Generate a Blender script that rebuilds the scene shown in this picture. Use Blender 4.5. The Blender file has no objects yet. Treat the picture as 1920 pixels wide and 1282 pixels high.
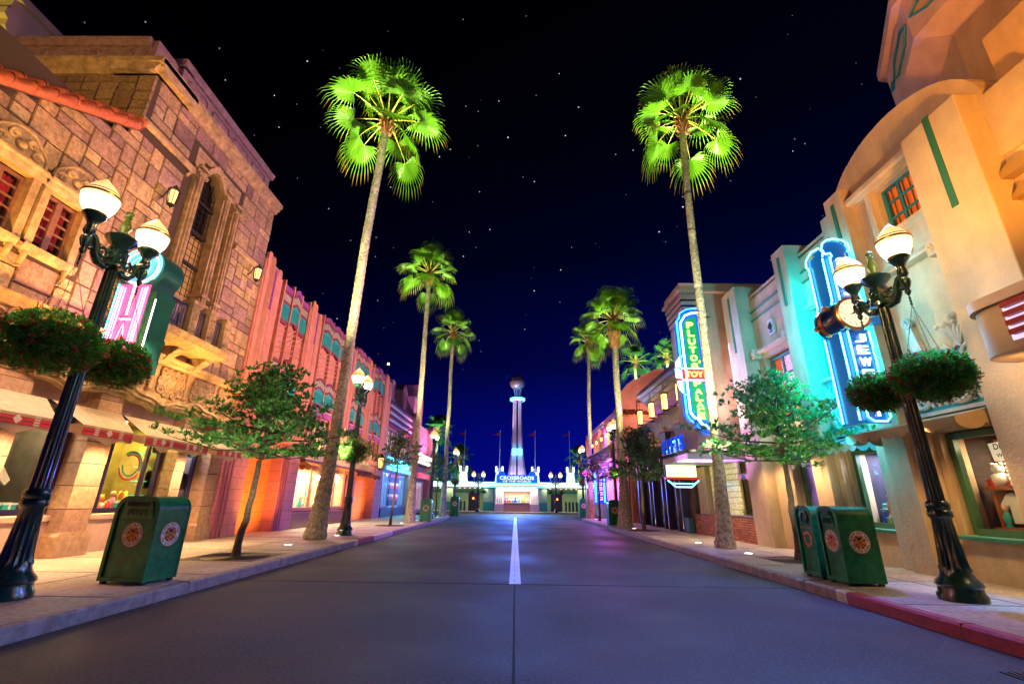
import bpy, bmesh, math, random
from mathutils import Vector, Matrix
rnd = random.Random(7)
C = bpy.context.scene.collection
SC = bpy.context.scene
PI = math.pi
R = math.radians

# ------------------------------------------------------------------ camera, sky, exposure
cam = bpy.data.objects.new("camera", bpy.data.cameras.new("camera")); C.objects.link(cam)
cam.data.sensor_width = 36.0
cam.data.lens = 858.81 / 1920 * 36
cam.data.clip_end = 2000; cam.data.clip_start = 0.05
right = Vector((0.99990409, 0.00660258, 0.0121744))
up = Vector((-0.00934826, -0.32682762, 0.94503773))
fwd = Vector((-0.01021862, 0.94506091, 0.32673455))
cam.matrix_world = Matrix(((right.x, up.x, -fwd.x, 0), (right.y, up.y, -fwd.y, 0), (right.z, up.z, -fwd.z, 1.35), (0, 0, 0, 1)))
SC.camera = cam

SC.render.engine = 'CYCLES'
SC.cycles.use_denoising = True
try: SC.cycles.denoiser = 'OPENIMAGEDENOISE'
except Exception: pass
SC.cycles.max_bounces = 5; SC.cycles.diffuse_bounces = 3; SC.cycles.glossy_bounces = 3
SC.cycles.transmission_bounces = 3; SC.cycles.transparent_max_bounces = 8
SC.cycles.sample_clamp_indirect = 6
SC.cycles.caustics_reflective = False; SC.cycles.caustics_refractive = False
SC.view_settings.view_transform = 'Standard'; SC.view_settings.look = 'None'
SC.view_settings.exposure = 0.12; SC.view_settings.gamma = 1

w = bpy.data.worlds.new("World"); SC.world = w; w.use_nodes = True
nt = w.node_tree; N = nt.nodes; Lk = nt.links; N.clear()
out = N.new('ShaderNodeOutputWorld'); bg = N.new('ShaderNodeBackground')
tc = N.new('ShaderNodeTexCoord'); sep = N.new('ShaderNodeSeparateXYZ')
Lk.new(tc.outputs['Generated'], sep.inputs[0])
ramp = N.new('ShaderNodeValToRGB'); cr = ramp.color_ramp
def sr(r, g, b): return tuple(((c/255)/12.92 if c/255 <= .04045 else ((c/255+.055)/1.055)**2.4) for c in (r, g, b)) + (1,)
stops = [(0.0, sr(3, 10, 138)), (0.1, sr(2, 8, 122)), (0.27, sr(1, 4, 62)), (0.48, sr(0, 2, 26)), (0.66, sr(0, 1, 9)), (0.85, sr(0, 0, 3))]
cr.elements[0].position = 0; cr.elements[0].color = stops[0][1]
cr.elements[1].position = stops[1][0]; cr.elements[1].color = stops[1][1]
for p, c in stops[2:]:
    e = cr.elements.new(p); e.color = c
Lk.new(sep.outputs['Z'], ramp.inputs[0])
# the town's glow is stronger on the neon side (+X)
mrx = N.new('ShaderNodeMapRange'); mrx.inputs[1].default_value = -0.5; mrx.inputs[2].default_value = 0.35
mrx.inputs[3].default_value = 0.2; mrx.inputs[4].default_value = 1.4
Lk.new(sep.outputs['X'], mrx.inputs[0])
mul = N.new('ShaderNodeVectorMath'); mul.operation = 'SCALE'
Lk.new(ramp.outputs[0], mul.inputs[0]); Lk.new(mrx.outputs[0], mul.inputs['Scale'])
vor = N.new('ShaderNodeTexVoronoi'); vor.inputs['Scale'].default_value = 52.0
Lk.new(tc.outputs['Generated'], vor.inputs['Vector'])
sepc = N.new('ShaderNodeSeparateColor'); Lk.new(vor.outputs['Color'], sepc.inputs[0])
rad = N.new('ShaderNodeMapRange'); rad.inputs[1].default_value = 0.0; rad.inputs[2].default_value = 1.0
rad.inputs[3].default_value = 0.0; rad.inputs[4].default_value = 0.068
Lk.new(sepc.outputs[0], rad.inputs[0])
lt = N.new('ShaderNodeMath'); lt.operation = 'LESS_THAN'
Lk.new(vor.outputs['Distance'], lt.inputs[0]); Lk.new(rad.outputs[0], lt.inputs[1])
elev = N.new('ShaderNodeMapRange'); elev.inputs[1].default_value = 0.22; elev.inputs[2].default_value = 0.5
Lk.new(sep.outputs['Z'], elev.inputs[0])
br = N.new('ShaderNodeMath'); br.operation = 'MULTIPLY'; Lk.new(lt.outputs[0], br.inputs[0]); Lk.new(elev.outputs[0], br.inputs[1])
br2 = N.new('ShaderNodeMath'); br2.operation = 'MULTIPLY'; Lk.new(br.outputs[0], br2.inputs[0]); Lk.new(sepc.outputs[1], br2.inputs[1])
addc = N.new('ShaderNodeVectorMath'); addc.operation = 'ADD'
br3 = N.new('ShaderNodeMath'); br3.operation = 'MULTIPLY'; br3.inputs[1].default_value = 1.1; Lk.new(br2.outputs[0], br3.inputs[0])
Lk.new(mul.outputs[0], addc.inputs[0]); Lk.new(br3.outputs[0], addc.inputs[1])
Lk.new(addc.outputs[0], bg.inputs['Color']); bg.inputs['Strength'].default_value = 1.0
Lk.new(bg.outputs[0], out.inputs['Surface'])

# ------------------------------------------------------------------ materials
_M = {}
def mat(name, col=(.5, .5, .5), rough=.6, metal=0, var=.0, vs=3.0, bump=0, bs=40, emit=None, es=1, attr=False, brick=None,
        trans=0, spec=.5, var2=None, coat=0, streak=0):
    if name in _M: return _M[name]
    m = bpy.data.materials.new(name); m.use_nodes = True; nt = m.node_tree; n = nt.nodes; l = nt.links
    p = n['Principled BSDF']; p.inputs['Roughness'].default_value = rough; p.inputs['Metallic'].default_value = metal
    p.inputs['Specular IOR Level'].default_value = spec
    if coat: p.inputs['Coat Weight'].default_value = coat; p.inputs['Coat Roughness'].default_value = .08
    src = None
    if attr:
        a = n.new('ShaderNodeAttribute'); a.attribute_name = 'Col'; src = a.outputs['Color']
    else:
        rg = n.new('ShaderNodeRGB'); rg.outputs[0].default_value = (*col[:3], 1); src = rg.outputs[0]
    t = n.new('ShaderNodeTexCoord')
    hgt = None
    if brick:
        bw, bh, mort, c2 = brick
        s = n.new('ShaderNodeSeparateXYZ'); l.new(t.outputs['Object'], s.inputs[0])
        ad = n.new('ShaderNodeMath'); ad.operation = 'ADD'; l.new(s.outputs[0], ad.inputs[0]); l.new(s.outputs[1], ad.inputs[1])
        cb = n.new('ShaderNodeCombineXYZ'); l.new(ad.outputs[0], cb.inputs[0]); l.new(s.outputs[2], cb.inputs[1])
        bt = n.new('ShaderNodeTexBrick'); l.new(cb.outputs[0], bt.inputs['Vector'])
        bt.inputs['Scale'].default_value = 1; bt.inputs['Brick Width'].default_value = bw; bt.inputs['Row Height'].default_value = bh
        bt.inputs['Mortar Size'].default_value = mort; bt.inputs['Mortar Smooth'].default_value = .3
        bt.inputs['Color1'].default_value = (*col[:3], 1); bt.inputs['Color2'].default_value = (*c2, 1)
        bt.inputs['Mortar'].default_value = (*[x*.35 for x in col[:3]], 1)
        src = bt.outputs['Color']; hgt = bt.outputs['Fac']
    if var:
        no = n.new('ShaderNodeTexNoise'); no.inputs['Scale'].default_value = vs; no.inputs['Detail'].default_value = 6; no.inputs['Roughness'].default_value = .65
        l.new(t.outputs['Object'], no.inputs['Vector'])
        mr = n.new('ShaderNodeMapRange'); mr.inputs[1].default_value = .38; mr.inputs[2].default_value = .62
        mr.inputs[3].default_value = 1 - var; mr.inputs[4].default_value = 1 + var
        l.new(no.outputs['Fac'], mr.inputs[0])
        vm = n.new('ShaderNodeVectorMath'); vm.operation = 'SCALE'; l.new(src, vm.inputs[0]); l.new(mr.outputs[0], vm.inputs['Scale'])
        src = vm.outputs[0]
        if var2:
            no2 = n.new('ShaderNodeTexNoise'); no2.inputs['Scale'].default_value = var2[0]; no2.inputs['Detail'].default_value = 3
            l.new(t.outputs['Object'], no2.inputs['Vector'])
            mr2 = n.new('ShaderNodeMapRange'); mr2.inputs[1].default_value = .35; mr2.inputs[2].default_value = .65
            mr2.inputs[3].default_value = 1 - var2[1]; mr2.inputs[4].default_value = 1 + var2[1]
            l.new(no2.outputs['Fac'], mr2.inputs[0])
            vm2 = n.new('ShaderNodeVectorMath'); vm2.operation = 'SCALE'; l.new(src, vm2.inputs[0]); l.new(mr2.outputs[0], vm2.inputs['Scale'])
            src = vm2.outputs[0]
            mr3 = n.new('ShaderNodeMapRange'); mr3.inputs[1].default_value = .35; mr3.inputs[2].default_value = .65
            mr3.inputs[3].default_value = rough - .12; mr3.inputs[4].default_value = rough + .15
            l.new(no2.outputs['Fac'], mr3.inputs[0]); l.new(mr3.outputs[0], p.inputs['Roughness'])
    if streak:
        mp = n.new('ShaderNodeMapping'); mp.inputs['Scale'].default_value = (2.2, 2.2, .7); l.new(t.outputs['Object'], mp.inputs[0])
        ns_ = n.new('ShaderNodeTexNoise'); ns_.inputs['Scale'].default_value = 1.6; ns_.inputs['Detail'].default_value = 9; l.new(mp.outputs[0], ns_.inputs['Vector'])
        ms = n.new('ShaderNodeMapRange'); ms.inputs[1].default_value = .38; ms.inputs[2].default_value = .6; ms.inputs[3].default_value = 1-streak; ms.inputs[4].default_value = 1.03
        l.new(ns_.outputs['Fac'], ms.inputs[0]); vs_ = n.new('ShaderNodeVectorMath'); vs_.operation = 'SCALE'; l.new(src, vs_.inputs[0]); l.new(ms.outputs[0], vs_.inputs['Scale']); src = vs_.outputs[0]
    l.new(src, p.inputs['Base Color'])
    if bump or hgt is not None:
        b = n.new('ShaderNodeBump'); b.inputs['Strength'].default_value = bump or .5; b.inputs['Distance'].default_value = .02
        nb = n.new('ShaderNodeTexNoise'); nb.inputs['Scale'].default_value = bs; nb.inputs['Detail'].default_value = 5
        l.new(t.outputs['Object'], nb.inputs['Vector'])
        if hgt is not None:
            sb = n.new('ShaderNodeMath'); sb.operation = 'MULTIPLY_ADD'; l.new(nb.outputs['Fac'], sb.inputs[0]); sb.inputs[1].default_value = .3
            iv = n.new('ShaderNodeMath'); iv.operation = 'SUBTRACT'; iv.inputs[0].default_value = 1; l.new(hgt, iv.inputs[1]); l.new(iv.outputs[0], sb.inputs[2])
            l.new(sb.outputs[0], b.inputs['Height'])
        else: l.new(nb.outputs['Fac'], b.inputs['Height'])
        l.new(b.outputs[0], p.inputs['Normal'])
    if emit:
        p.inputs['Emission Color'].default_value = (*emit[:3], 1); p.inputs['Emission Strength'].default_value = es
    if trans:
        o = n['Material Output']; tr = n.new('ShaderNodeBsdfTranslucent'); l.new(src, tr.inputs[0])
        mx = n.new('ShaderNodeMixShader'); mx.inputs[0].default_value = trans
        l.new(p.outputs[0], mx.inputs[1]); l.new(tr.outputs[0], mx.inputs[2]); l.new(mx.outputs[0], o.inputs['Surface'])
    _M[name] = m
    return m
def glow(name, col, s): return mat(name, tuple(c*.3 for c in col), .5, emit=col, es=s)
def glass(name='window_glass', tint=(.9, .95, 1), gl=.12):
    if name in _M: return _M[name]
    m = bpy.data.materials.new(name); m.use_nodes = True; n = m.node_tree.nodes; l = m.node_tree.links; n.clear()
    o = n.new('ShaderNodeOutputMaterial'); tr = n.new('ShaderNodeBsdfTransparent'); tr.inputs[0].default_value = (*tint, 1)
    g = n.new('ShaderNodeBsdfGlossy'); g.inputs['Roughness'].default_value = .03
    f = n.new('ShaderNodeLayerWeight'); f.inputs['Blend'].default_value = .5
    pw = n.new('ShaderNodeMath'); pw.operation = 'POWER'; pw.inputs[1].default_value = 4; l.new(f.outputs['Facing'], pw.inputs[0])
    ad = n.new('ShaderNodeMath'); ad.operation = 'MULTIPLY_ADD'; ad.inputs[1].default_value = .6; ad.inputs[2].default_value = .04; l.new(pw.outputs[0], ad.inputs[0])
    mx = n.new('ShaderNodeMixShader'); l.new(ad.outputs[0], mx.inputs[0]); l.new(tr.outputs[0], mx.inputs[1]); l.new(g.outputs[0], mx.inputs[2])
    l.new(mx.outputs[0], o.inputs['Surface']); _M[name] = m; return m

# ------------------------------------------------------------------ mesh helpers
def FL(X0): return lambda s, z, d=0: (X0 + d, s, z)          # wall facing the street from the left
def FR(X0): return lambda s, z, d=0: (X0 - d, s, z)          # wall facing the street from the right
def FC(Y0): return lambda s, z, d=0: (s, Y0 - d, z)          # wall across the street direction, facing the near end
ORG = {}
class MB:
    def __init__(s): s.v = []; s.f = []; s.mi = []; s.c = []; s.hascol = False
    def add(s, vs, fs, m=0, col=None):
        b = len(s.v); s.v += [tuple(p) for p in vs]
        for f in fs: s.f.append([b + i for i in f]); s.mi.append(m); s.c.append(col)
        if col is not None: s.hascol = True
    def clusters(s, gap):
        par = list(range(len(s.v)))
        def find(a):
            while par[a] != a: par[a] = par[par[a]]; a = par[a]
            return a
        for f in s.f:
            a = find(f[0])
            for i in f[1:]: par[find(i)] = a
        isl = {}
        for fi, f in enumerate(s.f): isl.setdefault(find(f[0]), []).append(fi)
        L = []
        for fs in isl.values():
            vs = [s.v[i] for fi in fs for i in s.f[fi]]
            L.append([[min(v[k] for v in vs)-gap for k in range(3)], [max(v[k] for v in vs)+gap for k in range(3)], fs])
        ch = True
        while ch:
            ch = False; out_ = []
            for b in L:
                for o in out_:
                    if all(b[0][k] <= o[1][k] and b[1][k] >= o[0][k] for k in range(3)):
                        o[0] = [min(b[0][k], o[0][k]) for k in range(3)]; o[1] = [max(b[1][k], o[1][k]) for k in range(3)]; o[2] = o[2]+b[2]; ch = True; break
                else: out_.append(b)
            L = out_
        return [b[2] for b in L]
    def box(s, x0, x1, y0, y1, z0, z1, m=0, col=None):
        s.add([(x0, y0, z0), (x1, y0, z0), (x1, y1, z0), (x0, y1, z0), (x0, y0, z1), (x1, y0, z1), (x1, y1, z1), (x0, y1, z1)],
              [(0, 3, 2, 1), (4, 5, 6, 7), (0, 1, 5, 4), (1, 2, 6, 5), (2, 3, 7, 6), (3, 0, 4, 7)], m, col)
    def fbox(s, F, a0, a1, z0, z1, d0, d1, m=0, col=None):
        vs = [F(a, z, d) for d in (d0, d1) for z in (z0, z1) for a in (a0, a1)]
        s.add(vs, [(0, 1, 3, 2), (4, 5, 7, 6), (0, 1, 5, 4), (2, 3, 7, 6), (0, 2, 6, 4), (1, 3, 7, 5)], m, col)
    def fblock(s, F, a0, a1, z0, z1, d0, d1, b=.012, m=0, col=None):   # stone block with chamfered front
        vs = [F(a0, z0, d0), F(a1, z0, d0), F(a1, z1, d0), F(a0, z1, d0), F(a0+b, z0+b, d1), F(a1-b, z0+b, d1), F(a1-b, z1-b, d1), F(a0+b, z1-b, d1)]
        s.add(vs, [(4, 5, 6, 7), (0, 1, 5, 4), (1, 2, 6, 5), (2, 3, 7, 6), (3, 0, 4, 7)], m, col)
    def fprism(s, F, pts, d0, d1, m=0, col=None, cap0=True):
        n = len(pts); vs = [F(a, z, d0) for a, z in pts] + [F(a, z, d1) for a, z in pts]
        fs = [[n + i for i in range(n)]] + ([list(range(n))] if cap0 else []) + [(i, (i+1) % n, n + (i+1) % n, n + i) for i in range(n)]
        s.add(vs, fs, m, col)
    def tube(s, path, r, n=8, closed=False, m=0, col=None):
        P = [Vector(p) for p in path]; k = len(P)
        rr = r if isinstance(r, (list, tuple)) else [r]*k
        vs = []; up0 = None
        for i, p in enumerate(P):
            if closed: t = (P[(i+1) % k] - P[i-1])
            else: t = P[min(i+1, k-1)] - P[max(i-1, 0)]
            if t.length < 1e-9: t = Vector((0, 0, 1))
            t.normalize()
            if up0 is None:
                a = Vector((0, 0, 1)) if abs(t.z) < .9 else Vector((1, 0, 0)); u = t.cross(a).normalized()
            else:
                u = up0 - t*up0.dot(t)
                if u.length < 1e-6: u = t.orthogonal()
                u.normalize()
            up0 = u; v = t.cross(u)
            for j in range(n):
                a = 2*PI*j/n; vs.append(p + (u*math.cos(a) + v*math.sin(a))*rr[i])
        fs = []
        for i in range(k if closed else k-1):
            for j in range(n):
                a = i*n + j; b = i*n + (j+1) % n; c = ((i+1) % k)*n + (j+1) % n; d = ((i+1) % k)*n + j
                fs.append((a, b, c, d))
        if not closed: fs += [list(range(n))[::-1], [(k-1)*n + j for j in range(n)]]
        s.add(vs, fs, m, col)
    def lathe(s, prof, c=(0, 0, 0), n=20, flute=None, m=0, col=None, T=None, arc=None):
        vs = []; k = len(prof); full = arc is None
        a0, a1 = arc or (0, 2*PI); nn = n if full else n+1
        for (r, z) in prof:
            for j in range(nn):
                a = a0 + (a1-a0)*j/n
                q = r*(1 + (flute[1]*(-1 if j % 2 else 0)) if flute and flute[0](z) else r) if False else r
                if flute and flute[0](z) and j % 2: q = r*(1-flute[1])
                p = (c[0] + q*math.cos(a), c[1] + q*math.sin(a), c[2] + z)
                if T: p = T(p)
                vs.append(p)
        fs = []
        for i in range(k-1):
            for j in range(nn if full else n):
                fs.append((i*nn + j, i*nn + (j+1) % nn, (i+1)*nn + (j+1) % nn, (i+1)*nn + j))
        if full:
            fs += [list(range(nn))[::-1], [(k-1)*nn + j for j in range(nn)]]
        s.add(vs, fs, m, col)
    def ball(s, c, r, n=10, k=6, m=0, col=None, sz=1, T=None):
        prof = [(max(r*math.sin(PI*i/k), r*.02), -r*sz*math.cos(PI*i/k)) for i in range(k+1)]
        s.lathe(prof, c, n, m=m, col=col, T=T)
    def build(s, name, mats, parent=None, smooth=None, bevel=0, recalc=True, split=None):
        if split is not None:
            grp = s.clusters(split); first = None
            for g_ in grp:
                q = MB(); q.hascol = s.hascol; used = {}
                for fi in g_:
                    for i in s.f[fi]:
                        if i not in used: used[i] = len(q.v); q.v.append(s.v[i])
                    q.f.append([used[i] for i in s.f[fi]]); q.mi.append(s.mi[fi]); q.c.append(s.c[fi])
                o = q.build(name, mats, parent, smooth, bevel, recalc); first = first or o
            return first
        me = bpy.data.meshes.new(name)
        off = ORG.get(parent.name, (0, 0, 0)) if parent else (0, 0, 0)
        vs = [(v[0]-off[0], v[1]-off[1], v[2]-off[2]) for v in s.v] if any(off) else s.v
        me.from_pydata(vs, [], s.f)
        mats = mats if isinstance(mats, (list, tuple)) else [mats]
        for mm in mats: me.materials.append(mm)
        if len(mats) > 1: me.polygons.foreach_set('material_index', s.mi)
        if s.hascol:
            at = me.color_attributes.new('Col', 'FLOAT_COLOR', 'CORNER'); dat = []
            for f, c in zip(s.f, s.c):
                c = c or (.5, .5, .5)
                for _ in f: dat += [c[0], c[1], c[2], 1]
            at.data.foreach_set('color', dat)
        if recalc:
            bm = bmesh.new(); bm.from_mesh(me); bmesh.ops.recalc_face_normals(bm, faces=bm.faces); bm.to_mesh(me); bm.free()
        if smooth is not None:
            me.polygons.foreach_set('use_smooth', [True]*len(me.polygons))
            me.set_sharp_from_angle(angle=R(smooth))
        me.update()
        o = bpy.data.objects.new(name, me); C.objects.link(o)
        if parent: o.parent = parent
        ORG[o.name] = off
        if bevel:
            bv = o.modifiers.new('bevel', 'BEVEL'); bv.width = bevel; bv.segments = 2; bv.limit_method = 'ANGLE'; bv.angle_limit = R(50)
        return o
def tag(o, label=None, cat=None, group=None, kind=None):
    if label: o['label'] = label
    if cat: o['category'] = cat
    if group: o['group'] = group
    if kind: o['kind'] = kind
    return o
def thing(name, label, cat, loc=(0, 0, 0), group=None):
    o = bpy.data.objects.new(name, None); C.objects.link(o); o.location = loc; o.empty_display_size = .2
    ORG[o.name] = tuple(loc)
    return tag(o, label, cat, group)
def copy_tree(o, parent=None):
    c = o.copy(); C.objects.link(c)
    if parent: c.parent = parent
    for ch in list(o.children):
        if ch.type != 'LIGHT': copy_tree(ch, c)
    return c
LK = 2.7
def lightobj(kind, loc, energy, col, size=.1, target=None, spot=None, blend=.5, parent=None, name='lamp_light', sx=None, sy=None):
    ld = bpy.data.lights.new(name, kind); ld.energy = energy*LK; ld.color = col
    if kind == 'AREA':
        ld.shape = 'RECTANGLE'; ld.size = sx or size; ld.size_y = sy or size
        if spot: ld.spread = R(spot)
    elif kind == 'SPOT': ld.spot_size = R(spot or 60); ld.spot_blend = blend; ld.shadow_soft_size = size
    else: ld.shadow_soft_size = size
    o = bpy.data.objects.new(name, ld); C.objects.link(o); o.location = loc
    if target is not None:
        d = Vector(target) - Vector(loc); o.rotation_euler = d.to_track_quat('-Z', 'Y').to_euler()
    return o
_TX = {}
def text_geo(txt, off=0.0):
    key = (txt, off)
    if key in _TX: return _TX[key]
    cu = bpy.data.curves.new('t', 'FONT'); cu.body = txt; cu.size = 1; cu.resolution_u = 3; cu.offset = off; cu.fill_mode = 'BOTH'
    ob = bpy.data.objects.new('t', cu); me = ob.to_mesh()
    vs = [tuple(v.co) for v in me.vertices]; fs = [list(p.vertices) for p in me.polygons]
    ob.to_mesh_clear(); bpy.data.objects.remove(ob); bpy.data.curves.remove(cu)
    if vs:
        x0 = min(v[0] for v in vs); x1 = max(v[0] for v in vs); z0 = min(v[1] for v in vs); z1 = max(v[1] for v in vs)
    else: x0 = x1 = z0 = z1 = 0
    _TX[key] = (vs, fs, x0, x1, z0, z1); return _TX[key]
def put_text(mb, T, txt, w=None, h=None, off=0.0, depth=0.0, m=0, col=None, cx=0, cz=0):
    """lettering centred on (cx, cz) of plane T(a, z, d), scaled to width w and/or height h"""
    vs, fs, x0, x1, z0, z1 = text_geo(txt, off)
    if not vs: return
    sx = w/(x1-x0) if w else None; sz = h/(z1-z0) if h else None
    sx = sx or sz; sz = sz or sx
    P = [(cx + (v[0]-(x0+x1)/2)*sx, cz + (v[1]-(z0+z1)/2)*sz) for v in vs]
    n = len(P)
    if depth:
        from collections import Counter
        ed = {}
        for f in fs:
            for i in range(len(f)):
                a, b = f[i], f[(i+1) % len(f)]
                if (b, a) in ed: del ed[(b, a)]
                else: ed[(a, b)] = 1
        V = [T(a, z, 0) for a, z in P] + [T(a, z, depth) for a, z in P]
        Fs = [[n+i for i in f] for f in fs] + [(a, b, n+b, n+a) for a, b in ed]
        mb.add(V, Fs, m, col)
    else: mb.add([T(a, z, 0) for a, z in P], fs, m, col)
def spiral(a, z, r, turns=1.6, start=0, dirn=1, rmin=.18, n=22):
    return [(a + r*(1-(1-rmin)*i/n)*math.cos(start + dirn*2*PI*turns*i/n), z + r*(1-(1-rmin)*i/n)*math.sin(start + dirn*2*PI*turns*i/n)) for i in range(n+1)]
def ftube(mb, F, pts, r, d=0, n=6, closed=False, m=0):
    mb.tube([F(a, z, d) for a, z in pts], r, n, closed, m)

# palette
LAMPGREEN = mat('lamp_post_green_paint', (.012, .045, .035), .22, .0, var=.25, vs=8, bump=.15, bs=60, coat=.6)
BLACKMET = mat('black_metal', (.015, .015, .018), .35, .3)
GLASS = glass()
# ------------------------------------------------------------------ ground
KX = 4.82
ASPH = mat('street_concrete', (.047, .045, .047), .60, var=.45, vs=30, bump=.9, bs=90, var2=(.45, .35), streak=0)
SIDE = mat('sidewalk_concrete', (.44, .36, .28), .65, var=.2, vs=16, bump=.4, bs=80, var2=(.9, .2))
KERB = mat('kerb_concrete', (.33, .26, .23), .7, var=.25, vs=6, bump=.5, bs=50)
JOINT = mat('joint_dark', (.02, .02, .02), .9)
g = MB(); g.box(-400, 400, -60, 900, -.6, -.02); tag(g.build('ground', mat('far_ground', (.04, .04, .045), .9)), kind='structure')
st = MB(); st.box(-KX, KX, -12, 41, -.25, 0); st.box(-60, 60, 41, 53.2, -.25, 0)
tag(st.build('road', ASPH), kind='structure')
jt = MB(); jt.box(-.012, .012, -12, 8.74, 0, .003)
for y in (8.74,): jt.box(-KX, KX, y-.012, y+.012, 0, .0035)
tag(jt.build('road_joints', JOINT), kind='structure')
ln = MB(); ln.box(-.09, .11, 8.76, 41.3, 0, .005)
tag(ln.build('road_marking', mat('road_paint_white', (.72, .72, .70), .5, var=.12, vs=20)), kind='structure')
zz = MB()
for k in range(54): 
    y = 9.0 + k*.6
    zz.box(-.004, .014, y, y+.3, .005, .0075)
tag(zz.build('road_marking_centre_dashes', mat('faded_marks', (.35, .33, .42), .6)), kind='structure')
def kerb_line(side, y0, y1, name, m, zt=.1535, end=False):
    k = MB(); sx = side
    xs = [(KX-.0, 0), (KX, zt-.025), (KX+.025, zt), (KX+.16, zt), (KX+.16, 0)]
    k.fprism(lambda a, z, d: (sx*a, d, z), xs, y0, y1)
    return tag(k.build(name, m), kind='structure')
kerb_line(-1, -12, 15.0, 'kerb', KERB); kerb_line(-1, 19.5, 37.6, 'kerb', KERB)
kerb_line(1, 7.75, 35.2, 'kerb', KERB)
WHITEP = mat('kerb_white_paint', (.7, .66, .6), .6, var=.2, vs=14)
REDP = mat('kerb_red_paint', (.42, .03, .035), .5, var=.2, vs=9, bump=.5, bs=60)
kerb_line(1, 7.52, 7.75, 'kerb_white_band', WHITEP, .154); kerb_line(1, -12, 7.52, 'kerb_red_band', REDP, .1545)
kerb_line(-1, 15.0, 15.3, 'kerb_white_band', WHITEP, .1545); kerb_line(-1, 15.3, 17.0, 'kerb_red_band', REDP, .1545); kerb_line(-1, 17.0, 19.5, 'kerb_white_band', WHITEP, .1545)
def corner(side, yc):
    k = MB(); p = []
    for i in range(9):
        a = PI/2*i/8; p.append((side*(KX+2.0-2.0*math.cos(a)), yc+2.0*math.sin(a)))
    pts = [(x, y) for x, y in p] + [(side*30, yc+2.0), (side*30, yc)]
    k.fprism(lambda a, b, d: (a, b, d), pts, 0, .15)
    return tag(k.build('sidewalk_corner', SIDE), kind='structure')
sw = MB(); sw.box(-30, -KX-.16, -12, 37.6, 0, .15); sw.box(KX+.16, 30, -12, 35.2, 0, .15)
tag(sw.build('sidewalk', SIDE), kind='structure'); corner(-1, 37.6); corner(1, 35.2)
sj = MB()
for y in [-1.2+i*1.9 for i in range(20)]:
    sj.box(-9.2, -KX-.16, y, y+.014, .15, .1535); sj.box(KX+.16, 8.0, y+.3, y+.314, .15, .1535)
for y in [-1+i*2.85 for i in range(13)]: sj.box(-KX-.16, -KX, y, y+.018, .05, .158); sj.box(KX, KX+.16, y+1, y+1.018, .05, .158)
sj.box(-6.75, -6.736, -8, 37, .15, .1535); sj.box(6.62, 6.634, -8, 35, .15, .1535)
tag(sj.build('sidewalk_joints', mat('sidewalk_joint', (.12, .1, .09), .9)), kind='structure')
pl = MB(); pl.box(-30, 30, 53.2, 66, -.05, .16)
tag(pl.build('plaza_pavement', mat('plaza_pavement', (.4, .33, .25), .6, var=.1)), kind='structure')
dr = MB(); dr.box(4.2, 4.78, 4.35, 4.7, 0, .008)
for i in range(9): dr.box(4.24+i*.06, 4.27+i*.06, 4.38, 4.67, .008, .014)
tag(dr.build('drain_grate', BLACKMET), 'dark iron drain grate in the road against the red kerb', 'drain grate')
lf = MB()
for i in range(26):
    side = rnd.choice((-1, 1)); x = side*(KX-.05-abs(rnd.gauss(0, .25))); y = rnd.uniform(3.5, 16); a = rnd.random()*PI; s_ = rnd.uniform(.018, .04)
    c_, q = math.cos(a)*s_, math.sin(a)*s_
    lf.add([(x-c_, y-q, .012), (x+q*.4, y-c_*.4, .02), (x+c_, y+q, .012), (x-q*.4, y+c_*.4, .006)], [(0, 1, 2, 3)], col=rnd.choice([(.3, .22, .1), (.35, .3, .2), (.2, .1, .05)]))
tag(lf.build('fallen_leaves', mat('fallen_leaf', attr=True), recalc=False), 'scatter of dry brown leaves along the gutters', 'leaves', kind='stuff')

# ------------------------------------------------------------------ foliage helpers
LEAF = mat('tree_leaf', attr=True, rough=.45, trans=.25)
BARK = mat('tree_bark', (.085, .055, .035), .85, var=.35, vs=14, bump=.8, bs=30)
def leafpatch(mb, c, n, rad, size, cols, flat=1.0, r_=rnd):
    for _ in range(n):
        d = Vector((r_.gauss(0, 1), r_.gauss(0, 1), r_.gauss(0, 1)))
        if d.length < .01: continue
        d = d.normalized()*rad*(r_.random()**.5); d.z *= flat
        p = Vector(c) + d
        a = Vector((r_.gauss(0, 1), r_.gauss(0, 1), r_.gauss(0, .6))).normalized(); b = a.cross(Vector((r_.gauss(0, .4), r_.gauss(0, .4), 1))).normalized()
        s = size*r_.uniform(.6, 1.3); k = r_.uniform(.75, 1.25); col = r_.choice(cols); col = tuple(min(1, x*k) for x in col)
        mb.add([p-a*s, p+b*s*.36-a*s*.1, p+a*s, p-b*s*.36-a*s*.1], [(0, 1, 2, 3)], col=col)
def spray(mb, p, dirv, n, size, cols, r_):
    """a rosette of narrow leaves at a twig end"""
    d = Vector(dirv).normalized(); u = d.orthogonal().normalized(); v = d.cross(u)
    for i in range(n):
        a = 2*PI*i/n + r_.random(); t = r_.uniform(.25, 1.1)
        o = (u*math.cos(a) + v*math.sin(a))*math.sin(t) + d*math.cos(t)
        sd = o.cross(d); sd = sd.normalized() if sd.length > .01 else u
        s = size*r_.uniform(.7, 1.25); k = r_.uniform(.7, 1.3); col = tuple(x*k for x in r_.choice(cols))
        q = Vector(p)
        mb.add([q, q+o*s*.5+sd*s*.16, q+o*s, q+o*s*.5-sd*s*.16], [(0, 1, 2, 3)], col=col)
GREENS = [(.05, .26, .06), (.09, .36, .08), (.04, .18, .05), (.16, .44, .07)]
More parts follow.
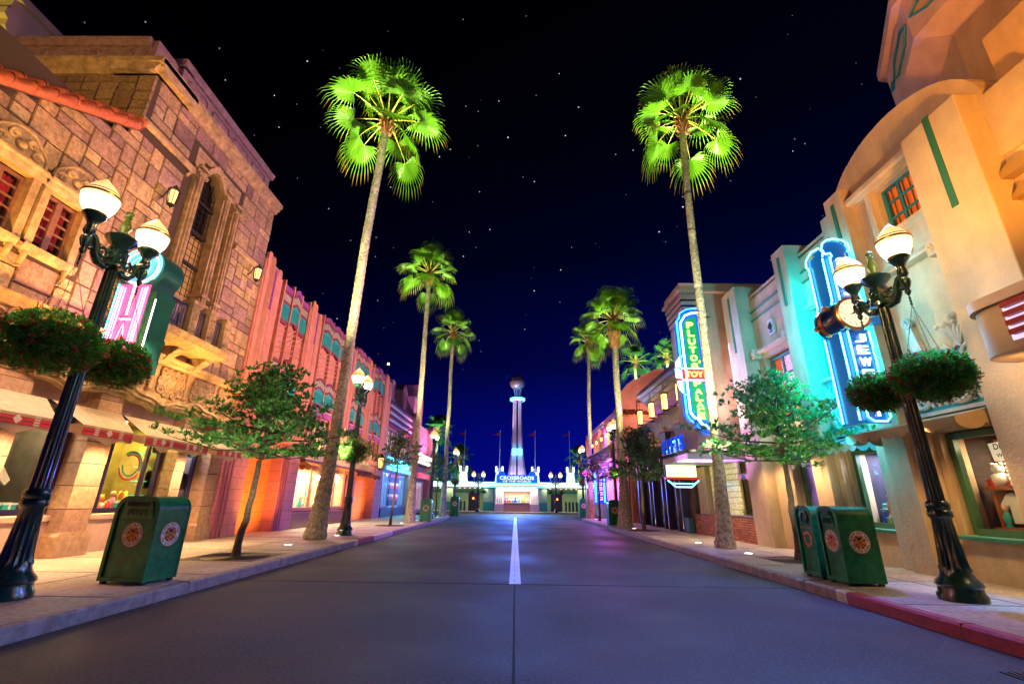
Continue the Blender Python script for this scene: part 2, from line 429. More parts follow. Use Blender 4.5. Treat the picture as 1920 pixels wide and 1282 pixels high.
def street_tree(x, y, hgt, rad, trunk_top, seed, label, lean=(0, 0), cols=GREENS, dens=1.0, cx=(0, 0), group=None, size=.11, flat=.55):
    r_ = random.Random(seed)
    t = thing('street_tree', label, 'tree', (x, y, .15), group)
    tb = MB(); top = Vector((x+lean[0], y+lean[1], .15+trunk_top))
    pts = [Vector((x, y, .14)) + (top-Vector((x, y, .15)))*(i/8) + Vector((r_.gauss(0, .018), r_.gauss(0, .018), 0)) for i in range(9)]
    r0 = .075 if rad > 1.2 else .06
    tb.tube(pts, [r0*1.35]+[r0*(1-.3*i/8)*(1.0+.12*r_.random()) for i in range(1, 9)], 10)
    cb = MB(); levels = 5 if rad > 1.2 else 4
    cen = Vector((x+lean[0]+cx[0], y+lean[1]+cx[1], 0))
    zt = .15+hgt
    tips = []
    nb = int(15*dens)
    for i in range(nb):
        f = (i+.5)/nb; a = i*2.4 + r_.uniform(-.3, .3)
        fq = (math.floor(f*5)+.5)/5*.75 + f*.25; zl = top.z + (zt-top.z)*fq*.97
        rr = rad*(.78+.35*math.sin(PI*min(1, f*1.5))-.62*f**2)*r_.uniform(.6, 1.15)
        end = Vector((cen.x + math.cos(a)*rr, cen.y + math.sin(a)*rr, zl + rad*.12*r_.uniform(-.3, 1)))
        st_ = top + Vector((0, 0, (zt-top.z)*f*.55)); st_.x += (cen.x-top.x)*f; st_.y += (cen.y-top.y)*f
        if i == 0: tb.tube([top, Vector((cen.x, cen.y, top.z+(zt-top.z)*.8))], [r0*.75, .012], 7)
        mid = st_.lerp(end, .5) + Vector((0, 0, -.06*rad + r_.uniform(-.05, .05)))
        tb.tube([st_, mid, end], [.024, .016, .007], 5)
        for j in range(int(13*dens)):
            g_ = r_.uniform(.3, 1.05); base = st_.lerp(end, g_) if g_ > .5 else st_.lerp(mid, g_*2)
            tw = base + Vector((r_.gauss(0, .22*rad*.6), r_.gauss(0, .22*rad*.6), abs(r_.gauss(0, .065))*(.5+flat)))
            if j % 3 == 0: tb.tube([base, tw], [.006, .003], 4)
            for _ in range(4):
                q = tw + Vector((r_.gauss(0, .08), r_.gauss(0, .08), r_.gauss(0, .03)))
                spray(cb, q, (r_.gauss(0, .7), r_.gauss(0, .7), 1.0), 7, size, cols, r_)
    tb.build('trunk', BARK, t, smooth=60); cb.build('crown', LEAF, t, recalc=False)
    return t
GRATE = mat('tree_grate_iron', (.10, .07, .05), .55, .4, var=.2, vs=20)
def tree_grate(x, y, label, s=.75):
    m = MB(); m.box(x-s, x+s, y-s, y+s, .15, .154)
    for k in range(9):
        r1 = .16 + k*.065
        pts = [(x+r1*math.cos(2*PI*i/28), y+r1*math.sin(2*PI*i/28), .156) for i in range(28)]
        m.tube(pts, .011, 4, True)
    tag(m.build('tree_grate', GRATE), label, 'tree grate', 'tree grates set in the sidewalks')

street_tree(-5.96, 10.67, 4.25, 1.72, 2.0, 3, 'small street tree with a broad layered green crown beside the striped shop awnings', lean=(.18, 0), cx=(-.05, .1), dens=1.65, size=.12, group='small street trees')
street_tree(6.46, 11.46, 4.45, 1.75, 2.1, 9, 'small street tree with a broad green crown behind the pair of green bins', lean=(.05, 0), cx=(.0, .1), dens=1.65, size=.12, group='small street trees')
TL2 = [(.06, .18, .05), (.09, .22, .06), (.14, .16, .06)]
street_tree(-5.95, 23.42, 4.5, 1.1, 2.6, 15, 'slim young tree in front of the red and white striped diner', lean=(.1, 0), cols=TL2, dens=1.1, size=.1, group='small street trees', flat=.9)
street_tree(5.82, 22.3, 4.6, 1.55, 2.1, 21, 'dark rounded tree in front of the dark plank facade', lean=(.05, 0), cols=[(.03, .12, .06), (.05, .16, .06), (.09, .08, .04)], dens=1.65, size=.12, group='small street trees', flat=.9)
street_tree(5.63, 32.57, 4.3, 1.45, 2.4, 27, 'dark green tree in front of the blue neon under the iron balcony', cols=[(.04, .09, .05), (.06, .12, .05)], dens=1.0, size=.13, group='small street trees', flat=.9)
street_tree(-5.92, 36.5, 4.6, 1.2, 2.4, 33, 'young green tree in front of the pale pink slab towers', cols=TL2, dens=1.0, size=.13, group='small street trees', flat=.9)
tree_grate(-5.96, 10.67, 'brown iron tree grate under the tree by the striped awnings')
tree_grate(6.46, 11.46, 'iron tree grate behind the pair of green bins', .7)
tree_grate(-5.95, 23.42, 'iron tree grate under the slim tree by the striped diner', .6)
tree_grate(5.82, 22.3, 'iron tree grate under the dark rounded tree by the plank facade', .6)

# ------------------------------------------------------------------ palms
PTRUNK = mat('palm_trunk', (.48, .40, .30), .85, var=.45, vs=11, bump=.9, bs=22, var2=(1.2, .2))
PLEAF = mat('palm_leaf', attr=True, rough=.4, trans=.3)
BOOT = mat('palm_boots', (.32, .12, .05), .9, var=.4, vs=12, bump=.8, bs=20)
def fan(mb, base, d, size, r_, droop, cols, nseg=26, tipdry=.15):
    """fan leaf: palmate blade of narrow folded segments whose tips droop"""
    d = Vector(d).normalized(); up_ = Vector((0, 0, 1)); sd = d.cross(up_)
    sd = sd.normalized() if sd.length > .05 else Vector((1, 0, 0)); nrm = sd.cross(d).normalized()
    span = R(250)
    k0 = r_.uniform(.65, 1.3)
    for i in range(nseg):
        a = -span/2 + span*(i+.5)/nseg
        u = d*math.cos(a) + sd*math.sin(a)
        L = size*(1-.28*abs(a/(span/2))**2)*r_.uniform(.9, 1.06)
        w_ = span/nseg*.5
        u1 = d*math.cos(a-w_) + sd*math.sin(a-w_); u2 = d*math.cos(a+w_) + sd*math.sin(a+w_)
        cup = nrm*(.22*abs(math.sin(a)))
        b = Vector(base)
        m1 = b + u1*L*.55 + cup*L*.4 + Vector((0, 0, -droop*.10*L)); m2 = b + u2*L*.55 + cup*L*.4 + Vector((0, 0, -droop*.10*L))
        mc = b + u*L*.58 + cup*L*.4 - nrm*L*.035 + Vector((0, 0, -droop*.10*L))
        q = b + u*L*.82 + cup*L*.4 + Vector((0, 0, -droop*.38*L)); qs = u.cross(nrm)*L*.022
        tp = b + u*L*.98 + cup*L*.3 + Vector((0, 0, -droop*.85*L*r_.uniform(.8, 1.2)))
        kk = k0*r_.uniform(.85, 1.15); c1 = tuple(x*kk for x in cols[0]); c2 = tuple(x*kk for x in (cols[2] if r_.random() < tipdry else cols[1]))
        mb.add([b, m1, mc, m2], [(0, 1, 2), (0, 2, 3)], col=c1)
        mb.add([m1, mc, m2, q+qs, q-qs, tp], [(0, 1, 3), (1, 2, 4), (1, 4, 3)], col=c1)
        mb.add([q+qs, q-qs, tp], [(0, 1, 2)], col=c2)
def palm(name, base, top, r0, r1, crown_r, seed, label, group=None, nfr=34, cols=((.13, .34, .012), (.22, .40, .015), (.50, .32, .04)), boots=1.0, curve=(0, 0), ring=.13, nseg=26, path=()):
    r_ = random.Random(seed)
    t = thing(name, label, 'palm tree', base, group)
    b = Vector(base); tp = Vector(top); n = int((tp-b).length/ring)
    pts = []; rad = []
    for i in range(n+1):
        f = i/n; p = b.lerp(tp, f); s_ = math.sin(PI*f); p.x += curve[0]*s_ + .02*math.sin(f*17+seed); p.y += curve[1]*s_
        for (xa, za), (xb, zb) in zip(path[:-1], path[1:]):
            if za <= p.z <= zb: p.x = xa+(xb-xa)*(p.z-za)/(zb-za)
        flare = .95*math.exp(-f*n*ring/1.1)
        rr = r1*(.95+.25*(1-f)) + (r0-1.2*r1)*math.exp(-f*n*ring/1.2)
        rr *= 1 + (.06 if i % 2 else -.04) + r_.uniform(-.03, .03)
        pts.append(p); rad.append(rr)
    tb = MB(); tb.tube(pts, rad, 14); tb.build('trunk', PTRUNK, t, smooth=80)
    bb = MB(); hb = .9*boots
    bb.tube([tp-Vector((0, 0, hb)), tp-Vector((0, 0, hb*.5)), tp+Vector((0, 0, .12))], [r1*1.15, r1*1.7*min(1.4, boots), r1*1.3], 12)
    for i in range(int(46*boots)):
        a = i*2.4; z = -hb + (hb+.1)*i/(46*boots); rr = r1*1.3
        p = tp + Vector((math.cos(a)*rr, math.sin(a)*rr, z)); o = Vector((math.cos(a), math.sin(a), .9)).normalized()
        bb.tube([p, p+o*.18*r_.uniform(.7, 1.5)], [.035, .012], 5)
    bb.build('leaf_bases', BOOT, t)
    cb = MB(); pb = MB()
    for i in range(nfr):
        a = i*2.399963 + r_.uniform(-.2, .2); f = i/nfr
        el = (R(84) - (f/.8)**1.2*R(78) if f < .8 else R(-12) - (f-.8)*R(170)) + r_.uniform(-.14, .14)          # from upright to hanging
        pet = crown_r*.52*r_.uniform(.75, 1.12)
        d = Vector((math.cos(a)*math.cos(el), math.sin(a)*math.cos(el), math.sin(el)))
        dr_ = (.12 + .85*f*f)
        p0 = tp + Vector((math.cos(a)*r1*.7, math.sin(a)*r1*.7, .05-.25*f))
        path = [p0 + d*pet*s_ + Vector((0, 0, -dr_*pet*.30*s_*s_)) for s_ in (0, .35, .7, 1)]
        pb.tube(path, [.034, .026, .02, .014], 5)
        tang = (path[-1]-path[-2]).normalized(); tang.z -= .45*dr_*dr_
        fan(cb, path[-1], tang, crown_r*.46*r_.uniform(.85, 1.12), r_, dr_, cols, nseg, .12+.5*(f > .7))
    pb.build('leaf_stalks', mat('palm_stalk', (.45, .42, .06), .5), t)
    cb.build('crown', PLEAF, t, recalc=False)
    return t
GP = 'tall fan palms lining the street'
palm('fan_palm', (-6.2, 15.36, .15), (-5.6, 15.36, 16.75), .36, .155, 2.75, 1, 'tallest fan palm, leaning in front of the pink facade', GP, nfr=27, path=((-6.21, .15), (-6.08, 1.9), (-5.99, 4.3), (-5.91, 7.4), (-5.85, 10.7), (-5.77, 12.7), (-5.67, 14.6), (-5.6, 16.8)))
palm('fan_palm', (5.97, 14.23, .15), (6.4, 14.23, 15.75), .29, .122, 2.35, 2, 'fan palm with mottled trunk standing before the tall green neon sign', GP, nfr=25, path=((5.98, .15), (6.07, 2.0), (6.14, 4.9), (6.19, 7.4), (6.22, 10.4), (6.28, 12.7), (6.4, 15.8)))
palm('fan_palm', (-5.9, 27.47, .15), (-5.87, 27.47, 15.8), .34, .14, 2.3, 3, 'fan palm standing by the red and white striped diner', GP, nfr=28, path=((-5.9, .15), (-5.86, 4), (-5.84, 8), (-5.86, 12), (-5.87, 15.8)))
palm('fan_palm', (-5.43, 36.7, .15), (-5.42, 36.7, 15.0), .32, .14, 2.25, 4, 'tall fan palm before the pale pink slab towers', GP, nfr=25)
palm('fan_palm', (5.68, 25.38, .15), (5.74, 25.38, 11.7), .40, .17, 2.2, 5, 'fan palm with a thick basket of old leaf stubs under its crown', GP, nfr=28, boots=2.1)
palm('fan_palm', (5.62, 36.34, .15), (6.0, 36.34, 14.1), .32, .13, 2.0, 6, 'slender fan palm near the thin black and white striped pole', GP, nfr=25)
FARC = ((.03, .12, .03), (.04, .13, .03), (.1, .1, .03))
for i, (x, y, z, cr_, lb) in enumerate([(12.1, 45, 15.0, 2.2, 'palm behind the curved mission gable, nearer of two'), (15.4, 45, 15.6, 2.1, 'palm just left of the tall green neon sign, behind the gable'),
        (-8.3, 70, 7.2, 2.6, 'low palm behind the left wing of the entrance gate'), (9.4, 70, 7.4, 2.6, 'low palm behind the right wing of the entrance gate'), (-11.5, 68, 11.0, 2.9, 'palm behind the far pink towers at the end of the left row')]):
    palm('fan_palm', (x, y, -.02), (x, y, z), .26, .15, cr_, 40+i, lb, 'distant palms beyond the buildings', nfr=24, cols=FARC, ring=.3, nseg=18)
# ------------------------------------------------------------------ street lamps
GLOBE = None
def make_globe_mat():
    m = bpy.data.materials.new('lamp_globe_glass'); m.use_nodes = True; n = m.node_tree.nodes; l = m.node_tree.links
    p = n['Principled BSDF']; p.inputs['Base Color'].default_value = (.9, .8, .55, 1); p.inputs['Roughness'].default_value = .25
    t = n.new('ShaderNodeTexCoord'); s = n.new('ShaderNodeSeparateXYZ'); l.new(t.outputs['Object'], s.inputs[0])
    # the bulb sits low in the globe: the milky glass is brightest near it
    vm = n.new('ShaderNodeVectorMath'); vm.operation = 'LENGTH'; l.new(t.outputs['Object'], vm.inputs[0])
    mr = n.new('ShaderNodeMapRange'); mr.inputs[1].default_value = .19; mr.inputs[2].default_value = .31; mr.inputs[3].default_value = 1; mr.inputs[4].default_value = 0
    l.new(vm.outputs['Value'], mr.inputs[0])
    mx = n.new('ShaderNodeMix'); mx.data_type = 'RGBA'; mx.inputs['A'].default_value = (1, .60, .20, 1); mx.inputs['B'].default_value = (1, .84, .5, 1)
    l.new(mr.outputs[0], mx.inputs['Factor']); l.new(mx.outputs['Result'], p.inputs['Emission Color'])
    mr2 = n.new('ShaderNodeMapRange'); mr2.inputs[3].default_value = .95; mr2.inputs[4].default_value = 2.6; l.new(mr.outputs[0], mr2.inputs[0])
    l.new(mr2.outputs[0], p.inputs['Emission Strength']); return m
GLOBE = make_globe_mat()
BRASS = mat('lamp_brass_band', (.45, .26, .06), .3, .7)
WARM = (1, .72, .36)
def lamp_arms(t, base, ztop, rot):
    """two scrolled arms with brackets, cups and acorn globes; rot = direction of the arms"""
    bx, by = base; ca, sa = math.cos(rot), math.sin(rot)
    for sg in (1, -1):
        T = lambda a, z, o=0: (bx + ca*a*sg - sa*o, by + sa*a*sg + ca*o, z)
        am = MB()
        path = [(.06, ztop-.52), (.16, ztop-.60), (.27, ztop-.58), (.35, ztop-.48), (.36, ztop-.36), (.42, ztop-.27), (.52, ztop-.24)]
        am.tube([T(a, z) for a, z in path], [.05, .055, .06, .055, .05, .05, .05], 8)
        sp = spiral(.22, ztop-.42, .115, 1.4, -PI/2, 1, .25, 16)
        am.tube([T(a, z) for a, z in sp], .026, 6)
        sp = spiral(.47, ztop-.40, .075, 1.3, PI, 1, .25, 14)
        am.tube([T(a, z) for a, z in sp], .02, 6)
        c = T(.52, 0); c = (c[0], c[1], 0)
        am.lathe([(.005, ztop-.60), (.028, ztop-.575), (.045, ztop-.53), (.03, ztop-.49), (.05, ztop-.46), (.075, ztop-.38), (.07, ztop-.32), (.045, ztop-.29), (.06, ztop-.26), (.075, ztop-.24),
                  (.07, ztop-.18), (.055, ztop-.12), (.075, ztop-.07), (.12, ztop-.0), (.15, ztop+.03), (.15, ztop+.055), (.13, ztop+.06), (.02, ztop+.06)], c, 18, flute=(lambda z: ztop-.56 < z < ztop-.02, .16))
        ar = am.build('arm', LAMPGREEN, t, smooth=50)
        gc = (c[0], c[1], ztop+.06+.17)
        gm = MB(); gm.lathe([(.115, -.17), (.16, -.13), (.205, -.04), (.228, .06), (.235, .13), (.226, .16), (.19, .235), (.135, .31), (.075, .37), (.035, .415), (.005, .45)], (0, 0, 0), 28)
        go = gm.build('globe', GLOBE, None, smooth=60); go.parent = t; go.location = (gc[0]-ORG[t.name][0], gc[1]-ORG[t.name][1], gc[2])
        go.location.z -= ORG[t.name][2]
        bn = MB(); bn.lathe([(.232, .115), (.243, .12), (.243, .15), (.226, .16)], gc, 28); bn.lathe([(.214, .178), (.222, .182), (.212, .2), (.204, .2)], gc, 28); bn.lathe([(.118, -.175), (.135, -.16), (.13, -.14), (.118, -.14)], gc, 24)
        bn.lathe([(.012, .44), (.02, .46), (.006, .50)], gc, 8)
        bn.build('globe_band', BRASS, t, smooth=50)
        yield T(.52, ztop-.60), gc
def lamp_post(x, y, label, ztop=5.18, rot=PI/2, group='twin globe street lamps', r=.80, en=125, arms=True):
    t = thing('street_lamp', label, 'street lamp', (x, y, .15), group)
    b = MB()
    prof = [(.34, .15), (.34, .22), (.31, .25), (.30, .31), (.33, .34), (.31, .38), (.25, .43), (.215, .50), (.225, .54), (.20, .58), (.185, .70), (.16, .95), (.145, 1.18), (.165, 1.2), (.18, 1.22), (.18, 1.27), (.165, 1.3), (.178, 1.34), (.178, 1.38), (.15, 1.42)]
    b.lathe([(q*r, z) for q, z in prof], (x, y, 0), 32, flute=(lambda z: .53 < z < 1.15 or 1.27 < z < 1.31, .13))
    b.build('base', LAMPGREEN, t, smooth=45)
    zt = ztop-.42
    p = MB(); p.lathe([(.128*r, 1.40), (.118*r, 2.2), (.098*r, zt-.3), (.095*r, zt-.14)], (x, y, 0), 32, flute=(lambda z: True, .10))
    p.build('pole', LAMPGREEN, t, smooth=35)
    h = MB()
    h.lathe([(.10, zt-.16), (.17, zt-.13), (.17, zt-.09), (.12, zt-.06)], (x, y, 0), 24)
    h.box(x-.1, x+.1, y-.1, y+.1, zt-.06, zt+.16)
    for a in range(4):
        ca, sa = math.cos(a*PI/2), math.sin(a*PI/2)
        ring = [(x+ca*.105-sa*.055*math.cos(q), y+sa*.105+ca*.055*math.cos(q), zt+.05+.055*math.sin(q)) for q in [2*PI*i/14 for i in range(14)]]
        h.tube(ring, .012, 5, True)
    h.lathe([(.11, zt+.16), (.13, zt+.19), (.10, zt+.22), (.17, zt+.30), (.215, zt+.36), (.21, zt+.385), (.10, zt+.42), (.07, zt+.43)], (x, y, 0), 24, flute=(lambda z: zt+.23 < z < zt+.38, .14))
    h.build('hub', LAMPGREEN, t, smooth=45)
    f = MB(); f.lathe([(.07, zt+.43), (.095, zt+.46), (.05, zt+.49), (.05, zt+.51), (.078, zt+.56), (.08, zt+.60), (.05, zt+.68), (.032, zt+.74), (.055, zt+.76), (.032, zt+.785), (.058, zt+.82), (.05, zt+.86), (.01, zt+.885)], (x, y, 0), 20)
    f.build('finial', mat('finial_green', (.07, .12, .02), .3, var=.1), t, smooth=50)
    hooks = list(lamp_arms(t, (x, y), ztop, rot))
    for hk, gc in hooks:
        lightobj('POINT', (gc[0], gc[1], gc[2]), en, WARM, .26, name='lamp_light').parent = None
    return t, hooks
CHAIN = mat('basket_chain', (.06, .05, .04), .4, .6)
FGR = [(.05, .36, .05), (.08, .46, .06), (.04, .26, .04), (.16, .5, .06)]
def basket(x, y, z, hookz, rad, seed, label, group='hanging flower baskets', purple=.0, n=1500):
    r_ = random.Random(seed)
    t = thing('hanging_basket', label, 'flower basket', (x, y, z-rad*.55), group)
    ch = MB()
    ch.tube([(x, y, hookz), (x, y, hookz-.16)], .009, 5)
    for k in range(3): ch.tube([(x+.018*math.cos(q), y+.0*math.sin(q), hookz-.04-.05*k+.022*math.sin(q)) for q in [2*PI*i/10 for i in range(10)]], .006, 4, True)
    for k in range(3):
        a = k*2*PI/3 + .5; e = Vector((x+rad*.62*math.cos(a), y+rad*.62*math.sin(a), z+rad*.12)); s_ = Vector((x, y, hookz-.16)); m = int((e-s_).length/.045)
        for i in range(m):
            p, q = s_.lerp(e, i/m), s_.lerp(e, (i+.95)/m)
            off = Vector((.007, 0, 0)) if i % 2 else Vector((0, .007, 0)); ch.tube([p-off, (p+q)/2+off, q-off], .0048, 4)
    ch.build('chain', CHAIN, t)
    bw = MB(); bw.lathe([(.02, z-rad*.55), (rad*.45, z-rad*.42), (rad*.72, z-rad*.12), (rad*.7, z+rad*.12), (rad*.4, z+rad*.35), (.02, z+rad*.42)], (x, y, 0), 16); bw.build('planter_bowl', mat('coir_liner', (.1, .06, .03), .9), t, smooth=60)
    lm = MB(); fl = MB(); RED = [(.6, .02, .04), (.75, .04, .05), (.5, .02, .08)]; PUR = [(.22, .05, .35), (.3, .1, .45)]
    for i in range(n):
        u = r_.random()*2*PI; v = math.acos(r_.uniform(-1, 1)); s_ = r_.uniform(.86, 1.01)
        if r_.random() < .25: s_ = r_.uniform(.5, .8)
        d = Vector((math.sin(v)*math.cos(u), math.sin(v)*math.sin(u), math.cos(v)))
        k = 1 + .05*math.sin(3*u+seed) + .04*math.sin(5*v+u*2+seed)
        p = Vector((x, y, z)) + Vector((d.x*rad*s_*k, d.y*rad*s_*k, d.z*rad*(.68 if d.z > 0 else .74)*s_*k))
        leafpatch(lm, p, 6, .05, .029, FGR, r_=r_)
        if r_.random() < .12 and s_ > .8:
            pu = r_.random() < purple + (.45 if d.z > .35 else 0)
            o = (d + Vector((r_.gauss(0, .5), r_.gauss(0, .5), r_.gauss(0, .5)))).normalized()
            if pu: leafpatch(fl, p+d*.02, 4, .03, .02, PUR, r_=r_)
            else: fl.tube([p, p+o*.045, p+o*.09], [.007, .012, .005], 4, col=r_.choice(RED))
    for i in range(int(n*.10)):   # trailing stems under the bowl
        u = r_.random()*2*PI; q = r_.uniform(.2, .95)*rad; p = Vector((x+q*math.cos(u), y+q*math.sin(u), z-rad*.45*(1-(q/rad)**2)**.5))
        L_ = r_.uniform(.12, .36)*rad
        for j in range(5): leafpatch(lm, p-Vector((0, 0, L_*j/4+.02)), 3, .035, .028, [(.12, .24, .03), (.08, .2, .03)], r_=r_)
    lm.build('foliage', mat('basket_leaf', attr=True, rough=.5, trans=.5), t, recalc=False); tag(fl.build('flowers', mat('basket_flower', attr=True, rough=.5, trans=.2), t, recalc=False), kind='stuff')
    return t
tL, hL = lamp_post(-6.2, 6.22, 'big twin globe lamp post standing before the striped awnings of the stone building')
tR, hR = lamp_post(6.07, 7.03, 'big twin globe lamp post standing beside the red painted kerb', ztop=5.02)
for (hk, gc), lb, s_ in zip(hL, ['basket on the nearer globe arm of the lamp by the striped awnings', 'basket on the farther globe arm of the lamp by the striped awnings'], (3, 4)):
    basket(hk[0], hk[1], 3.30, hk[2], .57 if s_ == 4 else .48, s_, 'purple topped flower ' + lb, purple=.1, n=2100)
for (hk, gc), lb, s_ in zip(hR, ['basket on the farther globe arm of the lamp by the red kerb', 'basket on the nearer globe arm of the lamp by the red kerb'], (5, 6)):
    basket(hk[0], hk[1], 3.16, hk[2], .48 if s_ == 6 else .44, s_, 'red flowered ' + lb, purple=0, n=2100)
t2, h2 = lamp_post(-5.88, 17.04, 'twin globe lamp post in front of the pink facade with one big basket', ztop=5.3, en=110)
basket(-5.88, 17.04, 3.05, 3.9, .62, 8, 'round flower basket ringing the lamp post before the pink facade', n=1000)
for (x, y, zt, lb) in [(-5.75, 33.0, 5.3, 'twin globe lamp near the pale green bin and the pink towers'), (-5.5, 43.6, 5.2, 'twin globe lamp at the street corner past the pink towers'),
                       (5.75, 27.6, 5.3, 'twin globe lamp near the rounded green bin and the thick palm'), (5.9, 42.0, 5.4, 'twin globe lamp by the thin black and white striped pole')]:
    tt, hh = lamp_post(x, y, lb, ztop=zt, en=75)
for (x, y, lb) in [(-5.5, 43.6, 'dark ball of flowers on the corner lamp past the pink towers'), (5.9, 42.0, 'dark ball of flowers on the lamp by the striped pole'), (5.75, 27.6, 'ball of pink flowers on the lamp near the rounded green bin')]:
    basket(x, y, 2.95, 3.6, .5, int(y), lb, n=350)
for (x, lb) in [(-4.05, 'lamp before the left wing of the gate'), (4.4, 'lamp before the right wing of the gate')]:
    tt, hh = lamp_post(x, 52.3, 'twin globe ' + lb, ztop=3.7, rot=0, en=50, r=.7)
    for sg in (-1, 1):
        basket(x+sg*.62, 52.3, 2.25, 3.0, .36, int(90+sg+x), 'dark basket hung ' + ('left' if sg < 0 else 'right') + ' on the ' + lb, n=120)
# ------------------------------------------------------------------ litter bins
BG = {'dark': (.008, .05, .02), 'teal': (.006, .075, .05), 'light': (.03, .30, .06)}
BINM = mat('bin_green_paint', (.015, .22, .075), .28, var=.3, vs=7, coat=.1, spec=.35, bump=.08, bs=25, streak=.25)
ORANGE = mat('emblem_orange', (.85, .26, .03), .5); CREAM = mat('emblem_cream', (.9, .85, .72), .5); INK = mat('emblem_ink', (.012, .01, .01), .5)
def litter_bin(x, y, rot, w_, d_, h, label, kind='push', mt=None, emblems=('front', 'side'), group='green litter bins'):
    """centre x,y; local -Y is the flap face; arched profile across X, swept along Y"""
    t = thing('litter_bin', label, 'litter bin', (x, y, .15), group); t.rotation_euler = (0, 0, rot)
    ORG[t.name] = (0, 0, 0); mt = mt or BINM
    hw, hd = w_/2, d_/2; rr = min(.2, w_*.32)
    def arch(e, b=0.04, top=0.0):
        p = [(-hw-e, b)]
        for i in range(9): a = PI - PI/2*i/8; p.append((-hw+rr + (rr+e)*math.cos(a), h-rr + (rr+e)*math.sin(a)+top))
        for i in range(9): a = PI/2 - PI/2*i/8; p.append((hw-rr + (rr+e)*math.cos(a), h-rr + (rr+e)*math.sin(a)+top))
        return p + [(hw+e, b)]
    T = lambda a, z, d=0: (a, d, z)
    b = MB(); b.fprism(T, arch(0), -hd+.03, hd-.03)
    bo = b.build('body', mt, t, smooth=40)
    for yy in (-hd, hd-.035):
        fr = MB(); o_ = arch(.008); i_ = arch(-.045, .09)
        n_ = len(o_)
        # hoop: outer and inner arch joined
        vs = [T(a, z, yy) for a, z in o_] + [T(a, z, yy) for a, z in i_] + [T(a, z, yy+.035) for a, z in o_] + [T(a, z, yy+.035) for a, z in i_]
        fs = []
        for k in range(n_):
            j = (k+1) % n_
            fs += [(k, j, n_+j, n_+k), (2*n_+k, 2*n_+j, 3*n_+j, 3*n_+k), (k, j, 2*n_+j, 2*n_+k), (n_+k, n_+j, 3*n_+j, 3*n_+k)]
        fr.add(vs, fs); fr.build('end_hoop', mt, t, smooth=40)
    ft = MB()
    for sx in (-1, 1):
        for sy in (-1, 1): ft.box(sx*(hw-.05)-.03, sx*(hw-.05)+.03, sy*(hd-.06)-.03, sy*(hd-.06)+.03, 0, .045)
    ft.build('feet', BLACKMET, t, split=0.001)
    yf = -hd+.03
    tr = MB()     # panel joints with rivets
    tr.box(-hw+.045, hw-.045, yf-.004, yf, h-.335, h-.325)
    for sx in (-1, 1): tr.box(sx*hw-(.004 if sx > 0 else 0), sx*hw+(.004 if sx < 0 else 0)+(.0 if sx < 0 else 0), -hd+.06, hd-.06, h-rr-.05, h-rr-.045)
    for sx in (-1, 1):
        for k in range(7):
            for yy in (-hd+.05, hd-.05): tr.box(sx*(hw+.001)-.006, sx*(hw+.001)+.006, yy-.006, yy+.006, .12+k*.14, .132+k*.14)
    tr.build('seam_trim', mat('bin_seam', (.004, .02, .012), .4), t)
    if kind == 'push':
        fp = MB(); s_ = hw-.10
        fp.add([(-s_, yf-.006, h-.30), (s_, yf-.006, h-.30), (s_*.86, yf-.035, h-.06), (-s_*.86, yf-.035, h-.06), (-s_, yf, h-.30), (s_, yf, h-.30), (s_*.86, yf, h-.06), (-s_*.86, yf, h-.06)],
               [(0, 1, 2, 3), (0, 3, 7, 4), (1, 5, 6, 2), (2, 6, 7, 3), (0, 4, 5, 1)])
        fp.build('push_flap', mt, t)
        sl = MB()
        for k in range(13):
            a = -s_*.66 + k*s_*1.32/12; sl.box(a-.006, a+.006, yf-.043, yf-.03, h-.135, h-.075)
        put_text(sl, lambda a, z, d=0: (a, yf-.024-.10*(z-(h-.26))-d, z), 'PUSH', w=s_*1.15, h=.085, off=.01, depth=.012, cx=0, cz=h-.22)
        sl.build('flap_lettering', mat('flap_relief', (.02, .09, .04) if mt is BINM else (.06, .3, .1), .35), t)
    elif kind == 'recycle':
        hm = MB(); hm.lathe([(.115, 0), (.115, .02), (.085, .025), (.08, -.0)], (0, 0, 0), 24, T=lambda p: (p[0], yf-p[2], h-.19+p[1])); hm.build('hole_rim', mt, t, smooth=40)
        hl = MB(); hl.lathe([(.082, .0), (.082, .012)], (0, 0, 0), 24, T=lambda p: (p[0], yf-p[2], h-.19+p[1])); hl.build('opening', INK, t)
        rc = MB()
        for k in range(3):      # chasing arrows
            a0 = PI/2 + k*2*PI/3
            c_ = [(.10*math.cos(a0+q), .11*math.sin(a0+q)) for q in (-.75, -.2, .2, .75)]
            for i in range(3):
                (p, q), (u, v) = c_[i], c_[i+1]; L_ = math.hypot(u-p, v-q); nx, nz = -(v-q)/L_*.022, (u-p)/L_*.022
                rc.add([(p+nx, yf-.005, h-.55+q+nz), (p-nx, yf-.005, h-.55+q-nz), (u-nx, yf-.005, h-.55+v-nz), (u+nx, yf-.005, h-.55+v+nz)], [(0, 1, 2, 3)])
            (p, q), (u, v) = c_[2], c_[3]; L_ = math.hypot(u-p, v-q); dx, dz = (u-p)/L_, (v-q)/L_
            rc.add([(u-dz*.045, yf-.006, h-.55+v+dx*.045), (u+dz*.045, yf-.006, h-.55+v-dx*.045), (u+dx*.05, yf-.006, h-.55+v+dz*.05)], [(0, 1, 2)])
        put_text(rc, lambda a, z, d=0: (a, yf-.005, z), 'RECYCLING', w=hw*1.3, h=.035, off=.01, cx=0, cz=h-.36)
        rc.build('recycling_symbol', ORANGE, t, recalc=False)
    faces = []
    if 'front' in emblems: faces.append(lambda a, z, d=0: (a, yf-.004-d, z))
    if 'right' in emblems: faces.append(lambda a, z, d=0: (hw+.003+d, a, z))
    if 'left' in emblems: faces.append(lambda a, z, d=0: (-hw-.003-d, -a, z))
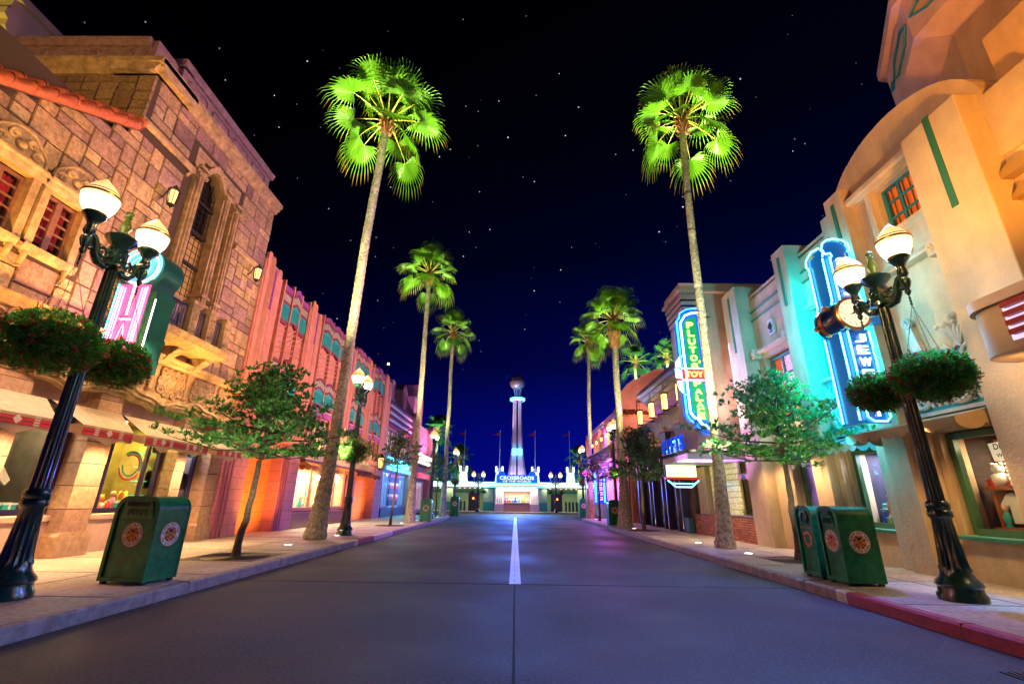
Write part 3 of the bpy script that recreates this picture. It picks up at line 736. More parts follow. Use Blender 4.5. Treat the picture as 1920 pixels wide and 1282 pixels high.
    for T_ in faces:
        zc = h-.53; r_ = .165
        e1 = MB(); e1.fprism(T_, [(r_*math.cos(2*PI*i/36), zc+r_*math.sin(2*PI*i/36)) for i in range(36)], 0, .003)
        eo = e1.build('emblem', CREAM, t)
        e2 = MB(); e2.fprism(T_, [(r_*.64*math.cos(2*PI*i/30), zc+r_*.64*math.sin(2*PI*i/30)) for i in range(30)], .003, .006)
        for i in range(36):
            a = 2*PI*i/36; a2 = 2*PI*(i+1)/36; R1, R2 = r_*1.03, r_*.97
            e2.add([T_(R1*math.cos(a), zc+R1*math.sin(a), .004), T_(R1*math.cos(a2), zc+R1*math.sin(a2), .004), T_(R2*math.cos(a2), zc+R2*math.sin(a2), .004), T_(R2*math.cos(a), zc+R2*math.sin(a), .004)], [(0, 1, 2, 3)])
        e2.build('emblem_disc', ORANGE, eo, recalc=False)
        e3 = MB()
        for k, ch in enumerate('PLEASE HELP KEEP'):
            a = R(90) + R(82) - R(164)*(k/15)
            if ch != ' ': put_text(e3, lambda u, v, d=0, a=a: T_((r_*.82+v)*math.cos(a)+u*math.sin(a), zc+(r_*.82+v)*math.sin(a)-u*math.cos(a), .0042), ch, h=.032, off=.025)
        for k, ch in enumerate('OUR CITY CLEAN'):
            a = R(270) - R(66) + R(132)*(k/13)
            if ch != ' ': put_text(e3, lambda u, v, d=0, a=a: T_((r_*.82-v)*math.cos(a)-u*math.sin(a), zc+(r_*.82-v)*math.sin(a)+u*math.cos(a), .0042), ch, h=.032, off=.025)
        for a in (R(2), R(178)): e3.fprism(T_, [(r_*.82*math.cos(a)+.006*math.cos(q), zc+r_*.82*math.sin(a)+.006*math.sin(q)) for q in [i*PI/3 for i in range(6)]], .0042, .0046)
        for a in (20, 60, 120, 160, 215, 245, 295, 325):     # dark rays of the badge
            a = R(a); c_, s2 = math.cos(a), math.sin(a); q = r_*.62
            e3.add([T_(.2*q*c_, zc+.2*q*s2, .0066), T_(q*math.cos(a-.13), zc+q*math.sin(a-.13), .0066), T_(q*math.cos(a+.13), zc+q*math.sin(a+.13), .0066)], [(0, 1, 2)])
        put_text(e3, lambda u, v, d=0: T_(u, v, .0068), 'H', h=.05, off=.02, cz=zc-.01)
        e3.fprism(T_, [(-.035, zc+.07), (.035, zc+.07), (.03, zc+.035), (0, zc+.02), (-.03, zc+.035)], .0064, .0068)
        e3.build('emblem_lettering', INK, eo, recalc=False)
    return t
LIGHTBIN = mat('bin_pale_green_paint', (.10, .42, .14), .3, var=.1, vs=5)
litter_bin(-5.586, 7.518, R(-8), .74, .58, 1.19, 'dark green litter bin with a PUSH flap standing alone before the striped awnings', emblems=('front', 'right'))
RT = -PI/2
litter_bin(5.52, 8.27, RT, .50, .60, 1.17, 'green litter bin with round emblems next to the recycling bin', emblems=('front', 'right'))
litter_bin(5.50, 8.92, RT, .50, .58, 1.17, 'green recycling bin with orange arrows and a round hole', kind='recycle', emblems=())
litter_bin(-5.2, 28.6, 0, .62, .60, 1.25, 'pale green litter bin between a lamp and the palm by the striped diner', mt=LIGHTBIN, emblems=('front',))
litter_bin(-4.62, 37.3, 0, .62, .60, 1.45, 'dark green bin at the street corner past the pink towers', kind='none', emblems=('front',))
litter_bin(5.35, 26.5, 0, .66, .60, 1.30, 'rounded green bin on the sidewalk beside the thick palm', emblems=('front',))
litter_bin(5.35, 38.3, 0, .62, .60, 1.40, 'dark bin with a red badge by the candy striped pole', kind='none', emblems=('front',))
# in-ground uplights
UPL = glow('uplight_lens', (1, .93, .75), 14)
k = 0
for (x, y, lb) in [(-6.03, 13.24, 'in the sidewalk just before the tallest palm'), (-6.02, 16.76, 'by the base of the lamp with the single basket'), (5.79, 15.75, 'in the sidewalk just past the mottled palm'), (5.91, 12.71, 'in the sidewalk just before the mottled palm'),
                   (-5.9, 25.6, 'at the near side of the palm by the striped diner'), (-5.9, 29.2, 'at the far side of the palm by the striped diner'), (5.7, 23.6, 'at the near side of the thick palm'), (5.7, 27.3, 'at the far side of the thick palm'), (-5.5, 34.8, 'by the palm near the pink towers'), (5.7, 34.7, 'by the palm near the striped pole')]:
    u = thing('ground_uplight', 'round glowing uplight ' + lb, 'uplight', (x, y, .15), 'uplights set in the sidewalks')
    m = MB(); m.lathe([(.13, .15), (.13, .165), (.10, .168), (.10, .15)], (x, y, 0), 20); m.build('ring', mat('uplight_ring', (.3, .28, .25), .4, .8), u, smooth=40)
    m = MB(); m.lathe([(.098, .151), (.098, .164), (.01, .165)], (x, y, 0), 20); m.build('lens', UPL, u)
# ------------------------------------------------------------------ show windows, goods
GOODS_COL = {'red': (.6, .03, .03), 'yellow': (.75, .5, .04), 'blue': (.04, .12, .55), 'green': (.05, .4, .1), 'white': (.75, .75, .7), 'pink': (.8, .2, .35), 'orange': (.8, .25, .03), 'purple': (.3, .06, .45), 'teal': (.03, .4, .4), 'black': (.02, .02, .02)}
def gm(c): return mat('goods_' + c, GOODS_COL[c], .45)
def goods(kind, col, p, where, s=1.0, group=None):
    x, y, z = p; lab = f'{col} {kind} {where}'
    nm = kind.replace(' ', '_'); t = thing(nm, lab, kind, p, group or ('shop window display goods'))
    m = MB(); m2 = MB(); c2 = gm('white') if col != 'white' else gm('red')
    if kind == 'bottle':
        m.lathe([(.045*s, 0), (.05*s, .02*s), (.05*s, .14*s), (.02*s, .19*s), (.02*s, .22*s)], p, 12); m2.lathe([(.025*s, .22*s), (.025*s, .25*s)], p, 10)
        m.build('glass_body', gm(col), t, smooth=40); m2.build('cap', c2, t)
    elif kind == 'soft toy':
        m.ball((x, y, z+.11*s), .11*s, 12, 8, sz=1.0); m.ball((x, y, z+.27*s), .085*s, 12, 8)
        for sg in (-1, 1):
            m.ball((x, y+sg*.07*s, z+.34*s), .03*s, 8, 5); m.ball((x+.02*s, y+sg*.12*s, z+.15*s), .04*s, 8, 5); m.ball((x+.08*s, y+sg*.07*s, z+.035*s), .045*s, 8, 5)
        m2.ball((x+.05*s, y, z+.12*s), .075*s, 10, 6)
        m.build('plush_body', gm(col), t, smooth=80); m2.build('belly_patch', c2, t, smooth=80)
    elif kind == 'gift box':
        m.box(x-.1*s, x+.1*s, y-.1*s, y+.1*s, z, z+.16*s); m2.box(x-.104*s, x+.104*s, y-.015*s, y+.015*s, z+.001, z+.165*s); m2.box(x-.108*s, x+.108*s, y-.108*s, y+.108*s, z+.13*s, z+.158*s)
        m.build('box_body', gm(col), t, bevel=.004); m2.build('ribbon', c2, t)
    elif kind == 'mug':
        m.lathe([(.04*s, 0), (.045*s, .01), (.045*s, .1*s), (.038*s, .1*s), (.036*s, .02)], p, 14); m2.tube([(x, y+.045*s+.03*s*math.sin(q), z+.05*s+.03*s*math.cos(q)) for q in [PI*i/8 for i in range(9)]], .008*s, 6)
        m.build('cup', gm(col), t, smooth=40); m2.build('handle', c2, t)
    elif kind == 'hat':
        m.lathe([(.13*s, 0), (.13*s, .012), (.08*s, .02), (.075*s, .1*s), (.05*s, .115*s), (.005, .118*s)], p, 18); m2.lathe([(.081*s, .02), (.081*s, .045*s), (.07*s, .045*s)], p, 18)
        m.build('crown_and_brim', gm(col), t, smooth=40); m2.build('hat_band', c2, t)
    elif kind == 'figurine':
        m.lathe([(.05*s, 0), (.05*s, .02*s), (.03*s, .03*s), (.05*s, .08*s), (.055*s, .14*s), (.03*s, .2*s), (.02*s, .22*s)], p, 12); m2.ball((x, y, z+.255*s), .042*s, 10, 7)
        m.build('robe', gm(col), t, smooth=50); m2.build('head', mat('goods_skin', (.6, .35, .2), .5), t, smooth=80)
    elif kind == 'lollipop':
        m.tube([(x, y, z), (x, y, z+.3*s)], .008*s, 6); m2.lathe([(.09*s, 0), (.1*s, .01*s), (.1*s, .025*s), (.09*s, .035*s)], (0, 0, 0), 20, T=lambda q: (x+q[2], y+q[0], z+.36*s+q[1]))
        m.build('stick', c2, t); m2.build('candy', gm(col), t, smooth=40)
    elif kind == 'dress shirt':
        pts = [(-.2, 0), (.2, 0), (.19, .35), (.34, .22), (.4, .32), (.2, .56), (.07, .6), (0, .56), (-.07, .6), (-.2, .56), (-.4, .32), (-.34, .22), (-.19, .35)]
        m.fprism(lambda a, b, d: (x+d, y+a*s, z+b*s), pts, 0, .05*s); m.build('cloth', gm(col), t, bevel=.01)
        m2.box(x+.051*s, x+.056*s, y-.012*s, y+.012*s, z+.02*s, z+.5*s); m2.build('button_strip', c2, t)
    return t
KINDS = ['soft toy', 'gift box', 'bottle', 'mug', 'hat', 'figurine', 'lollipop']
USED = set()
def fill_shelf(F, s0, s1, z, d, n, where, seed, smin=.8, smax=1.4):
    r_ = random.Random(seed); k = 0
    for i in range(n):
        for _ in range(60):
            kind = r_.choice(KINDS); col = r_.choice(list(GOODS_COL)); key = (kind, col, where)
            if key not in USED: USED.add(key); break
        p = F(s0 + (s1-s0)*(i+.5)/n, z, d + r_.uniform(-.05, .05)); goods(kind, col, p, where, r_.uniform(smin, smax))
def interior(F, s0, s1, z0, z1, d_back, d_front, parent, col=(.5, .4, .25), shelves=(), lightcol=None, en=0, name='window_recess'):
    """lit box behind the glass with floor, back wall, sides"""
    m = MB(); e = .04
    m.fbox(F, s0-e, s1+e, z0, z1, d_back-.05, d_back); m.fbox(F, s0-e, s1+e, z0-.05, z0, d_back, d_front); m.fbox(F, s0-e, s1+e, z1, z1+.05, d_back, d_front)
    m.fbox(F, s0-e-.04, s0-e, z0-.05, z1+.05, d_back, d_front); m.fbox(F, s1+e, s1+e+.04, z0-.05, z1+.05, d_back, d_front)
    o = m.build(name, mat('interior_%02d%02d%02d' % tuple(int(c*99) for c in col), col, .8, var=.2, vs=3), parent)
    if shelves:
        sm = MB()
        for z in shelves: sm.fbox(F, s0, s1, z-.02, z, d_back, d_back+(d_front-d_back)*.55)
        sm.build('display_shelf', mat('shelf_wood', (.12, .05, .025), .5), o, split=0.012)
    if en:
        # ceiling lamp of the show window
        c = F((s0+s1)/2, z1-.06, (d_back+d_front)/2 + .12)
        L = lightobj('AREA', c, en, lightcol or (1, .8, .5), sx=.25, sy=max(.3, (s1-s0)*.7)); L.name = 'show_window_lamp'
        lm = MB(); lm.fbox(F, (s0+s1)/2-.12, (s0+s1)/2+.12, z1-.035, z1, (d_back+d_front)/2, (d_back+d_front)/2+.2); lm.build('ceiling_lamp', glow('show_lamp', lightcol or (1, .8, .5), 8), o)
    return o
def win_frame(F, s0, s1, z0, z1, d, w_, parent, m, mull=(), trans=(), name='window', depth=.06, glassd=None, mw=None, pane=True):
    b = MB(); mw = mw or w_*.6
    b.fbox(F, s0, s0+w_, z0, z1, d-depth, d); b.fbox(F, s1-w_, s1, z0, z1, d-depth, d); b.fbox(F, s0+w_, s1-w_, z0, z0+w_, d-depth, d-.001); b.fbox(F, s0+w_, s1-w_, z1-w_, z1, d-depth, d-.001)
    for a in mull: b.fbox(F, a-mw/2, a+mw/2, z0+w_, z1-w_, d-depth*.8, d-.006)
    for z in trans: b.fbox(F, s0+w_, s1-w_, z-mw/2, z+mw/2, d-depth*.7, d-.010)
    o = b.build(name, m, parent)
    if pane:
        g_ = MB(); gd = d-depth*.55 if glassd is None else glassd
        g_.add([F(s0+w_*.5, z0+w_*.5, gd), F(s1-w_*.5, z0+w_*.5, gd), F(s1-w_*.5, z1-w_*.5, gd), F(s0+w_*.5, z1-w_*.5, gd)], [(0, 1, 2, 3)])
        g_.build('pane', GLASS, o)
    return o
def curtain(F, s0, s1, z0, z1, d, parent, m, folds=9, name='curtain', amp=.025):
    c = MB(); n = folds*6; P = [(s0+(s1-s0)*i/n, d+amp*math.sin(2*PI*folds*i/n)) for i in range(n+1)]
    vs = [F(a, z0, q) for a, q in P] + [F(a, z1, q) for a, q in P]
    c.add(vs, [(i, i+1, n+2+i, n+1+i) for i in range(n)]); return c.build(name, m, parent, smooth=60, recalc=False)
def ashlar(mb, F, s0, s1, z0, z1, d0, d1, cell, cols, r_, holes=(), maxw=3, maxh=2, outline=None):
    """random ashlar: blocks of uneven size, skipping the openings"""
    cw, ch = cell; nx = int(round((s1-s0)/cw)); nz = int(round((z1-z0)/ch)); cw = (s1-s0)/nx; ch = (z1-z0)/nz
    used = [[False]*nx for _ in range(nz)]
    def blocked(i, j):
        a0, a1, b0, b1 = s0+i*cw, s0+(i+1)*cw, z0+j*ch, z0+(j+1)*ch
        for (p, q, u, v) in holes:
            if a1 > p+.01 and a0 < q-.01 and b1 > u+.01 and b0 < v-.01: return True
        return outline is not None and not outline((a0+a1)/2, (b0+b1)/2)
    for j in range(nz):
        for i in range(nx):
            if blocked(i, j): used[j][i] = True
    for j in range(nz):
        for i in range(nx):
            if used[j][i]: continue
            w_ = r_.randint(1, maxw); h_ = r_.choice([1, 1, 2, 2])
            while w_ > 1 and (i+w_ > nx or any(used[j][i+k] for k in range(w_))): w_ -= 1
            while h_ > 1 and (j+h_ > nz or any(used[j+hh][i+k] for hh in range(h_) for k in range(w_))): h_ -= 1
            for hh in range(h_):
                for k in range(w_): used[j+hh][i+k] = True
            c = r_.choice(cols); k = r_.uniform(.8, 1.2); g_ = .008
            mb.fblock(F, s0+i*cw+g_, s0+(i+w_)*cw-g_, z0+j*ch+g_, z0+(j+h_)*ch-g_, d0, d1+r_.uniform(-.012, .012), .018, col=tuple(x*k for x in c))
def moulding(mb, F, s0, s1, prof, d0=0):
    """horizontal moulding: prof = [(z, d)...] extruded along the wall"""
    n = len(prof); vs = [F(s0, z, d+d0) for z, d in prof] + [F(s1, z, d+d0) for z, d in prof]
    mb.add(vs, [list(range(n))[::-1], [n+i for i in range(n)]] + [(i, (i+1) % n, n+(i+1) % n, n+i) for i in range(n)])
def cartouche(mb, F, s, z, w_, h_, d=0.0):
    T = lambda a, b, o=0: F(s+a*w_, z+b*h_, d+o)
    def lens(ca, cb, ra, rb, hh, n=18, k=4):
        vs = [T(ca, cb, hh)]; fs = []
        for q in range(1, k+1):
            f = q/k
            for i in range(n): vs.append(T(ca+ra*f*math.cos(2*PI*i/n), cb+rb*f*math.sin(2*PI*i/n), hh*math.sqrt(max(0, 1-f*f))))
        for i in range(n): fs.append((0, 1+i, 1+(i+1) % n))
        for q in range(k-1):
            for i in range(n): fs.append((1+q*n+i, 1+(q+1)*n+i, 1+(q+1)*n+(i+1) % n, 1+q*n+(i+1) % n))
        mb.add(vs, fs)
    lens(0, .02, .17, .27, .07); lens(0, .1, .05, .07, .10); 
    for k in range(4): mb.tube([T(-.12+.024*i, -.16+k*.07+.03*math.sin(PI*i/10), .075) for i in range(11)], .008, 4)
    for sg in (-1, 1):
        for (a, b, r, st, tn) in ((.30, .32, .14, PI, 1.5), (.33, -.30, .15, PI, 1.5), (.13, -.42, .09, 0, 1.2), (.38, .02, .09, -PI/2, 1.2), (.12, .42, .08, PI, 1.2)):
            sp = spiral(0, 0, 1, tn, st, 1 if b > 0 else -1, .2, 16)
            mb.tube([F(s+sg*(a+p*r)*w_, z+b*h_+q*r*w_, d+.035) for p, q in sp], [.028*w_*(1-.5*i/16)+.006 for i in range(17)], 6)
            lens(sg*a, b, .03, .03, .06, 8, 2)
        mb.tube([T(sg*(.18+.03*math.sin(i)), -.3+.09*i, .03) for i in range(8)], [.02+.012*(i % 2) for i in range(8)], 6)
        for q in range(3): mb.tube([T(sg*.2, -.1+q*.1, .03), T(sg*.30, -.02+q*.1, .045), T(sg*.36, -.06+q*.12, .03)], [.02, .026, .008], 5)
    for q in (-2, -1, 0, 1, 2): mb.tube([T(q*.04, .27, .03), T(q*.08, .42, .04)], [.02, .006], 5)
def baluster(mb, F, s, z0, z1, r=.06, d=.04):
    h = z1-z0; prof = [(1.2, 0), (1.2, .06), (.7, .08), (.9, .2), (1.1, .3), (.8, .45), (.55, .6), (.9, .64), (.9, .7), (.5, .73), (.7, .85), (1.2, .92), (1.2, 1)]
    mb.lathe([(q*r, z0+t*h) for q, t in prof], (0, 0, 0), 12, T=lambda p: F(s+p[0], p[2], d+p[1]))
def wall_lantern(F, s, z, label, group, en=25, sc=1.0, col=(1, .62, .25)):
    c = F(s, z, .3*sc); t = thing('wall_lantern', label, 'wall lantern', c, group)
    m = MB(); k = sc
    m.tube([F(s, z-.02, .0), F(s, z+.05*k, .08*k), F(s, z+.22*k, .16*k), F(s, z+.3*k, .3*k), F(s, z+.24*k, .3*k)], .014*k, 6)
    m.lathe([(.10*k, .16*k), (.12*k, .17*k), (.105*k, .2*k), (.06*k, .26*k), (.02*k, .3*k), (.012*k, .33*k)], c, 12); m.lathe([(.07*k, -.2*k), (.08*k, -.18*k), (.07*k, -.165*k)], c, 12); m.lathe([(.004, -.27*k), (.02*k, -.24*k), (.05*k, -.2*k)], c, 10)
    for i in range(8):
        a = 2*PI*i/8; m.tube([(c[0]+.075*k*math.cos(a), c[1]+.075*k*math.sin(a), c[2]-.18*k), (c[0]+.105*k*math.cos(a), c[1]+.105*k*math.sin(a), c[2]+.0), (c[0]+.108*k*math.cos(a), c[1]+.108*k*math.sin(a), c[2]+.17*k)], .011*k, 4)
        m.ball((c[0]+.118*k*math.cos(a), c[1]+.118*k*math.sin(a), c[2]+.185*k), .014*k, 6, 4)
    m.build('lantern_cage', BLACKMET, t, smooth=40)
    g_ = MB(); g_.lathe([(.055*k, -.165*k), (.085*k, 0), (.085*k, .16*k)], c, 12); g_.build('lantern_glass', glow('lantern_glow', (1, .56, .18), 2.4), t, smooth=40)
    if en: lightobj('POINT', F(s, z, .3*sc), en, col, .125*k, name='lantern_light')
    return t

# ================================================================== LEFT: carved stone building
XL = -9.2; F = FL(XL)
STONE = mat('stone_blocks', attr=True, rough=.8, var=.3, vs=14, bump=1.0, bs=30, streak=.22)
CAST = mat('cast_stone', (.52, .36, .18), .75, var=.25, vs=6, bump=.5, bs=35, streak=.25)
CASTM = mat('cast_stone_mauve', (.36, .22, .19), .75, var=.22, vs=7, bump=.35, bs=40)
MORTAR = mat('mortar', (.09, .055, .035), .9)
STCOL = [(.52, .34, .17), (.58, .39, .21), (.45, .27, .18), (.50, .32, .18), (.36, .21, .17), (.42, .26, .20), (.56, .37, .18), (.48, .32, .18)]
BLD = thing('stone_building', 'carved tan stone building with tiled roof edge and striped valance awnings', 'building', (XL, 6, .15))
r_ = random.Random(5)
wm = MB()
holes_up = [(5.9, 8.5, 5.55, 7.4), (10.6, 12.75, 6.4, 10.9)]
wm.fbox(F, -6, 14.7, 4.7, 5.6, -.6, 0); wm.fbox(F, -6, 5.1, 5.6, 8.0, -.6, 0)
wm.fbox(F, 5.1, 10.6, 7.4, 9.0, -.6, 0)
for a0, a1, z0, z1 in ((5.1, 6.25, 5.6, 7.4), (7.15, 7.42, 5.6, 7.4), (8.32, 10.6, 5.6, 7.4), (10.6, 12.75, 5.6, 6.4), (12.75, 14.7, 5.6, 11.6), (8.75, 10.6, 9.0, 11.6), (10.6, 12.75, 10.9, 11.6)): wm.fbox(F, a0, a1, z0, z1, -.6, -.001)
wm.fbox(F, 5.1, 8.75, 9.0, 9.2, -.6, -.001)
wm.build('wall_core', MORTAR, BLD)
sm = MB()
rake = lambda s: 8.28 + (s-6.1)*.566
ashlar(sm, F, 0.9, 14.7, 4.75, 11.5, -.02, .03, (.36, .26), STCOL, r_, maxw=2, holes=[(6.2, 7.2, 5.6, 7.2), (7.38, 8.36, 5.6, 7.2), (10.55, 12.8, 6.4, 10.75), (8.55, 10.6, 9.93, 10.12)], outline=lambda s, z: z < rake(s)-.08 or s > 8.75)
# return wall above the tiled roof, facing the near end
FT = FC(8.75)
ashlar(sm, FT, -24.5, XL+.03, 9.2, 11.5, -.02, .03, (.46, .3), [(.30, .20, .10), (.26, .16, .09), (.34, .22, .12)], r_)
sm.build('stone_facing', STONE, BLD)
rw = MB(); rw.box(-24.5, XL-.02, 8.77, 9.4, 7.5, 11.6); rw.box(-16.5, XL-2.0, 4.0, 14.7, 0.15, 7.6); rw.box(-24.5, XL-.6, 8.8, 14.7, 8, 11.6); rw.build('side_wall', MORTAR, BLD)
cm = MB()
corn = [(11.42, 0), (11.42, .06), (11.5, .09), (11.56, .16), (11.62, .16), (11.66, .24), (11.8, .24), (11.84, .18), (11.84, -1.1), (11.42, -1.1)]
moulding(cm, F, 8.52, 14.72, corn, .03); moulding(cm, FT, -24.5, XL+.27, corn, .03)
belt = [(9.9, 0), (9.9, .05), (9.96, .1), (10.06, .1), (10.1, .04), (10.1, 0)]
moulding(cm, F, 8.64, 10.55, belt, .03); moulding(cm, F, 12.9, 14.72, [(z-1.0, d) for z, d in belt], .03)
cm.build('cornice', CAST, BLD, smooth=30)
pm = MB(); pF = FL(XL-.35)
pm.fbox(pF, 9.75, 14.55, 11.84, 12.95, -.6, 0); moulding(pm, pF, 9.65, 14.65, [(12.9, 0), (12.9, .05), (12.98, .1), (13.1, .12), (13.14, .08), (13.14, -.6), (12.9, -.6)])
moulding(pm, FC(9.75), -13, XL-.25, [(12.9, 0), (12.9, .05), (12.98, .1), (13.1, .12), (13.14, .08), (13.14, -.3), (12.9, -.3)])
pF2 = FC(8.95)
pm.fbox(pF2, -24.5, XL-.75, 11.84, 12.75, -.8, 0); moulding(pm, pF2, -24.5, XL-.66, [(12.7, 0), (12.7, .05), (12.78, .1), (12.94, .12), (12.98, .08), (12.98, -.8), (12.7, -.8)])
pm.fbox(FL(XL-.5), 8.97, 9.8, 11.84, 12.95, -.6, 0)
def frame_panel(mb, F, s0, s1, z0, z1, r=.022, ins=.05):
    p = []
    def c(cx, cz, a0): return [(cx+ins*math.cos(a0-PI/2*i/4), cz+ins*math.sin(a0-PI/2*i/4)) for i in range(5)]
    p += c(s0, z1, 0+0) if False else [(s0+ins, z1), (s0+ins, z1-ins), (s0, z1-ins)]
    p += [(s0, z0+ins), (s0+ins, z0+ins), (s0+ins, z0), (s1-ins, z0), (s1-ins, z0+ins), (s1, z0+ins), (s1, z1-ins), (s1-ins, z1-ins), (s1-ins, z1)]
    ftube(mb, F, p, r, .012, 6, True)
for k in range(4): frame_panel(pm, pF, 10.0+k*1.12, 10.85+k*1.12, 12.05, 12.75)
for k in range(5): frame_panel(pm, pF2, -15.8+k*1.15, -14.9+k*1.15, 12.0, 12.6)
pm.build('parapet', CASTM, BLD, smooth=30)
# roof surface of the low wing and its barrel-tile rake
rt = MB(); rt.add([(-16.5, 5.1, 7.72), (XL+.12, 5.1, 7.72), (XL+.12, 8.74, 9.78), (-16.5, 8.74, 9.78), (-16.5, 5.1, 7.6), (XL+.12, 5.1, 7.6), (XL+.12, 8.74, 9.66), (-16.5, 8.74, 9.66)], [(0, 1, 2, 3), (4, 7, 6, 5), (0, 4, 5, 1), (1, 5, 6, 2), (2, 6, 7, 3), (3, 7, 4, 0)])
TILE = mat('terracotta_tile', (.50, .12, .04), .55, var=.25, vs=10, bump=.3, bs=40)
rf = rt.build('roof', mat('roof_dark_tiles', (.12, .05, .04), .7, var=.3), BLD)
tl = MB()
for row, (dx, dz, off) in enumerate(((.16, .0, 0), (.04, .13, .2), (-.14, .17, .0))):
    L_ = .40; n = int(4.7/L_)
    for i in range(n):
        a = 4.7 + i*L_*.87 + off; b = a + L_*.9
        if b > 8.95: break
        za, zb = rake(a)-.02+dz, rake(b)-.02+dz
        tl.tube([(XL+dx, a, za-.01), (XL+dx, b-.02, zb+.03)], [.085, .125], 14)
        tl.tube([(XL+dx, b-.03, zb+.03), (XL+dx, b, zb+.035)], [.138, .138], 14)
for i in range(12): tl.tube([(XL-.3-.0*i, 8.6-i*.36, rake(8.6-i*.36)+.12), (XL-3, 8.6-i*.36, rake(8.6-i*.36)+.12)], .1, 8)
tl.build('rake_tiles', TILE, rf, smooth=50)
# casement windows with scrolled pediments
WOODW = mat('window_wood', (.22, .10, .07), .5, var=.15, vs=12)
def ornate_window(s0, s1, z0, z1, label=None):
    w_ = s1-s0
    fr = win_frame(F, s0, s1, z0, z1, -.10, .055, BLD, WOODW, mull=[(s0+s1)/2], trans=[z0+.055+(z1-z0-.11)*k/5 for k in range(1, 5)], mw=.035)
    mm = MB(); mm.fbox(F, (s0+s1)/2-.06, (s0+s1)/2+.06, z0+.05, z1-.05, -.13, -.085); mm.build('meeting_stile', WOODW, fr)
    dk = MB(); dk.fbox(F, s0-.02, s1+.02, z0-.02, z1+.02, -.5, -.32); dk.build('dark_room', mat('dark_room', (.02, .015, .03), .9), fr)
    curtain(F, s0+.04, s1-.04, z0+.22, z1-.05, -.26, fr, mat('red_curtain', (.35, .015, .03), .8, emit=(.5, .02, .03), es=.12), 8)
    sr_ = MB(); q = .15
    sr_.fbox(F, s0-q, s0-.001, z0-.02, z1+.02, -.15, .07); sr_.fbox(F, s1+.001, s1+q, z0-.02, z1+.02, -.15, .07)
    moulding(sr_, F, s0-q-.06, s1+q+.06, [(z1+.02, -.1), (z1+.02, .08), (z1+.08, .12), (z1+.15, .12), (z1+.19, .17), (z1+.24, .17), (z1+.24, -.1)])
    moulding(sr_, F, s0-q-.08, s1+q+.08, [(z0-.02, -.1), (z0-.02, .10), (z0-.07, .10), (z0-.12, .07), (z0-.17, .06), (z0-.2, .03), (z0-.2, -.05)])
    for a in (s0-.05, s1+.05):
        baluster(sr_, F, a, z0-.5, z0-.2, .045, .02)
        sr_.tube([F(a, z0-.22, .06), F(a, z0-.34, .05), F(a, z0-.5, .02)], [.05, .045, .015], 8)
    c = (s0+s1)/2; zb = z1+.24; hw = w_*.5+.10
    arch = [(c-hw, zb)]; 
    for i in range(13):
        a = PI - PI*i/12; rr = 1 + .06*math.cos(4*a)
        arch.append((c+hw*.93*math.cos(a)*rr, zb+.12+.40*math.sin(a)*rr))
    arch.append((c+hw, zb))
    sr_.fprism(F, arch, .0, .075)
    sr_.tube([F(a, z, .08) for a, z in arch], .035, 6)
    for sg in (-1, 1):
        for (a, b, r, st, dn) in ((.30, .13, .10, 0, 1), (.17, .30, .085, PI, -1), (.0, .42, .0, 0, 1)):
            if r: sr_.tube([F(c+sg*(a*1.0+p), zb+b+q_, .10) for p, q_ in spiral(0, 0, r, 1.6, st, dn, .2, 18)], [.036*(1-.5*i/18) for i in range(19)], 6)
        sr_.tube([F(c+sg*.05, zb+.02, .09), F(c+sg*.18, zb+.04, .11), F(c+sg*.26, zb+.03, .09)], [.015, .03, .01], 6)
    sr_.ball(F(c, zb+.2, .07), .10, 12, 8); sr_.ball(F(c, zb+.04, .1), .035, 8, 6)
    sr_.ball(F(c, zb+.56, .05), .05, 8, 6)
    sr_.build('window_surround', CAST, fr, smooth=40)
ornate_window(7.47, 8.18, 5.80, 6.97); ornate_window(6.28, 7.10, 5.80, 6.97); 
# tall lancet window group
LEAD = mat('window_lead', (.03, .02, .015), .5)
cols_at = (10.85, 12.10, 12.62)
cb = MB()
for i, a in enumerate(cols_at):
    w_ = .30 if i < 2 else .26; zt = (10.35, 10.45, 10.3)[i]
    cb.fbox(F, a-w_/2, a+w_/2, 6.42, zt, -.3, .06); cb.fbox(F, a-w_*.3, a+w_*.3, 6.42, zt-.2, .06, .13)
    cb.tube([F(a, 6.45, .13), F(a, zt-.2, .13)], .05, 8)
    for z in (6.5, 6.75, zt-.35, zt-.1): cb.fbox(F, a-w_*.6, a+w_*.6, z, z+.09, -.3, .17)
def ogee(mb, c, hw, z0, h, d0, d1, th):
    o_, i_ = [], []
    for k in range(15):
        f = k/14; a = -1+2*f; y = h*(1-abs(a)**1.7); o_.append((c+a*(hw+th), z0+y+th*1.4*(1-.4*abs(a)))); i_.append((c+a*hw, z0+y*.88))
    mb.fprism(F, o_ + i_[::-1], d0, d1)
    for k in range(0, 15, 2): mb.ball(F(*o_[k], d1), .035, 6, 4)
ogee(cb, 11.47, .49, 10.05, .65, -.3, .10, .10); ogee(cb, 10.6, .16, 9.7, .3, -.3, .06, .06); ogee(cb, 12.37, .15, 10.0, .34, -.3, .06, .06)
for sg, a in ((1, 10.6), (1, 12.37)): cb.fprism(F, spiral(a, 10.25, .1, 1.2, 0, 1, .3, 12), 0, .08)
cb.fbox(F, 10.42, 12.8, 6.3, 6.44, -.3, .12); cb.fbox(F, 10.42, 12.8, 10.66, 10.95, -.3, -.015); cb.fbox(F, 10.42, 10.98, 10.0, 10.655, -.3, -.02); cb.fbox(F, 11.97, 12.8, 10.32, 10.655, -.3, -.02)
lw = cb.build('window', CAST, BLD, smooth=40)
lb = MB()
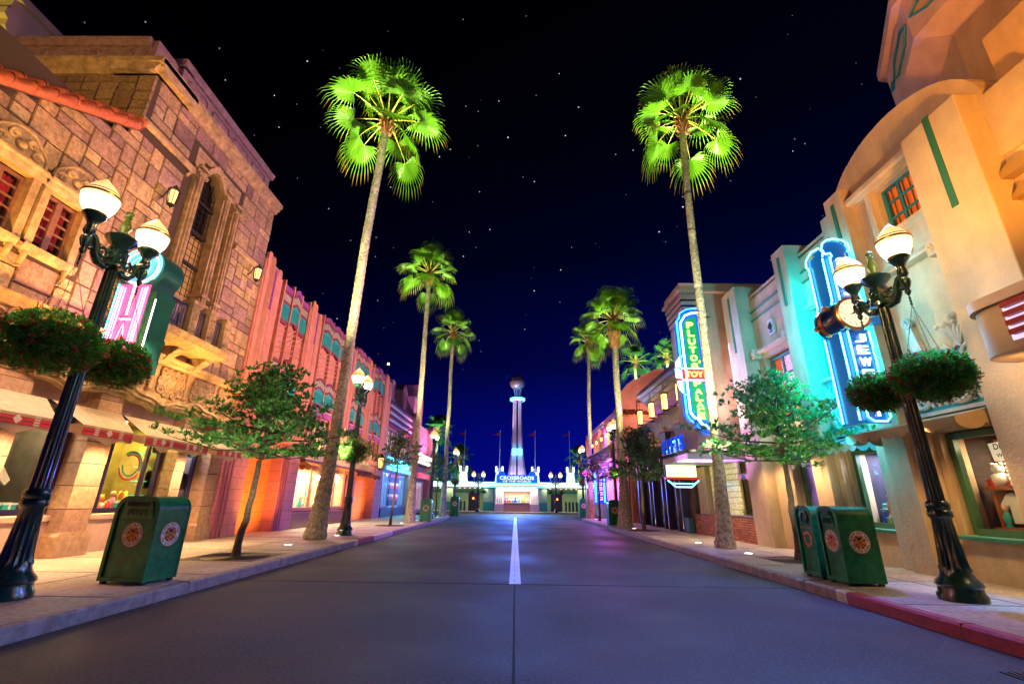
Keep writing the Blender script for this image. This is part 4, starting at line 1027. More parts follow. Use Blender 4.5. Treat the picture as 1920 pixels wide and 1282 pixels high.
for s0, s1 in ((10.45, 10.72), (11.0, 11.95), (12.24, 12.5)):
    n = max(2, int((s1-s0)/.17))
    for i in range(n+1): a = s0+(s1-s0)*i/n; lb.fbox(F, a-.009, a+.009, 6.44, 10.6, -.215, -.20)
    for k in range(22): lb.fbox(F, s0, s1, 6.5+k*.19, 6.515+k*.19, -.214, -.201)
    for z in (7.55, 8.55, 9.5): lb.fbox(F, s0, s1, z, z+.09, -.24, -.16)
lb.build('leading', LEAD, lw)
pn = MB(); pn.add([F(10.42, 6.44, -.22), F(12.6, 6.44, -.22), F(12.6, 10.75, -.22), F(10.42, 10.75, -.22)], [(0, 1, 2, 3)]); pn.build('pane', GLASS, lw)
curtain(F, 10.45, 12.55, 6.44, 8.6, -.40, lw, mat('amber_blind', (.5, .24, .08), .8, emit=(1, .42, .14), es=.35), 10)
dk = MB(); dk.fbox(F, 10.4, 12.7, 6.4, 10.9, -.58, -.52); dk.build('dark_room', mat('dark_room'), lw)
# balcony
bl = MB(); B0, B1 = 9.75, 12.6
moulding(bl, F, B0, B1, [(4.98, 0), (4.98, .6), (5.03, .72), (5.1, .8), (5.16, .8), (5.22, .85), (5.28, .85), (5.28, 0)])
for a in (9.9, 11.05, 11.75, 12.45):
    bl.fbox(F, a-.14, a+.14, 5.28, 6.1, .5, .78); bl.fbox(F, a-.17, a+.17, 6.1, 6.2, .47, .81)
    for sg in (-1, 1):
        for z in (5.45, 5.7, 5.93): bl.tube([F(a+sg*.05+p, z+q, .80) for p, q in spiral(0, 0, .055, 1.3, 0, sg, .2, 12)], .014, 5)
bl.fbox(F, B0+.02, B0+.12, 5.28, 5.42, 0, .7)
moulding(bl, F, B0-.02, B0+.3, [(6.1, 0), (6.1, .78), (6.2, .78), (6.2, 0)]); moulding(bl, F, B1-.3, B1+.02, [(6.1, 0), (6.1, .78), (6.2, .78), (6.2, 0)])
bo = bl.build('balcony', CAST, BLD, smooth=40)
cr_ = MB()
for a in (10.05, 11.2, 12.3):
    pr = [(4.98, .0), (4.98, .5), (4.9, .52), (4.82, .44), (4.75, .32), (4.66, .26), (4.6, .16), (4.57, .06), (4.57, 0)]
    moulding(cr_, F, a-.11, a+.11, pr)
    for sg in (-1, 1): cr_.tube([F(a+sg*.12, 4.87+q, .4+p) for p, q in spiral(0, 0, .09, 1.5, 0, 1, .2, 16)], .02, 6); cr_.tube([F(a+sg*.12, 4.67+q, .17+p) for p, q in spiral(0, 0, .06, 1.5, 0, 1, .2, 14)], .016, 6)
cr_.build('corbel', CAST, bo, smooth=40, split=0.012)
rl = MB()
for s0, s1 in ((11.19, 11.61), (10.04, 10.91), (11.89, 12.31)):
    n = max(4, int((s1-s0)/.09))
    for z in (5.34, 6.02): rl.fbox(F, s0, s1, z, z+.03, .62, .66)
    for i in range(n+1): a = s0+(s1-s0)*i/n; rl.tube([F(a, 5.34, .64), F(a, 6.04, .64)], .012, 5)
rl.build('railing', mat('railing_blue_iron', (.03, .07, .16), .4, .3), bo, split=0.012)
for s, z, w_ in ((9.8, 8.55, 'between the ornate window and the tall lancet window'), (13.9, 8.5, 'right of the tall lancet window')):
    wall_lantern(FL(XL+.03), s, z, 'black iron lantern ' + w_, 'iron lanterns on the stone wall', en=28, sc=1.15)
# frieze and wave moulding
fz = MB()
moulding(fz, F, -3, 14.7, [(4.55, 0), (4.55, .14), (4.6, .2), (4.66, .2), (4.7, .27), (4.75, .27), (4.8, .12), (4.8, 0)])
moulding(fz, F, -3, 14.7, [(3.5, -.3), (3.5, .05), (4.56, .03), (4.56, -.3)])
def wave(s): 
    u = (s-7.9) % 2.35 / 2.35
    return .13*(math.cos(2*PI*u))**3
for k, (dz, dd, hh) in enumerate(((0, .30, .07), (-.08, .24, .07), (-.15, .16, .08))):
    n = 120; pt = [(2.0+12.7*i/n) for i in range(n+1)]
    up_ = [(s, 3.62+dz+wave(s)+hh) for s in pt]; dn = [(s, 3.62+dz+wave(s)) for s in pt]
    for i in range(n): fz.fprism(F, [dn[i], dn[i+1], up_[i+1], up_[i]], 0, dd)
fzo = fz.build('frieze', CAST, BLD, smooth=25)
og = MB()
for i, s in enumerate([3.6, 5.0, 6.35, 7.7, 9.05, 10.4, 11.75, 13.0, 14.15]):
    cartouche(og, F, s, 4.16, 1.02, .72, .05)
for s in (4.3, 5.68, 7.02, 8.38, 9.72, 11.08, 12.38, 13.57): baluster(og, F, s-.07, 3.84, 4.54, .06, .09)
og.build('carved_panel', mat('carved_stone', (.44, .29, .17), .75, var=.2, vs=9, bump=.3, bs=40), fzo, smooth=45, split=0.02)
# ground floor piers, plinth, show windows
WD = -.42
PIER = mat('pier_stone', attr=True, rough=.8, var=.2, vs=10, bump=.3, bs=40)
pr = MB()
for s0, s1 in ((7.55, 8.45), (9.93, 10.55), (12.72, 13.1), (14.14, 14.68), (4.8, 5.8)):
    z = .15; pr.fbox(F, s0-.06, s1+.06, .15, .55, WD, .07, col=(.44, .28, .18)); pr.fprism(F, [(s0-.06, .55), (s1+.06, .55), (s1, .62), (s0, .62)], WD, .05, col=(.44, .28, .18))
    z = .62; k = 0
    while z < 3.45:
        h = .46; c = [(.42, .25, .17), (.36, .21, .15), (.48, .31, .19), (.40, .24, .17)][(k+int(s0*3)) % 4]; pr.fbox(F, s0+.004*(k % 2), s1, z, min(z+h-.012, 3.5), WD-.3, .0+.006*(k % 2), col=c); z += h; k += 1
pr.build('pier', PIER, BLD, split=0.012)
pt_ = MB()
for s0, s1 in ((8.45, 9.93), (10.55, 12.72), (13.1, 14.14), (5.8, 7.55), (-3, 4.8)):
    pt_.fbox(F, s0, s1, .15, .84, WD-.25, WD+.12); moulding(pt_, F, s0, s1, [(.84, WD-.25), (.84, WD+.17), (.93, WD+.17), (.96, WD+.10), (.96, WD-.25)])
    pt_.fbox(F, s0, s1, 3.2, 3.5, WD-.3, WD+.1)
pt_.build('plinth', mat('plinth_rose', (.52, .34, .30), .7, var=.1, vs=4), BLD, split=0.012)
NAVY = mat('shopfront_navy', (.02, .015, .06), .35, var=.2)
for nm, s0, s1, mull, c, en, lc in (('A', 8.5, 9.9, (), (.08, .06, .035), 22, (1, .8, .5)), ('B', 10.6, 12.68, (11.05, 12.2), (.22, .16, .03), 60, (1, .78, .25)), ('C', 13.13, 14.1, (), (.10, .08, .10), 24, (1, .9, .8)), ('D', 5.85, 7.5, (), (.3, .18, .04), 14, (1, .65, .2))):
    wf = win_frame(F, s0, s1, .98, 3.2, WD+.05, .09, BLD, NAVY, mull=mull, name='shop_window', depth=.1, mw=.07)
    interior(F, s0, s1, .98, 3.15, WD-1.1, WD-.05, wf, c, shelves=(), lightcol=lc, en=en)
where = {'A': 'in the leftmost shop window', 'B': 'in the wide yellow lit shop window', 'C': 'in the narrow shop window before the pink corner'}
FI = FL(XL+WD)
sh = thing('display_stand', 'dark stand with green glass shelves at both ends of the yellow lit shop window', 'display stand', FI(11.6, .98, -.5))
m = MB()
for a in (10.84, 12.44):
    for z in (1.35, 1.7, 2.05, 2.4, 2.75): m.fbox(FI, a-.14, a+.14, z, z+.02, -.35, -.12)
m.build('glass_shelf', glow('green_shelf', (.05, .8, .35), .8), sh, split=0.02); m = MB()
for a in (10.84, 12.44): m.tube([FI(a, .98, -.12), FI(a, 3.1, -.12)], .018, 6)
m.build('post', mat('brass_post', (.5, .35, .1), .3, .8), sh, split=0.012)
for i, (kind, col, s, z, sc) in enumerate([('figurine', 'white', 11.3, .98, 2.2), ('soft toy', 'orange', 11.55, .98, 1.1), ('gift box', 'red', 11.1, .98, 1.4), ('hat', 'orange', 11.2, 1.25, 1.2), ('figurine', 'pink', 11.85, .98, 1.6), ('soft toy', 'yellow', 12.2, .98, 1.3), ('gift box', 'teal', 12.0, .98, 1.5), ('lollipop', 'red', 11.35, 1.4, 1.3), ('bottle', 'red', 11.75, .98, 1.1), ('bottle', 'yellow', 11.92, .98, 1.3), ('lollipop', 'orange', 12.08, .98, 1.0), ('mug', 'white', 11.42, .98, 1.0)]):
    goods(kind, col, FI(s, z, -.3 - .05*(i % 2)), where['B'], sc)
for i, (kind, col, s, z, sc) in enumerate([('dress shirt', 'white', 8.95, 1.25, 1.15), ('gift box', 'teal', 9.5, .98, 1.3), ('hat', 'yellow', 8.9, 2.25, 1.3), ('gift box', 'black', 9.2, .98, 1.2)]):
    goods(kind, col, FI(s, z, -.45), where['A'], sc)
pd = thing('display_stand', 'dark pole stand with hats and toys ' + where['C'], 'display stand', FI(13.6, .98, -.4))
m = MB(); m.lathe([(.16, 0), (.16, .03), (.02, .05), (.02, 1.9)], FI(13.6, .98, -.4), 12); m.build('stand_pole', BLACKMET, pd)
for i, (kind, col) in enumerate([('dress shirt', 'white'), ('soft toy', 'black'), ('hat', 'orange'), ('soft toy', 'blue'), ('hat', 'yellow'), ('soft toy', 'teal')]):
    goods(kind, col, FI(13.6+(.06 if i % 2 else -.05), (1.0, 1.6, 1.95, 2.05, 2.4, 2.5)[i], -.28), where['C'], .95)
# decal on the glass: ring of teal and red with small lettering strokes
dc = thing('window_decal', 'round red and teal decal on the glass of the yellow lit shop window', 'window decal', FI(11.75, 2.05, 0))
m = MB(); 
for (r1, r2, a0, a1, mi) in ((.36, .30, -20, 130, 0), (.29, .25, -20, 130, 1), (.36, .31, 190, 330, 1), (.26, .22, 180, 340, 0)):
    n = 18
    for i in range(n):
        a, b = R(a0+(a1-a0)*i/n), R(a0+(a1-a0)*(i+1)/n)
        m.add([FI(11.75+r1*math.cos(a), 2.05+r1*math.sin(a), .012), FI(11.75+r1*math.cos(b), 2.05+r1*math.sin(b), .012), FI(11.75+r2*math.cos(b), 2.05+r2*math.sin(b), .012), FI(11.75+r2*math.cos(a), 2.05+r2*math.sin(a), .012)], [(0, 1, 2, 3)], mi)
m.build('decal_rings', [gm('teal'), gm('red')], dc, recalc=False)
# awnings
CANV = mat('awning_canvas', (.72, .60, .44), .8, var=.1, vs=6, trans=.15)
BANDR = mat('awning_red_band', (.62, .03, .06), .8); BANDL = mat('awning_pale_patch', (.62, .50, .46), .8); BINK = mat('awning_piping', (.05, .04, .04), .8)
def awning(s0, s1, o0, o1, label, dz=0):
    """roof from wall (s0..s1, z 3.08) to valance (o0..o1) at d=1.0"""
    zt, zo, dd = 3.12+dz, 2.62+dz, 1.0
    t = thing('shop_awning', label, 'awning', F((s0+s1)/2, zt, .05), 'striped valance awnings over the shop windows')
    m = MB(); n = 7
    for i in range(n):
        a, b = i/n, (i+1)/n
        m.add([F(s0+(s1-s0)*a, zt, .04), F(s0+(s1-s0)*b, zt, .04), F(o0+(o1-o0)*b, zo, dd), F(o0+(o1-o0)*a, zo, dd), F(s0+(s1-s0)*(a+b)/2, zt, .04), F(o0+(o1-o0)*(a+b)/2, zo-.02, dd)], [(0, 4, 5, 3), (4, 1, 2, 5)])
    m.build('canopy_cloth', CANV, t, recalc=False)
    v = MB(); n = 60; L_ = o1-o0; nb = max(1, round(L_/1.15))
    def bot(u):
        q = (u*nb) % 1.0; q2 = abs(q-.5)*2
        return -.20 - .10*(1-q2)**.8 - (.05*math.cos(q*2*PI*2) if True else 0)*.6
    for i in range(n):
        a, b = i/n, (i+1)/n; v.add([F(o0+L_*a, zo, dd), F(o0+L_*b, zo, dd), F(o0+L_*b, zo+bot(b), dd+.01), F(o0+L_*a, zo+bot(a), dd+.01)], [(0, 1, 2, 3)])
    for d_, sa in ((dd, o0), (dd, o1)):
        s_ = s0 if sa == o0 else s1
        v.add([F(sa, zo, dd), F(sa, zo-.2, dd), F(s_, zt-.52, .04), F(s_, zt-.44, .04)], [(0, 1, 2, 3)])
    vo = v.build('valance', mat('valance_tan', (.46, .30, .20), .8, trans=.15), t, recalc=False)
    bd = MB()
    for k, z in enumerate((-.055, -.125)): bd.fbox(F, o0+.01, o1-.01, zo+z-.05, zo+z, dd+.008, dd+.014, 0)
    for q in range(nb):
        c = o0 + L_*(q+.5)/nb
        bd.fprism(F, [(c-.075, zo-.1), (c, zo-.02), (c+.075, zo-.1), (c, zo-.18)], dd+.012, dd+.02, 1)
        for sg in (-1, 1):
            a = c+sg*L_/nb*.24
            for k in range(4): bd.fbox(F, a-.05, a+.05, zo-.04-k*.045, zo-.01-k*.045, dd+.013, dd+.018, 1)
    for z in (-.05, -.108, -.118, -.178): bd.fbox(F, o0+.01, o1-.01, zo+z-.006, zo+z, dd+.0135, dd+.0165, 2)
    bd.build('valance_bands', [BANDR, BANDL, BINK], vo, split=0.012)
    ir = MB()
    for a, b in ((s0+.05, o0+.03), (s1-.05, o1-.03)): ir.tube([F(a, zt-.55, .02), F(b, zo-.01, dd-.01)], .012, 5)
    ir.build('support_arm', BLACKMET, t, split=0.012)
awning(6.3, 8.75, 5.4, 8.15, 'first striped valance awning from the near end of the stone building')
awning(8.86, 10.55, 8.66, 9.88, 'second striped awning, short one behind the near lamp post')
awning(10.6, 13.0, 10.22, 12.42, 'third striped awning, wide one above the yellow lit window')
awning(13.1, 14.6, 12.8, 14.0, 'fourth striped awning, small one next to the pink building')
# neon blade sign of pink glass with round head
ns = thing('neon_blade_sign', 'tall pink and cyan neon blade sign with a round head on the stone building', 'neon sign', (XL+.3, 9.4, 5.4))
TEAL = mat('sign_teal_enamel', (.01, .10, .095), .3, var=.15, coat=.4)
x0, x1 = -9.08, -8.10; ya, yb = 9.3, 9.95; xc = (x0+x1)/2
b = MB(); FN = FC(ya); rr = .50
head = [(xc+rr*math.cos(a), 6.28+rr*math.sin(a)) for a in [R(-38)+R(256)*i/26 for i in range(27)]]
body = head + [(x0+.12, 5.9), (x0+.12, 4.05), (x1-.12, 4.05), (x1-.12, 5.9)]
b.fprism(FN, body, -(yb-ya), 0); b.box(x1-.13, x1-.02, ya+.04, yb-.04, 3.9, 5.75); b.box(x1-.14, x1+.0, ya+.02, yb-.02, 5.55, 5.7); b.box(x1-.14, x1+.0, ya+.02, yb-.02, 4.6, 4.7)
b.box(XL, x0+.2, ya+.2, ya+.3, 5.6, 5.75); b.box(XL, x0+.2, ya+.2, ya+.3, 4.4, 4.55)
b.build('cabinet', TEAL, ns, smooth=40)
f = MB(); f.fprism(FN, [(xc-.34, 4.1), (xc+.34, 4.1), (xc+.34, 5.85), (xc-.34, 5.85)], 0, .012); f.build('sign_face', mat('sign_pink_face', (.7, .1, .3), .4, emit=(1, .12, .42), es=.75), ns)
f = MB(); f.fprism(FN, [(xc+.44*math.cos(2*PI*i/36), 6.28+.44*math.sin(2*PI*i/36)) for i in range(36)], .001, .014); f.build('round_face', mat('sign_cyan_face', (.1, .5, .55), .4, emit=(.1, .75, .9), es=.55), ns)
PINKN = glow('neon_pink', (1, .28, .62), 4.5); CYN = glow('neon_cyan', (.12, .85, 1), 5); WHN = glow('neon_white', (1, .92, .95), 5)
n1 = MB()
for q in (.30, .25, .19): ftube(n1, FN, [(xc-q, 4.15), (xc-q, 5.7+q*.3)], .012, .04); ftube(n1, FN, [(xc+q, 4.15), (xc+q, 5.7+q*.3)], .012, .04)
ftube(n1, FN, [(xc+.40*math.cos(a), 6.28+.40*math.sin(a)) for a in [2*PI*i/40 for i in range(40)]], .014, .04, closed=True)
ftube(n1, FN, [(xc-.1, 4.4), (xc-.05, 4.62), (xc, 4.9), (xc+.06, 4.6), (xc+.1, 4.4), (xc, 4.35)], .012, .04, closed=True)
n1.build('pink_tubing', PINKN, ns)
n2 = MB(); ftube(n2, FN, [(xc+.47*math.cos(a), 6.28+.47*math.sin(a)) for a in [R(-40)+R(260)*i/30 for i in range(31)]], .014, .04); ftube(n2, FN, [(xc+.24*math.cos(a), 6.28+.24*math.sin(a)) for a in [2*PI*i/30 for i in range(30)]], .012, .04, closed=True)
ftube(n2, FN, [(xc-.36, 4.1), (xc-.36, 5.85)], .012, .04)
for k, ch in enumerate('AN'):
    a = R(60-30*k); put_text(n2, lambda u, v, d=0, a=a: FN(xc+(.32+v)*math.cos(a)+u*math.sin(a), 6.28+(.32+v)*math.sin(a)-u*math.cos(a), .03), ch, h=.09, off=.01, depth=.02)
n2.build('cyan_tubing', CYN, ns)
n3 = MB(); n3.tube([(x1+.02, ya+.02, 3.95), (x1+.02, ya+.02, 5.5)], .014, 6); ftube(n3, FN, [(xc, 5.1), (xc, 5.9)], .016, .04); ftube(n3, FN, [(xc-.12, 5.0), (xc+.12, 5.0)], .014, .04)
n3.build('white_tubing', WHN, ns)
lightobj('AREA', (xc, ya-.12, 5.3), 7, (1, .35, .7), sx=.6, sy=2.0, target=(xc, ya-3, 5.2), name='neon_light')
# yellow lit tower behind
yt = thing('corner_tower', 'yellow lit stone tower rising behind the carved stone building', 'building', (-20, 14, 0))
m = MB(); m.box(-30, -18.6, 12, 20, 0, 17.0); m.build('wall', mat('tower_stone', (.5, .38, .18), .8, var=.15, vs=2, brick=(1.1, .6, .02, (.46, .34, .16))), yt)
m = MB(); Y_ = FC(12); moulding(m, Y_, -30, -18.4, [(17, 0), (17, .2), (17.2, .35), (17.5, .35), (17.6, .5), (17.9, .5), (17.9, 0)]); m.box(-22, -19.4, 12.2, 14, 17.9, 19.3); m.box(-22.2, -19.2, 12, 14.2, 19.3, 19.6)
m.build('cornice', mat('tower_stone_trim', (.52, .4, .2), .8), yt)
# ================================================================== LEFT: pink and teal building
PKB = thing('pink_building', 'coral pink art deco building with teal panels and stepped piers', 'building', (XL, 24, .15))
CORAL = mat('coral_stucco', (.66, .30, .24), .75, var=.12, vs=2.5, bump=.2, bs=60, brick=(1.6, .42, .008, (.70, .32, .26)))
CORAL2 = mat('coral_plain', (.66, .26, .18), .7, var=.12, vs=3, bump=.15, bs=60)
MAR = mat('maroon_trim', (.24, .03, .06), .6); TEALP = mat('teal_panel', (.015, .42, .40), .55, var=.1, vs=5); PEACH = mat('peach_paint', (.75, .38, .24), .6)
PURP = mat('purple_trim', (.33, .07, .33), .6); OCH = mat('orange_recess', (.72, .24, .05), .7, var=.08, brick=(1.9, .34, .008, (.70, .22, .05))); ROSEP = mat('rose_pier', (.60, .22, .30), .7, var=.1, brick=(1.5, .36, .008, (.56, .2, .3)))
P0, P1 = 14.74, 32.9
m = MB(); m.fbox(F, P0, P1, 3.9, 9.45, -5, -.06); m.fbox(F, P0, 20.0, 2.9, 3.9, -5, -.06); m.fbox(F, 26.3, P1, 2.9, 3.9, -5, -.06)
m.fbox(F, P0, 20.05, .15, 2.9, -5, -.45); m.fbox(F, 26.3, P1, .15, 2.9, -5, -.45); m.fbox(F, 20.05, 26.3, .15, .78, -5, -.2)
m.build('wall', CORAL, PKB)
m = MB(); rb = MB()
piers = [(14.76, 15.95, 9.95), (18.75, 19.9, 9.75), (23.9, 24.9, 9.65), (27.5, 28.4, 9.6), (31.3, 32.85, 9.7)]
for s0, s1, zt in piers:
    m.fbox(F, s0, s1, 3.6, zt-.35, -.3, .06)
    w_ = s1-s0
    for a, dz in ((s0+w_*.13, 0), (s0+w_*.38, -.05), (s0+w_*.86, -.3)):
        rr = w_*.11; pts = [(a-rr, 3.4)] + [(a+rr*math.cos(PI-PI*i/6), zt+dz-rr+rr*math.sin(PI-PI*i/6)) for i in range(7)] + [(a+rr, 3.4)]
        rb.fprism(F, pts, .0, .10 if dz == 0 else .08); rb.fbox(F, a-rr*1.7, a+rr*1.7, 3.5, zt+dz-.35, .0, .075)
m.build('pier', CORAL, PKB, split=0.01); rb.build('pier_rib', CORAL2, PKB, smooth=30, split=0.01)
lt_ = MB(); lk = MB()
for s0, s1, zt in piers:
    a = s0+(s1-s0)*.62; w_ = .075
    lk.fbox(F, a-w_, a+w_, 7.9, zt-.5, .061, .064)
    z = 7.95; 
    while z < zt-.6:
        lt_.tube([F(a-w_, z, .075), F(a+w_, z+.1, .075), F(a-w_, z+.2, .075)], .014, 5); lt_.tube([F(a+w_, z, .075), F(a-w_, z+.1, .075), F(a+w_, z+.2, .075)], .014, 5); z += .2
lt_.build('lattice', mat('lattice_violet', (.40, .08, .5), .6), PKB, split=0.01); lk.build('lattice_slot', mat('lattice_recess', (.10, .02, .03), .9), PKB, split=0.01)
def bay(s0, s1, units, ztop, peak):
    w_ = (s1-s0)/units; mm = {k: MB() for k in ('mar', 'teal', 'zig', 'cor', 'pur', 'whi')}
    for u in range(units):
        a, b = s0+u*w_+.07, s0+(u+1)*w_-.07; c = (a+b)/2; pk = .16 if peak(u) else 0; d = .07 if pk else .02; q = .012
        def chev(M_, z0, z1, d1):
            M_.fprism(F, [(a, z0), (c, z0+pk), (b, z0), (b, z1), (c, z1+pk), (a, z1)], -.05, d1)
        zt = ztop + (.05 if pk else 0)
        chev(mm['pur'], zt-.2, zt, d+.03); chev(mm['mar'], zt-.32, zt-.2, d+.02); chev(mm['teal'], zt-.62, zt-.32, d-.005)
        chev(mm['mar'], zt-.74, zt-.62, d+.01); chev(mm['teal'], zt-1.38, zt-.74, d-.005); chev(mm['mar'], zt-1.54, zt-1.38, d+.01)
        nz = 6
        for i in range(nz):
            x_ = a+(b-a)*i/nz; x2 = a+(b-a)*(i+1)/nz; zz = lambda s: zt-.62+pk*(1-abs(s-c)/((b-a)/2))
            mm['zig'].fprism(F, [(x_, zz(x_)), ((x_+x2)/2+.0, zz((x_+x2)/2)), (x2, zz(x2)+.28), ((x_+x2)/2, zz((x_+x2)/2)+.28)], d-.004, d+.006)
        if pk or units > 2:
            for i in range(9): mm['teal'].fbox(F, a+(b-a)*(i+.2)/9, a+(b-a)*(i+.8)/9, zt-1.34, zt-.8, d-.01, d+.012)
            for k in range(6): mm['cor'].tube([F(a+.04, zt-2.85+k*.21, d-.02), F(b-.04, zt-2.6+k*.21, d-.02)], .028, 5)
        zl = zt-3.0     # lower set
        chev(mm['mar'], zl-.12, zl, d+.02); chev(mm['teal'], zl-.40, zl-.12, d-.005); chev(mm['mar'], zl-.52, zl-.40, d+.01); chev(mm['teal'], zl-1.12, zl-.52, d-.005); chev(mm['mar'], zl-1.26, zl-1.12, d+.01)
        for i in range(nz):
            x_ = a+(b-a)*i/nz; x2 = a+(b-a)*(i+1)/nz; zz = lambda s: zl-.40+pk*(1-abs(s-c)/((b-a)/2))
            mm['zig'].fprism(F, [(x_, zz(x_)), ((x_+x2)/2, zz((x_+x2)/2)), (x2, zz(x2)+.26), ((x_+x2)/2, zz((x_+x2)/2)+.26)], d-.004, d+.006)
        mm['pur'].fbox(F, a, b, zl-1.58, zl-1.26, -.05, d+.04)
        for i in range(6): mm['whi'].fprism(F, [(a+(b-a)*i/6, zl-1.27), (a+(b-a)*(i+1)/6, zl-1.27), (a+(b-a)*(i+.5)/6, zl-1.34)], d+.04, d+.05)
        if pk or units > 2:
            for i in range(9): mm['teal'].fbox(F, a+(b-a)*(i+.2)/9, a+(b-a)*(i+.8)/9, zl-1.08, zl-.58, d-.01, d+.012)
        zw1 = zl-1.7; zw0 = 3.75
        wf = win_frame(F, a+.02, b-.02, zw0, zw1, .02, .06, PKB, MAR, mull=[c], trans=[zw0+(zw1-zw0)*k/3 for k in (1, 2)], mw=.03)
        bd = MB(); bd.fbox(F, a+.05, b-.05, zw0+.05, zw1-.05, -.055, -.045); bd.build('blind', mat('cream_blind', (.6, .5, .25), .8, emit=(1, .75, .3), es=.28), wf)
    rb2 = MB()
    for u in range(units+1):
        s = s0+u*w_; rr = .04; zt = ztop+.22-(.0 if u % 2 else .06)
        rb2.fprism(F, [(s-rr, 3.5)] + [(s+rr*math.cos(PI-PI*i/6), zt-rr+rr*math.sin(PI-PI*i/6)) for i in range(7)] + [(s+rr, 3.5)], -.1, .075)
    rb2.build('window_rib', CORAL2, PKB, smooth=30, split=0)
    for k, mt_ in (('mar', MAR), ('teal', TEALP), ('zig', PEACH), ('cor', CORAL2), ('pur', PURP), ('whi', mat('scallop_white', (.7, .6, .5), .6))):
        if mm[k].v: mm[k].build({'mar': 'maroon_band', 'teal': 'teal_panel', 'zig': 'zigzag_band', 'cor': 'carved_chevrons', 'pur': 'purple_cap', 'whi': 'scallop_edge'}[k], mt_, PKB, split=.06)
bay(16.3, 18.6, 3, 9.35, lambda u: u == 1); bay(20.2, 23.7, 3, 9.45, lambda u: True); bay(25.0, 27.4, 3, 9.45, lambda u: True); bay(28.55, 31.2, 3, 9.45, lambda u: u == 1)
m = MB()
for s0, s1 in ((14.76, 16.15), (18.5, 20.02), (26.32, 27.4), (31.2, 32.88)): m.fbox(F, s0, s1, .15, 3.6, -.5, .02)
m.build('ground_pier', ROSEP, PKB, split=0.01)
m = MB()
for s0, s1 in ((14.76, 16.15), (18.5, 20.02), (26.32, 27.4)):
    for k in range(3): m.fbox(F, s0+.12+k*.2, s0+.2+k*.2, .15, 3.6, .02, .07-.012*k)
m.build('pier_fluting', mat('pier_violet', (.36, .09, .2), .7), PKB, split=0.01)
m = MB(); m.fbox(F, 16.15, 18.5, .15, 2.95, -.44, -.42); m.fbox(F, 27.4, 31.2, .15, 2.95, -.44, -.42); m.build('recess_wall', OCH, PKB, split=0.01)
m = MB(); moulding(m, F, P0, P1, [(3.35, -.1), (3.35, .1), (3.45, .16), (3.6, .16), (3.66, .06), (3.66, -.1)]); m.build('string_course', CORAL2, PKB)
wf = win_frame(F, 20.1, 26.25, .86, 2.75, -.15, .10, PKB, mat('shop_frame_coral', (.6, .12, .05), .5), mull=(21.9, 23.6, 24.8), name='shop_window', depth=.1)
interior(F, 20.1, 26.25, .86, 2.8, -1.5, -.2, wf, (.72, .55, .34), shelves=(), lightcol=(1, .78, .45), en=180)
m = MB(); m.fbox(F, 20.02, 26.3, .15, .74, -.2, .0); m.build('bulkhead', mat('bulkhead_polished', (.22, .05, .06), .2, coat=.5), PKB)
FI = FL(XL-.2)
for i, s in enumerate([20.5, 21.0, 21.5, 22.2, 22.7, 23.2, 24.1, 24.5, 25.1, 25.6]):
    goods(['figurine', 'gift box', 'soft toy', 'bottle', 'hat', 'figurine', 'soft toy', 'lollipop', 'figurine', 'gift box'][i], ['red', 'purple', 'orange', 'teal', 'red', 'pink', 'white', 'yellow', 'blue', 'green'][i], FI(s, .86, -.5-(i % 3)*.2), 'in the bright shop window of the pink building', 2.0)
for i, s in enumerate((21.3, 23.9)):
    rk = thing('clothes_rack', ('first' if i == 0 else 'second') + ' black wire rack with pictures in the bright pink building window', 'display rack', FI(s, .86, -.9)); m = MB()
    for k in range(4): m.tube([FI(s-.3+k*.2, .86, -.9), FI(s-.3+k*.2, 2.4, -.9)], .015, 5)
    for z in (1.3, 1.8, 2.3): m.tube([FI(s-.3, z, -.9), FI(s+.3, z, -.9)], .012, 5)
    m.build('wire_frame', BLACKMET, rk); m = MB()
    for k in range(3): m.fbox(FI, s-.28+k*.2, s-.14+k*.2, 1.4+.2*k, 1.65+.2*k, -.9, -.88)
    m.build('picture_card', gm(('red', 'teal')[i]), rk)
lightobj('AREA', F(24.8, 4.5, .8), 60, (1, .74, .36), sx=.3, sy=9, target=F(24.8, 3.2, .1), name='sign_fill_light')  # added to brighten the sign board; no fixture above it
# sign board with letters over the window
sb = thing('shop_sign', 'cream sign board with gold letters over the bright window of the pink building', 'shop sign', F(24.8, 3.4, .1))
m = MB(); m.fbox(F, 20.2, 29.6, 2.95, 3.9, -.05, .12); m.build('board', mat('sign_cream', (.72, .5, .24), .6), sb)
m = MB(); T = lambda a, z, d=0: F(a, z, .125+d); put_text(m, T, 'BEVERLY', w=3.6, h=.5, depth=.05, off=.03, cx=22.75, cz=3.42); put_text(m, T, 'SUNSET', w=3.6, h=.5, depth=.05, off=.03, cx=27.2, cz=3.42); m.build('lettering', mat('letter_gold', (.4, .2, .02), .35, .5), sb)
m = MB(); moulding(m, F, 20.1, 29.8, [(2.8, 0), (2.8, .2), (2.86, .24), (2.92, .24), (2.95, .1), (2.95, 0)]); m.build('lower_moulding', MAR, sb)
for s, w_ in ((20.35, 'at the near end of the cream sign board'), (30.0, 'at the far end of the cream sign board')):
    wall_lantern(FL(XL+.05), s, 3.5, 'large white glowing wall lantern ' + w_, 'white lanterns on the pink building', en=60, sc=1.9, col=(1, .75, .42))
